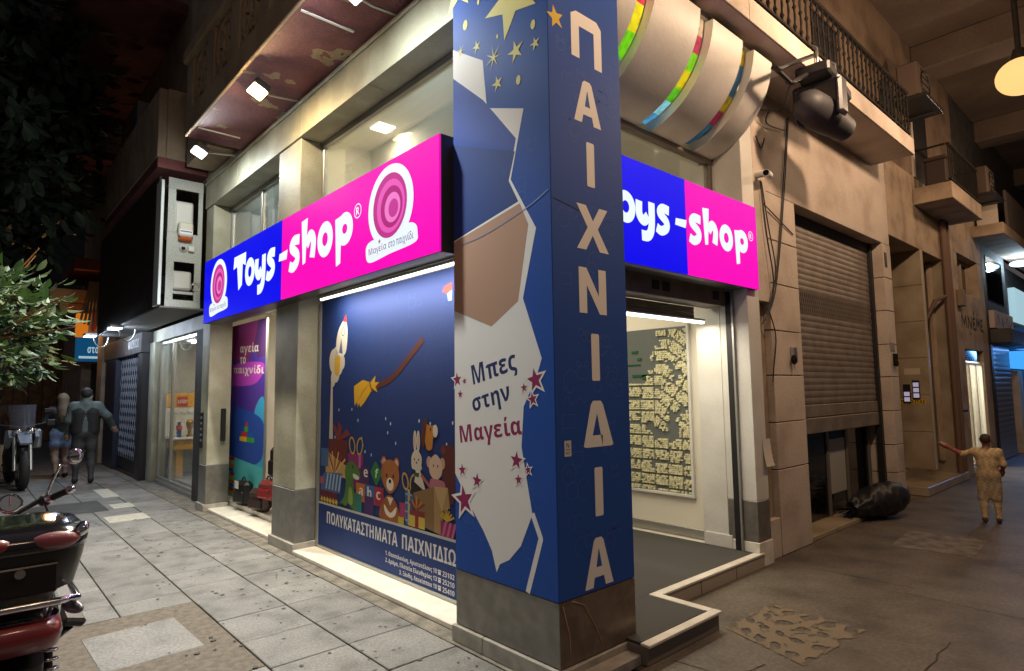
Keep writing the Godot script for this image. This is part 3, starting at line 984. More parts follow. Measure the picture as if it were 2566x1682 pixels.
func neighbours_left():
	# pale service box with air conditioners, and the black louvred front beside it
	var t := thing("service_cabinet", "pale metal end panel with two air conditioner openings beside the blue sign", "cabinet", Vector3(-7.2, 2.83, 0.2))
	var xf := -7.2
	var b := B.new(t.position)
	# plate with two openings: built as bars round the holes
	for q in [[2.83, 2.95, -0.06, 0.4], [3.5, 3.92, -0.06, 0.4], [4.56, 4.715, -0.06, 0.4], [2.952, 3.498, 0.3, 0.398], [3.922, 4.558, 0.3, 0.398], [2.952, 3.498, -0.058, 0.03], [3.922, 4.558, -0.058, 0.0]]:
		b.box(Vector3(xf - 0.02, q[0], q[2]), Vector3(xf, q[1], q[3]))
	obj("end_panel", b, nmat([[0.2, lin(0.34, 0.36, 0.33)], [0.8, lin(0.46, 0.48, 0.44)]], 0.5, 0.3, 0.02, 61, 0.6, 0.2, 0.15), t)
	part(t, "edge_strip", mk(lin(0.62, 0.68, 0.68), 0.4), Vector3(xf - 0.3, 2.86, 0.45), Vector3(xf + 0.005, 4.66, 0.49), 0.005)
	part(t, "hollow", M.dark_wall, Vector3(xf - 0.75, 2.832, -0.058), Vector3(xf - 0.7, 4.71, 0.44))
	part(t, "cross_bar", mk(lin(0.4, 0.42, 0.4), 0.5), Vector3(xf - 0.05, 3.04, 0.031), Vector3(xf - 0.03, 3.08, 0.299))
	var dc := B.new(t.position)
	var pth := []
	for i in 20:
		var a := i * 0.5
		pth.append(Vector3(xf + 0.005, 3.13 + 0.06 * sin(a) + 0.002 * i, 0.02 + 0.06 * cos(a) - 0.001 * i))
	dc.tube(pth, 0.006, 6)
	obj("coiled_cable", dc, M.alu, t)
	for q in [[2.98, 0, "lower"], [3.95, 1, "upper"]]:
		var a := thing("air_conditioner", "white air conditioner in the %s opening of the service panel" % q[2], "air conditioner", Vector3(xf - 0.3, q[0], 0.15), "air conditioners in the service panel")
		part(a, "case", mk(lin(0.55, 0.56, 0.52), 0.45), Vector3(xf - 0.6, q[0] + (0.12 if q[1] == 0 else -0.02), 0.05), Vector3(xf - 0.06, q[0] + (0.4 if q[1] == 0 else 0.46), 0.31), 0.02)
		part(a, "side_cover", mk(lin(0.6, 0.61, 0.57), 0.45), Vector3(xf - 0.059, q[0] + (0.15 if q[1] == 0 else 0.02), 0.08), Vector3(xf - 0.05, q[0] + (0.36 if q[1] == 0 else 0.42), 0.28), 0.004)
	var al := thing("alarm_siren", "cream alarm siren box with an orange beacon on the service panel", "alarm", Vector3(xf, 3.8, 0.16))
	part(al, "case", mk(lin(0.6, 0.58, 0.48), 0.4), Vector3(xf, 3.86, 0.08), Vector3(xf + 0.09, 4.07, 0.27), 0.02)
	part(al, "label_strip", mk(lin(0.75, 0.76, 0.78), 0.4), Vector3(xf + 0.091, 3.9, 0.09), Vector3(xf + 0.093, 3.96, 0.26))
	part(al, "stripe", mk(lin(0.03, 0.06, 0.25), 0.4), Vector3(xf + 0.0935, 3.925, 0.1), Vector3(xf + 0.095, 3.94, 0.25))
	part(al, "beacon", mk(lin(0.42, 0.08, 0.02), 0.2), Vector3(xf, 3.8, 0.085), Vector3(xf + 0.085, 3.859, 0.265), 0.02)
	var cm := thing("dome_camera", "small white dome camera with a junction box below the siren", "camera", Vector3(xf, 3.7, 0.17))
	var d := B.new(cm.position)
	d.lathe([Vector2(0.0, 0.06), Vector2(0.03, 0.055), Vector2(0.05, 0.03), Vector2(0.055, 0.0)], Vector3(xf, 3.7, 0.19), Basis(Vector3(0, 1, 0), Vector3(1, 0, 0), Vector3(0, 0, -1)))
	obj("dome", d, mk(lin(0.6, 0.6, 0.58), 0.35), cm)
	d = B.new(cm.position)
	d.ball(Vector3(xf + 0.05, 3.695, 0.195), Vector3(0.022, 0.028, 0.028))
	obj("lens", d, M.black_gloss, cm)
	part(cm, "junction_box", mk(lin(0.62, 0.62, 0.58), 0.4), Vector3(xf, 3.66, 0.05), Vector3(xf + 0.05, 3.74, 0.125), 0.006)
	# louvred black shop front
	var n := thing("louvred_front", "black corrugated upper front of the neighbouring shop, left of the service panel", "shop front", Vector3(-9.5, 2.8, 0.2))
	part(n, "body", M.dark_wall, Vector3(-12.6, 2.85, -0.1), Vector3(-7.96, 4.82, 0.42))
	part(n, "underside", mk(lin(0.13, 0.125, 0.12), 0.6), Vector3(-12.6, 2.825, -0.12), Vector3(-7.2, 2.848, 0.46))
	var l := B.new(n.position)
	var x := -12.58
	while x < -7.55:
		l.box(Vector3(x, 2.86, 0.421), Vector3(x + 0.045, 4.8, 0.455))
		x += 0.085
	stuff(obj("louvre_ribs", l, M.dark_metal, n))
	# lower display window of the toy shop's annexe
	var s := thing("display_shop", "low lit shop window with yellow display, left of the striped banner", "shop", Vector3(-9.2, 0, -0.8))
	part(s, "head", M.facade, Vector3(-10.95, 2.6, -0.5), Vector3(-7.145, 2.824, -0.24), 0.005)
	part(s, "wall_pier", M.dark_wall, Vector3(-7.94, 0.0, -0.5), Vector3(-7.145, 2.598, -0.22))
	part(s, "jamb", M.facade, Vector3(-11.0, 0.0, -0.5), Vector3(-10.62, 2.598, -0.2), 0.006)
	part(s, "sill", M.alu, Vector3(-10.62, 0.0, -0.45), Vector3(-7.94, 0.06, -0.27), 0.006)
	var g := B.new(s.position)
	for q in [[-10.61, -10.55, 0.06, 2.6], [-8.0, -7.94, 0.06, 2.6], [-9.72, -9.68, 0.06, 2.6]]:
		g.box(Vector3(q[0], q[2], -0.35), Vector3(q[1], q[3], -0.3))
	for y in [0.061, 2.54]:
		g.box(Vector3(-10.549, y, -0.349), Vector3(-8.001, y + 0.05, -0.301))
	var wf := obj("window", g, M.alu, s)
	for q in [[-10.55, -9.72], [-9.68, -8.0]]:
		g = B.new(s.position)
		g.box(Vector3(q[0], 0.11, -0.329), Vector3(q[1], 2.54, -0.322))
		obj("pane", g, M.glass, wf)
	part(s, "inner_back", M.facade_white, Vector3(-11.0, 0, -1.9), Vector3(-7.46, 2.82, -1.8))
	part(s, "inner_side", M.facade_white, Vector3(-11.0, 0, -1.8), Vector3(-10.9, 2.82, -0.51))
	part(s, "inner_floor", M.room_dark, Vector3(-10.9, 0.0, -1.8), Vector3(-7.46, 0.1, -0.46))
	part(s, "inner_top", M.facade_white, Vector3(-11.0, 2.61, -1.8), Vector3(-7.46, 2.7, -0.51))
	area("display_light", Vector3(-9.2, 2.58, -1.1), Vector3(0, -1, 0), 1.6, 0.3, 3.0, Color(1.0, 0.95, 0.85), Vector3(1, 0, 0))
	var dl := B.new(s.position)
	dl.box(Vector3(-10.0, 2.59, -1.25), Vector3(-8.4, 2.609, -0.95))
	obj("ceiling_light", dl, glow(Color(1.0, 0.95, 0.82), 1.6), s)
	# display: yellow board with red badge facing along the street, table, little statues
	var y := thing("display_board", "yellow and white display board with a red square badge in the low window", "display board", Vector3(-10.5, 0.8, -0.9))
	part(y, "yellow_board", mk(hexl("e2a514"), 0.4), Vector3(-10.56, 1.36, -1.5), Vector3(-10.5, 1.63, -0.4), 0.01)
	part(y, "white_board", mk(lin(0.7, 0.68, 0.6), 0.4), Vector3(-10.555, 0.82, -1.5), Vector3(-10.505, 1.358, -0.4), 0.01)
	var st := B.new(y.position)
	for i in 9:
		st.lathe([Vector2(0.045, 0), Vector2(0.045, 0.02), Vector2(0.04, 0.024), Vector2(0, 0.024)], Vector3(-10.505, 1.29, -0.47 - i * 0.115), Basis(Vector3(0, 0, 1), Vector3(1, 0, 0), Vector3(0, 1, 0)), 14)
	obj("stud_row", st, mk(lin(0.72, 0.7, 0.62), 0.4), y)
	part(y, "badge", mk(hexl("c4161c"), 0.4), Vector3(-10.499, 1.385, -0.76), Vector3(-10.485, 1.565, -0.58), 0.004)
	var bt := B.new(y.position)
	var p := Print.new(bt, Vector3(-10.485, 1.385, -0.58), Vector3(0, 0, -1), Vector3(0, 1, 0))
	p.text("LEGO", 0.012, 0.055, 0.148, 0.07, hexl("f2c318"), 0.0, true, 0.12)
	p.text("LEGO", 0.016, 0.058, 0.14, 0.064, lin(0.85, 0.84, 0.8), 0.0, true, 0.12)
	obj("badge_print", bt, M.print, y)
	var ped := thing("pedestal", "white and yellow display table in the low window", "pedestal", Vector3(-10.2, 0.1, -0.9))
	part(ped, "table_top", mk(lin(0.7, 0.68, 0.6), 0.4), Vector3(-10.5, 0.785, -1.6), Vector3(-9.95, 0.82, -0.4), 0.01)
	part(ped, "body", mk(hexl("d9a11a"), 0.5), Vector3(-10.48, 0.6, -0.78), Vector3(-9.99, 0.784, -0.43), 0.01)
	part(ped, "body", mk(lin(0.65, 0.62, 0.55), 0.5), Vector3(-10.48, 0.6, -1.55), Vector3(-9.99, 0.784, -0.79), 0.01)
	for z in [-0.55, -1.2]:
		part(ped, "leg", mk(hexl("d9a11a"), 0.5), Vector3(-10.45, 0.1, z - 0.06), Vector3(-10.05, 0.598, z + 0.06), 0.01)
	var tr := thing("toy_trophy", "gold brick built trophy on the display table", "toy", Vector3(-10.2, 0.82, -0.74), "toys on the display table")
	var lt := B.new(tr.position)
	lt.lathe([Vector2(0.0, 0.0), Vector2(0.055, 0.0), Vector2(0.055, 0.03), Vector2(0.03, 0.06), Vector2(0.035, 0.13), Vector2(0.06, 0.2), Vector2(0.065, 0.27), Vector2(0.045, 0.31), Vector2(0.0, 0.32)], Vector3(-10.2, 0.821, -0.74))
	obj("cup", lt, mk(hexl("b88a20"), 0.25, 0.8), tr)
	for q in [["red and blue", -0.56, "2a3d8f", "b02020"], ["small black", -0.92, "1a1a1c", "303034"]]:
		var fz: float = q[1]
		var fg := thing("toy_figure", "%s standing toy figure on the display table" % q[0], "toy", Vector3(-10.2, 0.82, fz), "toys on the display table")
		part(fg, "legs", mk(hexl(q[2]), 0.35), Vector3(-10.23, 0.821, fz - 0.035), Vector3(-10.17, 0.94, fz + 0.035), 0.006)
		part(fg, "torso", mk(hexl(q[3]), 0.35), Vector3(-10.235, 0.942, fz - 0.045), Vector3(-10.165, 1.04, fz + 0.045), 0.01)
		var hd := B.new(fg.position)
		hd.lathe([Vector2(0, 0), Vector2(0.026, 0), Vector2(0.03, 0.012), Vector2(0.03, 0.05), Vector2(0.022, 0.06), Vector2(0, 0.06)], Vector3(-10.2, 1.042, fz))
		obj("head", hd, mk(hexl(q[2]), 0.35), fg)
	# gate shop
	var gs := thing("gated_shop", "dark shop front closed by a lattice gate, between display window and lamps", "shop", Vector3(-12.4, 0, -0.4))
	part(gs, "lintel", M.dark_wall, Vector3(-15.1, 2.42, -0.5), Vector3(-11.0, 2.822, -0.05), 0.01)
	part(gs, "pier", mk(lin(0.025, 0.028, 0.045), 0.35), Vector3(-14.9, 0.0, -0.5), Vector3(-13.62, 2.418, -0.06), 0.01)
	part(gs, "pier", mk(lin(0.03, 0.028, 0.03), 0.45), Vector3(-11.4, 0.0, -0.5), Vector3(-11.02, 2.418, -0.08), 0.01)
	part(gs, "inner_wall", mk(lin(0.05, 0.055, 0.075), 0.6), Vector3(-13.6, 0.0, -0.5), Vector3(-11.41, 2.418, -0.45))
	part(gs, "threshold", M.dark_metal, Vector3(-13.62, 0.0, -0.44), Vector3(-11.41, 0.05, -0.1), 0.004)
	var gt := B.new(gs.position)
	var gz := -0.16
	var mt := mk(lin(0.42, 0.44, 0.5), 0.4, 0.4)
	for i in range(-11, 12):
		for sg in [-1, 1]:
			var a := Vector2(-12.5 + i * 0.19, 0.3)
			var c := a + Vector2(sg * 2.1 * 0.55, 2.1)
			# clip to the gate opening
			var l2 := -13.55
			var r2 := -11.45
			var dx := c.x - a.x
			var t0 := 0.0
			var t1 := 1.0
			var ta := (l2 - a.x) / dx
			var tb := (r2 - a.x) / dx
			t0 = maxf(t0, minf(ta, tb))
			t1 = minf(t1, maxf(ta, tb))
			if t1 > t0:
				var p0 := a.lerp(c, t0)
				var p1 := a.lerp(c, t1)
				bar(gt, Vector3(p0.x, p0.y, gz + 0.004 * sg), Vector3(p1.x, p1.y, gz + 0.004 * sg), 0.022, 0.006)
	stuff(obj("lattice", gt, mt, gs))
	part(gs, "gate_plate", M.dark_metal, Vector3(-13.6, 0.06, gz - 0.012), Vector3(-11.42, 0.3, gz + 0.012), 0.004)
	var lg := B.new(gs.position)
	p = Print.new(lg, Vector3(-12.25, 2.54, -0.049), Vector3(1, 0, 0), Vector3(0, 1, 0))
	p.text("ΑΛΙΥΙΟΙ", 0, 0, 1.0, 0.17, lin(0.5, 0.5, 0.5))
	obj("fascia_letters", lg, M.print, gs)

func far_left():
	var t := thing("far_shops", "ochre lit shop fronts at the far end of the dark pavement", "building", Vector3(-24, 0, -1))
	part(t, "front_wall", M.plaster_dirty, Vector3(-30, 0, -1.2), Vector3(-14.92, 4.9, -0.3))
	part(t, "pier", M.plaster_dirty, Vector3(-15.9, 0, -0.298), Vector3(-15.2, 4.8, -0.02), 0.01)
	part(t, "pier", M.plaster_dirty, Vector3(-19.6, 0, -0.298), Vector3(-18.9, 4.8, -0.05), 0.01)
	part(t, "door_recess", M.black, Vector3(-18.6, 0.0, -0.297), Vector3(-16.3, 2.5, -0.25))
	part(t, "canopy_board", mk(lin(0.5, 0.33, 0.18), 0.8), Vector3(-20.5, 4.03, -0.25), Vector3(-16.5, 4.32, 0.95), 0.01)
	part(t, "lower_board", mk(lin(0.45, 0.28, 0.15), 0.8), Vector3(-20.0, 3.8, 0.15), Vector3(-17.0, 4.02, 0.7), 0.01)
	part(t, "dark_eaves", mk(lin(0.2, 0.06, 0.03), 0.8), Vector3(-19.0, 4.8, -0.2), Vector3(-16.2, 5.1, 0.5), 0.01)
	var fb := thing("far_block", "unlit apartment block far behind the black street tree", "building", Vector3(-44, 0, 8))
	part(fb, "wall", M.dark_wall, Vector3(-46, 0, -12), Vector3(-42, 34, 40))
	for i in 6:
		for k in 4:
			part(fb, "window", M.glass_dark, Vector3(-41.98, 4.0 + i * 4.5, -1.0 + k * 3.4), Vector3(-41.93, 6.0 + i * 4.5, 0.4 + k * 3.4))
	var e := thing("end_wall", "brown timber clad wall closing the view behind the passers-by", "wall", Vector3(-26, 0, 4))
	for i in 26:
		part(e, "board", M.wood, Vector3(-26.2, 0, -1.0 + i * 0.42), Vector3(-26.0 + 0.02 * (i % 3), 5.2, -0.59 + i * 0.42), 0.01)
	var o := thing("orange_sign", "orange box sign with a red leaf shape, above the blue sign", "sign", Vector3(-17.5, 3.2, 0.3))
	part(o, "box", glow(Color(0.85, 0.47, 0.12), 0.8), Vector3(-16.8, 3.12, 0.125), Vector3(-16.5, 3.72, 0.37), 0.01)
	part(o, "panel", glow(Color(0.6, 0.4, 0.26), 0.4), Vector3(-16.6, 3.12, -0.15), Vector3(-16.52, 4.02, 0.12), 0.01)
	var b := B.new(o.position)
	var p := Print.new(b, Vector3(-16.518, 3.22, 0.14), Vector3(0, 0, -1), Vector3(0, 1, 0))
	p.nums([0.06, 0.12, 0.13, 0.0, 0.24, 0.28, 0.19, 0.4, 0.25, 0.56, 0.17, 0.57, 0.15, 0.74, 0.1, 0.6, 0.05, 0.64, 0.1, 0.4], lin(0.6, 0.06, 0.02))
	obj("leaf_shape", b, M.print, o)
	area("orange_sign_light", Vector3(-16.46, 3.42, 0.25), Vector3(1, 0.0, 0.3), 0.24, 0.58, 1.8, Color(1.0, 0.72, 0.42))
	var q := thing("blue_sign", "small blue box sign with white letters under the orange sign", "sign", Vector3(-16.9, 2.5, 0.3))
	part(q, "box", glow(Color(0.08, 0.34, 0.52), 0.6), Vector3(-16.9, 2.5, -0.25), Vector3(-16.5, 3.1, 0.34), 0.01)
	b = B.new(q.position)
	p = Print.new(b, Vector3(-16.499, 2.52, 0.32), Vector3(0, 0, -1), Vector3(0, 1, 0))
	p.text("στοι", 0.2, 0.18, 0.3, 0.16, lin(0.8, 0.85, 0.9))
	p.rect(0.02, 0.04, 0.54, 0.1, lin(0.5, 0.7, 0.8))
	obj("letters", b, glow(Color(0.75, 0.9, 0.95), 0.6), q)
	var pl := thing("dried_palm_leaf", "dry ribbed palm leaf hanging beside the black louvres", "leaf", Vector3(-14.6, 3.2, 0.3))
	b = B.new(pl.position)
	for i in 9:
		var a := lerpf(-0.32, 0.32, i / 8.0)
		bar(b, Vector3(-14.6, 4.25, 0.2 + a * 0.5), Vector3(-14.6 + 0.02 * (i % 2), 3.2 + 0.25 * absf(a), 0.2 + a), 0.05, 0.012, Vector3.RIGHT)
	obj("leaflets", b, mk(lin(0.3, 0.17, 0.07), 0.8), pl)

func slats_between(t: Node3D, called: String, m: Material, x: float, z0: float, z1: float, y0: float, y1: float, h: float):
	# curved roller slats, one mesh shared by all
	var n := int(round((y1 - y0) / h))
	var hh := (y1 - y0) / n
	var prof := []
	for i in 6:
		var a := PI * i / 5.0
		prof.append(Vector2(sin(a) * 0.0055, hh * 0.96 * i / 5.0))
	var b := B.new(Vector3.ZERO)
	for i in 5:
		var p: Vector2 = prof[i]
		var q: Vector2 = prof[i + 1]
		b.quad(Vector3(p.x, p.y, 0), Vector3(q.x, q.y, 0), Vector3(q.x, q.y, z1 - z0), Vector3(p.x, p.y, z1 - z0), Vector3(1, (p.y + q.y - hh) * 8, 0))
	b.quad(Vector3(0, 0, 0), Vector3(0, hh, 0), Vector3(0, hh, z1 - z0), Vector3(0, 0, z1 - z0), Vector3(-1, 0, 0))
	var mesh := b.st.commit()
	for i in n:
		var o := MeshInstance3D.new()
		o.mesh = mesh
		o.material_override = m
		o.name = called
		t.add_child(o, true)
		o.position = Vector3(x + rng.randf_range(-0.002, 0.002), y0 + i * hh, z0) - t.position

func right_walls():
	var xf := -0.34
	var t := thing("shuttered_building", "plaster building with grooved piers and a big brown roller shutter", "building", Vector3(-0.5, 0, -5.2))
	var joints := [0.0, 0.804, 1.254, 1.712, 2.156, 2.627, 3.071, 3.56]
	part(t, "niche_back", M.plaster_dirty, Vector3(-0.6, 0.0, -3.4), Vector3(-0.41, 4.55, -3.2))
	part(t, "niche_edge", M.plaster, Vector3(-0.409, 0.0, -3.405), Vector3(-0.345, 0.36, -3.145), 0.004)
	part(t, "niche_edge", M.plaster, Vector3(-0.409, 2.42, -3.405), Vector3(-0.322, 4.55, -3.145), 0.004)
	part(t, "pier_core", M.joint, Vector3(-0.6, 0.0, -4.07), Vector3(-0.365, 3.56, -3.42))
	for i in 7:
		part(t, "block", M.plaster, Vector3(-0.62, joints[i] + 0.005, -4.09), Vector3(xf, joints[i + 1] - 0.005, -3.41), 0.004)
	part(t, "upper_wall", M.plaster, Vector3(-0.7, 3.561, -7.2), Vector3(-0.345, 4.9, -3.41), 0.004)
	part(t, "pier_core", M.joint, Vector3(-0.9, 0.0, -7.17), Vector3(-0.365, 3.56, -6.9))
	for i in 8:
		var j := [0.0, 0.43, 0.8, 1.254, 1.712, 2.156, 2.62, 3.08, 3.56]
		part(t, "block", M.plaster, Vector3(-0.92, j[i] + 0.005, -7.2), Vector3(xf, j[i + 1] - 0.005, -6.88), 0.004)
	part(t, "shutter_guide", M.black, Vector3(-0.55, 0.0, -6.879), Vector3(-0.47, 3.56, -6.8), 0.004)
	part(t, "shutter_guide", M.dark_metal, Vector3(-0.55, 0.0, -4.13), Vector3(-0.48, 3.56, -4.092), 0.004)
	part(t, "shutter_hood", M.dark_metal, Vector3(-0.7, 3.45, -6.8), Vector3(-0.5, 3.56, -4.13))
	var sh := thing("roller_shutter", "brown metal roller shutter with lattice band, pulled two thirds down", "shutter", Vector3(-0.52, 1.07, -5.46))
	slats_between(sh, "slat", M.shutter, -0.52, -6.8, -4.13, 2.68, 3.5, 0.07)
	slats_between(sh, "slat", M.shutter, -0.52, -6.8, -4.13, 1.4, 2.42, 0.073)
	var b := B.new(sh.position)
	for i in range(-4, 52):
		for sg in [-1, 1]:
			var z := -4.13 - i * 0.055
			var za := clampf(z, -6.8, -4.13)
			var zb := clampf(z - sg * 0.13, -6.8, -4.13)
			if absf(za - zb) < 0.01:
				continue
			var ya = 2.42 + 0.26 * (z - za) / (sg * 0.13)
			var yb = 2.42 + 0.26 * (z - zb) / (sg * 0.13)
			bar(b, Vector3(-0.515 + 0.002 * sg, ya, za), Vector3(-0.515 + 0.002 * sg, yb, zb), 0.009, 0.005, Vector3.RIGHT)
	stuff(obj("lattice_band", b, M.shutter, sh))
	part(sh, "dark_gap_sheet", M.black, Vector3(-0.56, 2.42, -6.8), Vector3(-0.545, 2.68, -4.13))  # black sheet stands in for the shade behind the open lattice
	part(sh, "bottom_plate", M.shutter, Vector3(-0.53, 1.25, -6.8), Vector3(-0.5, 1.392, -4.13), 0.008)
	part(sh, "bottom_plate", M.shutter, Vector3(-0.53, 1.07, -6.8), Vector3(-0.495, 1.244, -4.13), 0.008)
	var d := thing("shop_door", "dark glass shop door under the raised brown shutter", "door", Vector3(-0.6, 0, -5.46))
	part(d, "glass", M.glass_dark, Vector3(-0.66, 0.06, -6.8), Vector3(-0.64, 1.6, -4.14))
	for z in [-4.2, -5.35, -5.95, -6.75]:
		part(d, "mullion", mk(lin(0.12, 0.11, 0.09), 0.4), Vector3(-0.68, 0.05, z - 0.03), Vector3(-0.62, 1.6, z + 0.03), 0.004)
	part(d, "threshold", M.marble, Vector3(-0.75, 0.0, -6.87), Vector3(-0.36, 0.05, -4.1), 0.006)
	part(d, "notice", mk(lin(0.32, 0.31, 0.27), 0.6), Vector3(-0.638, 0.3, -5.9), Vector3(-0.634, 0.95, -5.4))
	# doorway building
	var w := thing("doorway_building", "marble lined apartment doorway beyond the grooved piers", "building", Vector3(-0.5, 0, -8.6))
	part(w, "lintel", M.plaster_dirty, Vector3(-2.2, 3.73, -10.03), Vector3(-0.345, 4.9, -7.202), 0.004)
	part(w, "recess_back", M.marble, Vector3(-2.3, 0.0, -10.03), Vector3(-2.0, 3.729, -7.2))
	for i in 6:
		var y0 := 0.3 + i * 0.575
		for k in 2:
			part(w, "marble_slab", M.marble, Vector3(-1.18 + k * 0.42, y0, -8.72), Vector3(-0.765 + k * 0.415, y0 + 0.57, -8.69), 0.003)
	part(w, "marble_edge", mk(lin(0.42, 0.37, 0.3), 0.35), Vector3(-1.18, 0.3, -8.8), Vector3(-0.34, 3.729, -8.722), 0.004)
	part(w, "side_wall", M.marble, Vector3(-2.0, 0.12, -10.03), Vector3(-0.36, 3.729, -9.98))
	part(w, "step", M.marble, Vector3(-1.0, 0.0, -10.3), Vector3(-0.26, 0.13, -7.9), 0.01)
	part(w, "step", M.marble, Vector3(-2.0, 0.0, -9.97), Vector3(-0.72, 0.27, -7.21), 0.01)
	part(w, "pipe", M.plaster_dirty, Vector3(-0.6, 0.3, -9.979), Vector3(-0.5, 3.7, -9.9), 0.03)
	# graffiti wall building
	var g := thing("graffiti_building", "ochre wall with small barred window and black hand lettering", "building", Vector3(-0.5, 0, -11.5))
	part(g, "corner_pier", M.plaster_dirty, Vector3(-0.9, 0.0, -11.05), Vector3(xf, 3.29, -10.031), 0.004)
	part(g, "wall", M.plaster_dirty, Vector3(-0.9, 2.24, -13.07), Vector3(xf - 0.001, 3.29, -11.052), 0.004)
	part(g, "wall", M.plaster_dirty, Vector3(-0.9, 0.0, -13.07), Vector3(xf - 0.002, 2.238, -12.54), 0.004)
	part(g, "wall", M.plaster_dirty, Vector3(-0.9, 3.292, -11.0), Vector3(xf - 0.003, 4.02, -10.031), 0.004)
	part(g, "wall", M.plaster_dirty, Vector3(-0.9, 3.292, -13.07), Vector3(xf - 0.004, 4.02, -12.65), 0.004)
	part(g, "wall", M.plaster_dirty, Vector3(-0.9, 4.022, -13.07), Vector3(xf - 0.005, 4.9, -10.031), 0.004)
	var wn := B.new(g.position)
	wn.box(Vector3(-0.6, 3.292, -12.649), Vector3(-0.55, 4.02, -11.001))
	var win := obj("window", wn, M.glass_dark, g)
	wn = B.new(g.position)
	for z in [-11.03, -11.55, -12.05, -12.6]:
		wn.box(Vector3(-0.55, 3.3, z - 0.03), Vector3(-0.5, 4.01, z + 0.03), 0.004)
	for y in [3.32, 3.99]:
		wn.box(Vector3(-0.549, y - 0.03, -12.56), Vector3(-0.499, y + 0.03, -11.07), 0.004)
	obj("frame", wn, M.plaster_dirty, win)
	var lt := B.new(g.position)
	var p := Print.new(lt, Vector3(xf, 0, -10.98), Vector3(0, 0, -1), Vector3(0, 1, 0))
	var ink := lin(0.02, 0.016, 0.013)
	for s in [[0.0, 2.63, 0.05, 2.87, 0.2, 2.7, 0.33, 2.87, 0.36, 2.63], [0.48, 2.63, 0.5, 2.87, 0.74, 2.64, 0.76, 2.88], [1.05, 2.86, 0.9, 2.84, 0.87, 2.76, 1.0, 2.75, 0.88, 2.73, 0.9, 2.65, 1.06, 2.64], [1.15, 2.63, 1.18, 2.87, 1.28, 2.72, 1.4, 2.87, 1.42, 2.63], [1.68, 2.86, 1.54, 2.84, 1.52, 2.76, 1.64, 2.75, 1.52, 2.73, 1.54, 2.65, 1.7, 2.64], [0.96, 2.92, 1.0, 3.0]]:
		p.stroke(s, 0.055, ink)
	for s in [[0.1, 2.96], [1.28, 2.95], [0.62, 2.54]]:
		p.oval(s[0], s[1], 0.025, 0.025, ink)
	for i in 9:
		p.sstroke([-0.55, 1.95 - i * 0.14, -0.45, 1.88 - i * 0.14, -0.58, 1.85 - i * 0.14, -0.43, 1.82 - i * 0.14], 0.028, ink)
	obj("hand_lettering", lt, M.print, g)
	# lit glass door with clothes
	var l := thing("glass_door", "tall bright glass door lit from inside under the hand lettering", "door", Vector3(-0.5, 0, -11.8))
	part(l, "room_back", M.facade_white, Vector3(-1.9, 0.0, -12.54), Vector3(-1.8, 2.23, -11.06))
	part(l, "room_side", M.facade_white, Vector3(-1.8, 0.0, -12.56), Vector3(-0.42, 2.23, -12.5))
	part(l, "room_floor", M.sill, Vector3(-1.9, 0.0, -12.5), Vector3(-0.36, 0.12, -11.06), 0.005)
	var dw := B.new(l.position)
	for q in [[-11.1, 0.12, 2.0], [-11.45, 0.12, 2.0], [-11.95, 0.12, 2.0], [-12.47, 0.12, 2.0]]:
		dw.box(Vector3(-0.42, q[1], q[0] - 0.025), Vector3(-0.37, q[2], q[0] + 0.025), 0.004)
	for y in [0.14, 1.98]:
		dw.box(Vector3(-0.419, y - 0.02, -12.45), Vector3(-0.371, y + 0.02, -11.12), 0.004)
	obj("frame", dw, mk(lin(0.6, 0.6, 0.56), 0.4), l)
	part(l, "pane", M.glass, Vector3(-0.4, 0.16, -12.45), Vector3(-0.392, 1.96, -11.12))
	part(l, "transom", M.glass_dark, Vector3(-0.45, 2.03, -12.5), Vector3(-0.4, 2.235, -11.06))
	area("glass_door_light", Vector3(-1.1, 2.2, -11.8), Vector3(0, -1, 0), 1.0, 0.9, 8.0, Color(1.0, 0.96, 0.85), Vector3(1, 0, 0))
	part(l, "ceiling_light", glow(Color(1, 0.97, 0.9), 2.5), Vector3(-1.6, 2.205, -12.25), Vector3(-0.6, 2.225, -11.35))
	for k in 2:
		var gm := thing("hung_garment", ["pink T-shirt hung behind the lit glass door", "mint green and white shirt hung behind the pink T-shirt"][k], "garment", Vector3(-0.7 - k * 0.2, 0.4, -11.75))
		var gb := B.new(gm.position)
		var zc := -11.75 - k * 0.12
		var s := 1.0 + k * 0.35
		gb.prism(PackedVector2Array([Vector2(-0.16, 0.35), Vector2(-0.18, 0.72), Vector2(-0.34, 0.58), Vector2(-0.4, 0.7), Vector2(-0.2, 0.92), Vector2(-0.07, 0.96), Vector2(0, 0.9), Vector2(0.07, 0.96), Vector2(0.2, 0.92), Vector2(0.4, 0.7), Vector2(0.34, 0.58), Vector2(0.18, 0.72), Vector2(0.16, 0.35)]), Vector3(-0.72 - k * 0.25, 0.05 - k * 0.05, zc), Vector3(0.3, 0, -s), Vector3.UP, Vector3(0.04, 0, 0.01))
		obj("cloth", gb, mk([lin(0.55, 0.12, 0.2), lin(0.35, 0.62, 0.55)][k], 0.9), gm)
		gb = B.new(gm.position)
		gb.tube([Vector3(-0.7 - k * 0.25, 0.95, zc), Vector3(-0.7 - k * 0.25, 1.5, zc)], 0.01, 6)
		obj("hanger", gb, M.dark_metal, gm)
	# end building on this side
	var f := thing("corrugated_shop", "dark shop with corrugated shutter lit blue from the right", "shop", Vector3(-0.5, 0, -14.2))
	part(f, "upper_wall", M.dark_wall, Vector3(-0.9, 2.42, -15.4), Vector3(-0.345, 4.9, -13.08), 0.004)
	part(f, "upper_window", M.glass_dark, Vector3(-0.36, 3.35, -15.0), Vector3(-0.335, 4.3, -13.4), 0.004)
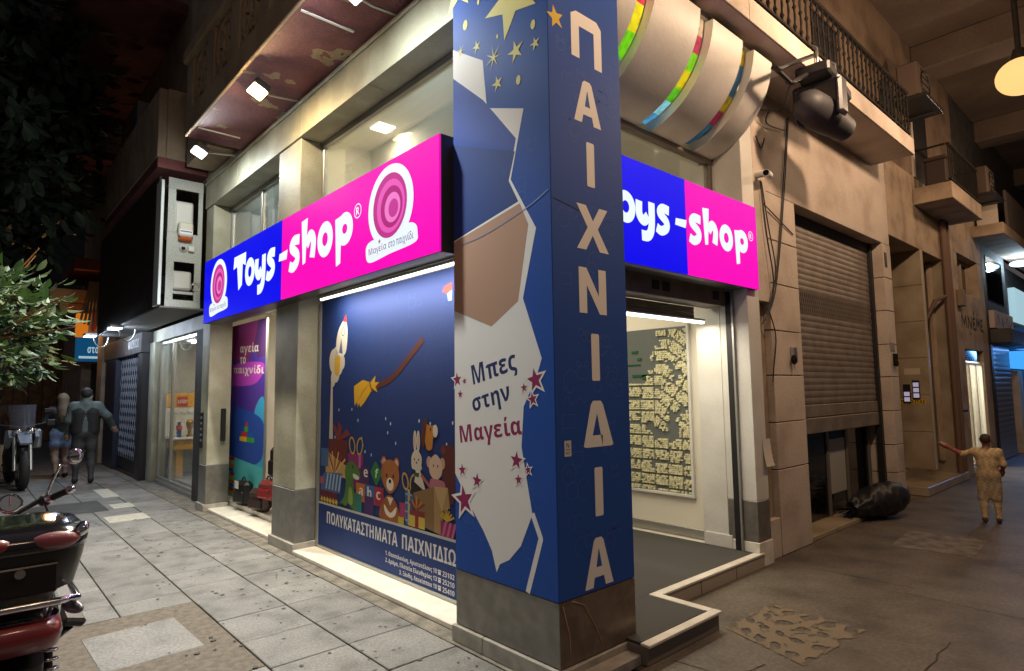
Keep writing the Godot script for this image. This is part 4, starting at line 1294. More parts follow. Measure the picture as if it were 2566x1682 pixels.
	part(f, "sign_board", mk(lin(0.45, 0.36, 0.32), 0.6), Vector3(-0.343, 2.75, -15.3), Vector3(-0.25, 3.12, -13.3), 0.006)
	lt = B.new(f.position)
	p = Print.new(lt, Vector3(-0.25, 2.8, -13.4), Vector3(0, 0, -1), Vector3(0, 1, 0))
	for s in [[0.2, 0.02, 0.3, 0.25, 0.42, 0.05], [0.6, 0.05, 0.75, 0.2, 0.7, 0.02, 0.9, 0.14], [1.05, 0.02, 1.2, 0.24, 1.3, 0.04], [1.45, 0.2, 1.5, 0.05, 1.7, 0.15]]:
		p.sstroke(s, 0.04, lin(0.12, 0.03, 0.03))
	obj("scrawl", lt, M.print, f)
	part(f, "awning", M.dark_wall, Vector3(-0.343, 2.42, -15.35), Vector3(0.02, 2.72, -13.2), 0.02)
	slats_between(f, "slat", mk(lin(0.32, 0.31, 0.32), 0.35, 0.6), -0.36, -15.2, -13.25, 0.02, 2.4, 0.11)
	part(f, "shutter_guide", M.dark_metal, Vector3(-0.42, 0.0, -13.25), Vector3(-0.31, 2.4, -13.08), 0.004)
	# higher facade behind the balconies
	var u := thing("arcade_facade", "plain ochre arcade wall rising behind the balcony railings", "wall", Vector3(-0.5, 4.9, -12))
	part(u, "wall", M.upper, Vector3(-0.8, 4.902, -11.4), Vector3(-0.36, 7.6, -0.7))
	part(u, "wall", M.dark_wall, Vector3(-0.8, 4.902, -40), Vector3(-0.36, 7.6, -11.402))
	part(u, "door_recess", M.black, Vector3(-0.359, 4.903, -9.6), Vector3(-0.35, 6.3, -8.75))
	part(u, "door_frame", M.plaster, Vector3(-0.359, 4.903, -8.749), Vector3(-0.33, 6.3, -8.65))

func railing(t: Node3D, z0: float, z1: float, x: float, y0: float, y1: float, fancy: bool):
	var r := part(t, "top_rail", M.iron, Vector3(x - 0.025, y1 - 0.03, z1), Vector3(x + 0.025, y1, z0), 0.008)
	part(t, "bottom_rail", M.iron, Vector3(x - 0.018, y0, z1), Vector3(x + 0.018, y0 + 0.025, z0), 0.005)
	part(t, "end_rail", M.iron, Vector3(-0.35, y1 - 0.03, z1 - 0.005), Vector3(x - 0.026, y1 - 0.001, z1 + 0.035), 0.006)
	part(t, "end_rail", M.iron, Vector3(-0.35, y0, z1 - 0.005), Vector3(x - 0.02, y0 + 0.024, z1 + 0.03), 0.005)
	var h := y1 - y0 - 0.055
	var b := B.new()
	b.tube([Vector3(0, 0, 0), Vector3(0, h, 0)], 0.009, 6)
	if fancy:
		for y in [0.12, 0.5, 0.85]:
			b.lathe([Vector2(0.009, -0.025), Vector2(0.02, 0), Vector2(0.009, 0.025)], Vector3(0, h * y, 0), Basis.IDENTITY, 7)
		for sg in [-1, 1]:
			var path := []
			for i in 11:
				var a := i / 10.0
				path.append(Vector3(0.004 * sg, h * (0.5 + 0.38 * sg * a), 0.03 * sin(a * PI * 1.3) * sg))
			b.tube(path, 0.007, 5)
	var mesh := b.st.commit()
	var gap := 0.135 if fancy else 0.1
	var n := int((z0 - z1) / gap)
	for i in n + 1:
		var o := MeshInstance3D.new()
		o.mesh = mesh
		o.material_override = M.iron
		o.name = "baluster"
		t.add_child(o, true)
		o.position = Vector3(x, y0 + 0.025, z1 + 0.02 + (z0 - z1 - 0.04) * i / n) - t.position
	for i in 5:
		var o := MeshInstance3D.new()
		o.mesh = mesh
		o.material_override = M.iron
		o.name = "baluster"
		t.add_child(o, true)
		o.position = Vector3(lerpf(-0.3, x - 0.1, i / 4.0), y0 + 0.025, z1 + 0.015) - t.position

func balconies():
	var t := thing("long_balcony", "long pale balcony edge with ornate black iron railing above the shutter", "balcony", Vector3(-0.1, 4.6, -4))
	part(t, "slab", M.plaster, Vector3(-0.35, 4.6, -6.67), Vector3(0.16, 4.8, -0.69), 0.006)
	for q in [[-2.2, -0.69], [-3.35, -2.205], [-6.67, -3.355]]:
		part(t, "edge_stone", M.plaster, Vector3(0.161, 4.6, q[0]), Vector3(0.172, 4.81, q[1]), 0.003)
	railing(t, -0.7, -6.62, 0.14, 4.86, 5.44, true)
	part(t, "railing_mat", M.dark_metal, Vector3(0.08, 4.87, -4.35), Vector3(0.1, 5.4, -3.7), 0.01)
	part(t, "railing_mat", M.dark_metal, Vector3(0.08, 4.87, -6.2), Vector3(0.1, 5.35, -5.75), 0.01)
	t = thing("small_balcony", "small square balcony with thin railing, second along the arcade wall", "balcony", Vector3(-0.1, 4.42, -9.5))
	part(t, "slab", M.plaster_dirty, Vector3(-0.35, 4.42, -10.5), Vector3(0.17, 4.68, -8.54), 0.008)
	railing(t, -8.58, -10.46, 0.14, 4.72, 5.3, false)
	part(t, "near_rail", M.iron, Vector3(-0.35, 5.27, -8.6), Vector3(0.11, 5.298, -8.57), 0.006)
	var c := thing("covered_box", "dark covered box standing on the small balcony", "box", Vector3(-0.05, 4.69, -8.85))
	part(c, "body", mk(lin(0.035, 0.022, 0.016), 0.8), Vector3(-0.2, 4.685, -9.05), Vector3(0.1, 5.1, -8.66), 0.03)
	part(c, "lid", mk(lin(0.05, 0.03, 0.022), 0.8), Vector3(-0.22, 5.102, -9.07), Vector3(0.11, 5.15, -8.645), 0.02)
	t = thing("screened_balcony", "farthest balcony with mesh screen over the blue lit shops", "balcony", Vector3(-0.1, 4.5, -14))
	part(t, "slab", M.plaster_dirty, Vector3(-0.35, 4.5, -22), Vector3(0.17, 4.72, -12.35), 0.008)
	part(t, "screen", nmat([[0.4, lin(0.05, 0.04, 0.03)], [0.6, lin(0.14, 0.1, 0.075)]], 0.9, 0.3, 0.06, 71), Vector3(0.1, 4.73, -22), Vector3(0.15, 5.5, -13.0), 0.01)
	part(t, "shutter_leaf", M.plaster, Vector3(-0.3, 4.75, -12.7), Vector3(0.05, 5.35, -12.65), 0.01)
	# air conditioners on the facade
	for q in [[Vector3(0.02, 5.62, -7.6), "dusty brown air conditioner bracketed high beside the iron railing"], [Vector3(0.0, 5.15, -11.9), "rusty air conditioner over the farthest balcony"]]:
		var p: Vector3 = q[0]
		var a := thing("air_conditioner", q[1], "air conditioner", p, "air conditioners along the arcade wall")
		part(a, "case", mk(lin(0.09, 0.06, 0.042), 0.75), p + Vector3(-0.16, 0.0, -0.36), p + Vector3(0.1, 0.54, 0.3), 0.02)
		var b := B.new(p)
		b.torus(p + Vector3(0.105, 0.28, -0.06), 0.2, 0.012, Basis(Vector3.UP, PI / 2), 24, 6)
		for i in 5:
			b.box(p + Vector3(0.1, 0.1 + i * 0.09, -0.24), p + Vector3(0.11, 0.11 + i * 0.09, 0.12))
		obj("fan_grille", b, M.dark_metal, a)
		part(a, "tray", M.dark_metal, p + Vector3(-0.2, -0.06, -0.45), p + Vector3(0.22, -0.005, 0.42), 0.01)
		part(a, "bracket", M.dark_metal, p + Vector3(-0.36, -0.1, -0.3), p + Vector3(0.15, -0.062, -0.25))
	var pp := thing("drain_pipes", "pair of brown drain pipes down the wall by the second balcony", "pipe", Vector3(-0.3, 3.7, -10.1))
	for z in [-9.9, -10.12]:
		var b := B.new(pp.position)
		b.tube([Vector3(-0.29, 0.15, z), Vector3(-0.29, 4.4, z)], 0.045, 10)
		obj("pipe", b, mk(lin(0.14, 0.08, 0.05), 0.7), pp)
	var b2 := B.new(pp.position)
	b2.tube([Vector3(-0.29, 3.1, -9.9), Vector3(-0.4, 3.0, -9.6), Vector3(-0.6, 2.4, -9.3), Vector3(-0.8, 2.1, -8.9)], 0.03, 8)
	obj("branch_pipe", b2, mk(lin(0.12, 0.07, 0.05), 0.7), pp)

func arcade():
	var b := B.new()
	var t := thing("arcade_ceiling", "high brown arcade ceiling with shallow cross beams and hanging globe lamps", "ceiling", Vector3(3, 7.2, -14))
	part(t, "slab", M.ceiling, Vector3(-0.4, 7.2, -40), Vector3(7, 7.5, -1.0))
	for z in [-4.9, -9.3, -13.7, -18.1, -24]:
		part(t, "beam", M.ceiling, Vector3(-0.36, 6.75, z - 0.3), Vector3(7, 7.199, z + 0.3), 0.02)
	# columns on the open side, outside the picture, carry the ceiling
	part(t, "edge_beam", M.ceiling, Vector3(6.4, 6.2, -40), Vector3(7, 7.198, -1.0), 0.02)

func canopy():
	# white curved bands with painted glass between them, over the right sign
	var t := thing("curved_canopy", "white curved window canopy with painted rainbow glass strips over the entrance sign", "canopy", Vector3(-0.4, 3.8, -1.8))
	var c := Vector2(-0.745, 4.58)
	var R := 0.777
	var arc := func(z0, z1, r0, r1, b, a0, a1):
		var n := 24
		for i in n:
			var s: float = lerpf(a0, a1, i / float(n))
			var e: float = lerpf(a0, a1, (i + 1) / float(n))
			var P := func(r, a, z): return Vector3(c.x + r * cos(a), c.y + r * sin(a), z)
			var nn := [Vector3(cos(s), sin(s), 0), Vector3(cos(e), sin(e), 0)]
			b.sm(P.call(r1, s, z0), P.call(r1, e, z0), P.call(r1, e, z1), nn[0], nn[1], nn[1])
			b.sm(P.call(r1, s, z0), P.call(r1, e, z1), P.call(r1, s, z1), nn[0], nn[1], nn[0])
			b.quad(P.call(r0, s, z0), P.call(r0, e, z0), P.call(r0, e, z1), P.call(r0, s, z1), -nn[0])
			for z in [z0, z1]:
				b.quad(P.call(r0, s, z), P.call(r0, e, z), P.call(r1, e, z), P.call(r1, s, z), Vector3(0, 0, 1 if z == maxf(z0, z1) else -1))
	var a0 := deg_to_rad(-82.0)
	var a1 := deg_to_rad(-3.0)
	for q in [[-0.69, -0.92], [-1.1, -1.68], [-1.87, -2.35], [-2.55, -2.885]]:
		var b := B.new(t.position)
		arc.call(q[1], q[0], R - 0.075, R, b, a0, a1)
		obj("white_band", b, M.facade_white, t)
	var cols := [["ef3b1a", "5a6f78", "6fd01a", "e8e020", "e04058"], ["4a9fd0", "8fd8e8", "5cc81c", "e8d410", "7ed820", "c0405a", "d8b890"], ["2f6a8f", "3a7fa0", "b02a52", "c8a818", "2f6480", "2a5f80", "c0a010"]]
	var lits := [0.85, 0.8, 0.22]
	var gaps := [[-0.92, -1.1], [-1.68, -1.87], [-2.35, -2.55]]
	for k in 3:
		var n: int = cols[k].size()
		for i in n:
			var b := B.new(t.position)
			var s0: float = lerpf(a0, a1, i / float(n)) + rng.randf_range(-0.02, 0.02) * (1 if i > 0 else 0)
			arc.call(gaps[k][1] + 0.003, gaps[k][0] - 0.003, R - 0.1, R - 0.085, b, s0, lerpf(a0, a1, (i + 1) / float(n)) + 0.02)
			var col := Color(cols[k][i])
			var m := nmat([[0.2, (col * 0.75).srgb_to_linear()], [0.7, col.srgb_to_linear()]], 0.3, 0.5, 0.012, 80 + i)
			m.emission_enabled = true
			m.emission_texture = m.albedo_texture
			m.emission = Color.WHITE
			m.emission_operator = BaseMaterial3D.EMISSION_OP_MULTIPLY
			m.emission_energy_multiplier = lits[k]  # own glow stands in for room light shining through the glass
			obj("painted_glass", b, m, t)
	part(t, "transom_bar", mk(lin(0.2, 0.17, 0.14), 0.5, 0.3), Vector3(-0.68, 3.77, -2.895), Vector3(-0.6, 3.815, -0.69), 0.006)
	part(t, "frame_post", mk(lin(0.2, 0.17, 0.14), 0.5, 0.3), Vector3(-0.68, 3.3, -2.896), Vector3(-0.61, 3.769, -2.85), 0.006)
	part(t, "pane", M.glass, Vector3(-0.65, 3.3, -2.849), Vector3(-0.642, 3.768, -0.69))
	part(t, "sill", M.facade_white, Vector3(-0.86, 3.302, -2.896), Vector3(-0.5, 3.34, -0.69), 0.004)

func toy_lettering(p: Print, x: float, y: float, s: float, c: Color, c2: Color):
	# jaunty brush letters; unit s = height of an o
	var W := 0.35 * s
	var o := func(cx, cy, rx, ry): p.ring(x + cx * s, y + cy * s, rx * s, ry * s, W * 0.92, c, -0.08)
	var k := func(a, w := 1.0):
		var q := []
		for i in range(0, a.size(), 2):
			q.append(x + a[i] * s); q.append(y + a[i + 1] * s)
		p.sstroke(q, W * w, c)
	var poly := func(a):
		var q := []
		for i in range(0, a.size(), 2):
			q.append(x + a[i] * s); q.append(y + a[i + 1] * s)
		p.nums(q, c)
	poly.call([0.0, 0.86, 0.08, 1.33, 1.38, 1.33, 1.36, 0.83, 1.04, 0.95, 1.0, 0.15, 0.62, -0.02, 0.42, 0.92])
	o.call(1.82, 0.52, 0.5, 0.52)
	k.call([2.52, 0.86, 2.52, 0.42, 2.75, 0.24, 3.0, 0.42])
	k.call([3.2, 0.92, 3.17, 0.1, 2.98, -0.22, 2.62, -0.26])
	k.call([4.2, 0.82, 3.82, 0.84, 3.66, 0.66, 4.02, 0.42, 4.02, 0.2, 3.72, 0.06, 3.46, 0.14], 0.92)
	poly.call([4.55, 0.42, 4.6, 0.66, 5.28, 0.7, 5.2, 0.4])
	k.call([6.2, 0.86, 5.78, 0.88, 5.6, 0.68, 6.02, 0.42, 6.02, 0.18, 5.72, 0.04, 5.44, 0.12], 0.92)
	poly.call([6.35, 1.36, 6.8, 1.4, 6.66, 0.04, 6.46, 0.0])
	k.call([6.72, 0.56, 7.0, 0.82, 7.22, 0.62, 7.14, 0.12], 0.98)
	o.call(8.0, 0.5, 0.5, 0.52)
	poly.call([8.64, 0.92, 9.02, 0.96, 8.98, -0.36, 8.72, -0.42])
	p.ring(x + 9.22 * s, y + 0.55 * s, 0.47 * s, 0.46 * s, W * 0.92, c)
	p.ring(x + 9.95 * s, y + 0.88 * s, 0.2 * s, 0.2 * s, 0.03 * s, c)
	p.text("R", x + 9.86 * s, y + 0.78 * s, 0.17 * s, 0.2 * s, c)

func emblem(t: Node3D, O: Vector3, U: Vector3, cx: float, w: float, yb: float, yt: float):
	# arched white badge with a pink swirl and a ribbon of words
	var b := B.new(t.position)
	var p := Print.new(b, O, U, Vector3.UP)
	var white := Color.WHITE
	var h := yt - yb
	p.oval(cx - w * 0.01, yb + h * 0.56, w * 0.44, h * 0.45, white, -0.1, 40)
	p.curve([cx - w * 0.5, yb + h * 0.13, cx - w * 0.46, yb + h * 0.22, cx - w * 0.3, yb + h * 0.25, cx, yb + h * 0.26, cx + w * 0.3, yb + h * 0.29, cx + w * 0.46, yb + h * 0.25, cx + w * 0.5, yb + h * 0.15, cx + w * 0.45, yb + h * 0.06, cx, yb + h * 0.03, cx - w * 0.42, yb], white)
	var m := glow(Color(0.93, 0.97, 1.0), 0.95)
	obj("badge", b, m, t)
	var cols := [Color(0.78, 0.2, 0.56), Color(0.95, 0.36, 0.75), Color(0.72, 0.14, 0.5), Color(0.98, 0.5, 0.82), Color(0.8, 0.22, 0.6)]
	for i in 5:
		b = B.new(t.position)
		p = Print.new(b, O + U.cross(Vector3.UP).normalized() * (0.003 + 0.0005 * i), U, Vector3.UP)
		var r := 1.0 - i * 0.18
		p.oval(cx - w * 0.01 + w * 0.02 * i, yb + h * 0.56 - h * 0.012 * i, w * 0.33 * r, h * 0.355 * r, white, -0.1, 36)
		obj("swirl_ring", b, glow(cols[i], 0.85), t)
	b = B.new(t.position)
	p = Print.new(b, O + U.cross(Vector3.UP).normalized() * 0.006, U, Vector3.UP)
	p.text("Μαγεία", cx - w * 0.42, yb + h * 0.06, w * 0.36, h * 0.1, hexl("7a2a66"), 0.03, false)
	p.text("στο παιχνίδι", cx - w * 0.02, yb + h * 0.065, w * 0.46, h * 0.11, hexl("2c2a66"), 0.03, false)
	p.star(cx - w * 0.2, yb + h * 0.2, w * 0.03, hexl("8a3a6a"))
	obj("badge_words", b, mk(Color.WHITE, 0.5, 0.0, true), t)

func signs():
	var blue := glow(Color(0.005, 0.01, 0.93), 1.0, 0.06)
	var pink := glow(Color(1.0, 0.0, 0.745), 0.97, 0.06)
	var white := glow(Color(0.93, 0.98, 1.0), 1.0)
	var t := thing("window_sign", "blue and pink lightbox sign with two emblems over the shop windows", "sign", Vector3(-3.65, 2.54, 0.0))
	part(t, "housing", mk(lin(0.05, 0.045, 0.05), 0.4, 0.3), Vector3(-6.41, 2.542, -0.095), Vector3(-0.957, 3.373, 0.085), 0.004)
	part(t, "blue_panel", blue, Vector3(-6.408, 2.546, 0.0855), Vector3(-3.7285, 3.369, 0.099))
	part(t, "pink_panel", pink, Vector3(-3.7275, 2.546, 0.0855), Vector3(-0.961, 3.369, 0.099))
	var b := B.new(t.position)
	var p := Print.new(b, Vector3(0, 0, 0.1), Vector3(1, 0, 0), Vector3(0, 1, 0))
	toy_lettering(p, -5.22, 2.815, 0.312, Color.WHITE, Color.WHITE)
	obj("lettering", b, white, t)
	emblem(t, Vector3(0, 0, 0.1), Vector3(1, 0, 0), -1.6, 0.75, 2.62, 3.325)
	emblem(t, Vector3(0, 0, 0.1), Vector3(1, 0, 0), -5.78, 0.75, 2.605, 3.305)
	area("window_sign_light", Vector3(-2.35, 2.95, 0.13), Vector3(0, 0, 1), 2.7, 0.8, 0.35, Color(1.0, 0.1, 0.78))
	area("window_sign_light", Vector3(-5.05, 2.95, 0.13), Vector3(0, 0, 1), 2.6, 0.8, 0.22, Color(0.25, 0.3, 1.0))
	t = thing("entrance_sign", "blue and pink lightbox sign over the entrance, partly behind the pillar", "sign", Vector3(-0.29, 2.504, -1.9))
	part(t, "housing", mk(lin(0.12, 0.11, 0.11), 0.35, 0.5), Vector3(-0.46, 2.504, -2.88), Vector3(-0.2855, 3.296, -0.69), 0.004)
	part(t, "housing", mk(lin(0.12, 0.11, 0.11), 0.35, 0.5), Vector3(-0.312, 2.505, -3.056), Vector3(-0.285, 3.295, -2.882), 0.004)
	part(t, "blue_panel", blue, Vector3(-0.2845, 2.508, -1.8435), Vector3(-0.271, 3.292, -0.69))
	part(t, "pink_panel", pink, Vector3(-0.2845, 2.508, -3.052), Vector3(-0.271, 3.292, -1.8445))
	b = B.new(t.position)
	p = Print.new(b, Vector3(-0.27, 0, 0), Vector3(0, 0, -1), Vector3(0, 1, 0))
	toy_lettering(p, 0.631, 2.793, 0.231, Color.WHITE, Color.WHITE)
	obj("lettering", b, white, t)
	area("entrance_sign_light", Vector3(-0.24, 2.9, -2.5), Vector3(1, 0, 0), 1.2, 0.8, 0.2, Color(1.0, 0.1, 0.78))
	area("entrance_sign_light", Vector3(-0.24, 2.9, -1.3), Vector3(1, 0, 0), 1.2, 0.8, 0.1, Color(0.25, 0.3, 1.0))

func flood(x: float, c: Color, e: float, label: String):
	var lp := Vector3(x + 0.28, 4.53, 0.46)
	var t := thing("floodlight", label, "floodlight", lp, "floodlights on arms over the windows")
	var b := B.new(lp)
	b.tube([Vector3(x, 4.7, -0.05), Vector3(x + 0.03, 4.66, 0.18), Vector3(x + 0.1, 4.62, 0.3), lp + Vector3(0, 0.06, -0.04)], 0.012, 8)
	obj("arm", b, M.alu, t)
	var m := Basis.from_euler(Vector3(-0.45, 0, 0))
	b = B.new(lp)
	b.obox(lp + m * Vector3(0, 0.035, 0), Vector3(0.22, 0.05, 0.16), m, 0.012)
	for i in 6:
		b.obox(lp + m * Vector3(-0.08 + i * 0.032, 0.068, 0), Vector3(0.008, 0.03, 0.14), m)
	obj("body", b, M.dark_metal, t)
	b = B.new(lp)
	b.obox(lp + m * Vector3(0, -0.004, 0), Vector3(0.205, 0.03, 0.15), m, 0.01)
	obj("lens", b, glow(c, 9.0), t)
	var l := SpotLight3D.new()
	l.name = numbered("floodlight_lamp")
	l.light_energy = e
	l.light_color = c
	l.light_size = 0.06
	l.spot_range = 60.0
	l.spot_attenuation = 2.0
	l.spot_angle = 66.0
	l.spot_angle_attenuation = 0.6
	l.shadow_enabled = true
	add_child(l)
	var at := lp + m * Vector3(0, -0.03, 0)
	l.look_at_from_position(at, at + Vector3(0, -0.85, 0.5), Vector3.RIGHT)
	omni("floodlight_glare", lp + m * Vector3(0, -0.006, 0), e * 0.19, c, 0.04)

func led(called: String, label: String, p: Vector3, q: Vector3, e: float, down: Vector3):
	var t := thing(called, label, "lamp", (p + q) / 2)
	var b := B.new(t.position)
	var d := (q - p).normalized()
	var m := Basis(d, -down, d.cross(-down))
	b.obox((p + q) / 2 - down * 0.018, Vector3((q - p).length(), 0.022, 0.05), m, 0.004)
	obj("housing", b, M.alu, t)
	b = B.new(t.position)
	b.obox((p + q) / 2 + down * 0.004, Vector3((q - p).length() - 0.01, 0.024, 0.042), m, 0.006)
	obj("tube", b, glow(Color(1.0, 0.98, 0.95), 4.0), t)
	area(called + "_light", (p + q) / 2 + down * 0.019, down, (q - p).length() - 0.02, 0.05, e, Color(1.0, 0.95, 0.86), d.cross(down))

func lamps():
	flood(-3.77, Color(1.0, 0.87, 0.66), 14.0, "warm floodlight on an arm in front of the wide shop window")
	flood(-5.75, Color(0.95, 0.985, 0.98), 14.0, "cold white floodlight on an arm by the service panel")
	flood(-1.79, Color(0.95, 0.985, 0.98), 14.0, "cold white floodlight next to the blue corner pillar")
	led("window_light_bar", "long white light bar under the sign above the blue window poster", Vector3(-3.24, 2.512, -0.11), Vector3(-1.0, 2.512, -0.11), 3.0, Vector3(0, -0.9, -0.436).normalized())
	led("entrance_light_bar", "white light bar inside the entrance in front of the brick relief", Vector3(-0.72, 2.225, -0.72), Vector3(-0.72, 2.225, -2.8), 2.4, Vector3.DOWN)
	area("shop_ceiling_light", Vector3(-1.9, 2.93, -1.9), Vector3.DOWN, 1.2, 1.2, 3.4, Color(1.0, 0.95, 0.84), Vector3(1, 0, 0))
	area("shop_ceiling_light", Vector3(-3.46, 4.52, -0.9), Vector3.DOWN, 0.2, 0.2, 0.8, Color(1.0, 0.95, 0.84), Vector3(1, 0, 0))
	area("shop_window_light", Vector3(-5.7, 2.6, -0.46), Vector3(0, -1, -0.25), 2.0, 0.08, 5.0, Color(1.0, 0.96, 0.88), Vector3(1, 0, 0))
	# globes of the arcade
	for q in [[-8.7, "opal globe lamp hanging level with the marble doorway", 1.5], [-11.4, "opal globe lamp hanging level with the glass door", 1.5], [-6.0, "opal globe lamp glowing at the top right edge, before the second balcony", 2.6], [-3.3, "opal globe lamp hanging level with the stage light", 5.8], [-0.6, "opal globe lamp hanging level with the blue corner pillar", 2.2], [2.1, "opal globe lamp hanging nearest to the pavement", 2.2]]:
		var c := Vector3(1.37, 4.95, q[0])
		var t := thing("globe_lamp", q[1], "lamp", c, "globe lamps along the arcade")
		var b := B.new(c)
		b.ball(c, Vector3(0.225, 0.195, 0.225), Basis.IDENTITY, 28, 16)
		obj("globe", b, glow(Color(1.0, 0.8, 0.5), 1.15), t)
		b = B.new(c)
		b.lathe([Vector2(0.0, 0.32), Vector2(0.05, 0.31), Vector2(0.075, 0.21), Vector2(0.09, 0.18)], c, Basis.IDENTITY, 16)
		obj("cap", b, M.iron, t)
		b = B.new(c)
		b.tube([c + Vector3(0, 0.28, 0), c + Vector3(0, 2.25, 0)], 0.028, 10)
		obj("rod", b, M.iron, t)
		omni("globe_light", c, q[2], Color(1.0, 0.845, 0.7), 0.1)
	# cold lamps far along the pavement
	for q in [[-10.3, 0.5, "near"], [-12.2, 0.62, "far"]]:
		var c := Vector3(q[0], 2.78, q[1])
		var t := thing("shop_lamp", "%s one of two cold white lamps above the lattice gate" % ["nearer" if q[2] == "near" else "farther"][0], "lamp", c, "cold lamps above the gate")
		part(t, "head", mk(lin(0.6, 0.6, 0.62), 0.35), c + Vector3(-0.18, 0.012, -0.1), c + Vector3(0.18, 0.06, 0.1), 0.01)
		part(t, "lens", glow(Color(0.9, 0.95, 1.0), 6.0), c + Vector3(-0.16, -0.01, -0.09), c + Vector3(0.16, 0.011, 0.09), 0.004)
		var b := B.new(c)
		var path := []
		for i in 9:
			var a := PI * i / 8.0
			path.append(c + Vector3(0.1, 0.0 - 0.22 * sin(a), -0.05 - 0.25 * (1 - cos(a)) * 0.5))
		b.tube(path, 0.012, 6)
		obj("bent_arm", b, M.alu, t)
		omni("shop_lamp_light", c, 2.2, Color(0.86, 0.92, 1.0), 0.05)

func poster_window():
	var t := thing("window_poster", "night blue toy poster with rocket, presents and bear filling the shop window", "poster", Vector3(-2.3, 0.05, -0.35))
	var f := B.new(t.position)
	for q in [[-3.75, -3.7, 0.05, 2.53]]:
		f.box(Vector3(q[0], q[2], -0.4), Vector3(q[1], q[3], -0.31), 0.005)
	f.box(Vector3(-3.699, 0.04, -0.4), Vector3(-0.935, 0.07, -0.312), 0.005)
	obj("frame", f, M.alu, t)
	part(t, "sheet", mk(hexl("12306f"), 0.75), Vector3(-3.7, 0.07, -0.37), Vector3(-0.935, 2.56, -0.33))
	var b := B.new(t.position)
	var p := Print.new(b, Vector3(0, 0, -0.33), Vector3(1, 0, 0), Vector3(0, 1, 0))
	doodles(p, -3.6, 1.4, -1.3, 2.5, 60, hexl("1b3c80"), 11)
	var W := hexl("e6dfd0")
	var r := RandomNumberGenerator.new()
	r.seed = 5
	for i in 26:
		p.oval(r.randf_range(-3.65, -1.4), r.randf_range(0.95, 1.45), 0.01, 0.016, hexl("c8d4e4"), 0, 8)
	# rocket and its trail
	p.nums([-3.5, 1.06, -3.465, 1.72, -3.43, 1.72, -3.41, 1.06], hexl("cfc6b4"))
	for q in [[-3.42, 1.92, 0.09, 0.12], [-3.3, 1.9, 0.1, 0.13], [-3.36, 1.8, 0.08, 0.1], [-3.42, 1.74, 0.05, 0.08], [-3.22, 1.9, 0.05, 0.07], [-3.35, 2.0, 0.09, 0.06]]:
		p.oval(q[0], q[1], q[2], q[3], hexl("d6cdb8"))
	p.curve([-3.39, 1.8, -3.3, 1.78, -3.27, 1.95, -3.38, 1.96], hexl("d9a93c"))
	p.curve([-3.36, 2.02, -3.33, 2.2, -3.2, 2.32, -3.15, 2.3, -3.12, 2.18, -3.15, 2.0, -3.25, 1.96], W)
	p.nums([-3.22, 2.305, -3.155, 2.37, -3.135, 2.285], hexl("c8372d"))
	p.ring(-3.21, 2.2, 0.035, 0.045, 0.009, hexl("44506e"))
	p.nums([-3.3, 2.0, -3.25, 2.14, -3.22, 1.98], hexl("55668c"))
	p.nums([-3.36, 2.04, -3.4, 1.93, -3.31, 1.99], hexl("b8b4b0"))
	# broom
	p.sstroke([-2.62, 1.64, -2.29, 1.72, -2.02, 1.88, -1.8, 2.03], 0.055, hexl("54241c"))
	p.nums([-2.98, 1.66, -2.8, 1.715, -2.66, 1.69, -2.62, 1.64, -2.68, 1.58, -2.78, 1.5, -2.85, 1.46, -2.87, 1.5, -2.9, 1.455, -2.91, 1.51, -2.96, 1.47], hexl("d7a51e"))
	p.nums([-2.66, 1.69, -2.57, 1.75, -2.58, 1.69, -2.5, 1.69, -2.57, 1.65, -2.53, 1.6, -2.6, 1.62, -2.62, 1.64], hexl("d7a51e"))
	p.stroke([-2.68, 1.7, -2.63, 1.6], 0.025, hexl("8a5a1a"))
	for i in 4:
		p.stroke([-2.9 + i * 0.03, 1.52 + i * 0.03, -2.8 + i * 0.035, 1.6 + i * 0.022], 0.006, hexl("a87c14"))
	# saucer at the right edge
	p.nums([-1.4, 2.44, -1.5, 2.42, -1.53, 2.38, -1.47, 2.36, -1.4, 2.38], hexl("c0302c"))
	p.nums([-1.4, 2.38, -1.46, 2.36, -1.45, 2.3, -1.4, 2.3], hexl("8fb4cc"))
	# presents and toys
	p.nums([-3.5, 1.14, -3.1, 1.14, -3.1, 0.92, -3.5, 0.92], hexl("6e2a26"))
	for q in [[-3.42, 1.3, -3.3, 1.14], [-3.3, 1.32, -3.28, 1.14], [-3.12, 1.25, -3.26, 1.14]]:
		p.nums([q[0], q[1], q[0] + 0.09, q[1] - 0.05, q[2] + 0.03, q[3], q[2] - 0.03, q[3]], hexl("843430"))
	p.nums([-3.56, 1.02, -3.12, 0.9, -3.12, 0.78, -3.56, 0.78], hexl("caa05a"))
	for i in 7:
		p.stroke([-3.36, 0.8, -3.56 + i * 0.07, 1.05 - absf(i - 3) * 0.03], 0.022, hexl("8a3a20") if i % 2 else hexl("d8b070"))
	p.rect(-3.67, 0.86, -3.5, 1.04, hexl("4a6a9a"))
	p.rect(-3.08, 0.9, -2.78, 1.03, hexl("8a2a6a"))
	p.rect(-3.08, 0.7, -2.8, 0.9, hexl("6e2460"))
	p.rect(-2.87, 0.9, -2.83, 1.03, hexl("b86aa0"))
	for s in [-1, 1]:
		p.ring(-2.925 + s * 0.075, 1.1, 0.06, 0.085, 0.018, hexl("c9a53a"), -0.3 * s)
	# train
	p.nums([-3.67, 0.74, -3.58, 0.8, -3.2, 0.82, -3.24, 0.62, -3.67, 0.62], hexl("44689a"))
	for i in 5:
		p.nums([-3.52 + i * 0.07, 0.8, -3.49 + i * 0.07, 0.8, -3.53 + i * 0.07, 0.64, -3.56 + i * 0.07, 0.64], hexl("a9c0d6"))
	p.rect(-3.67, 0.55, -3.3, 0.62, hexl("6a2030"))
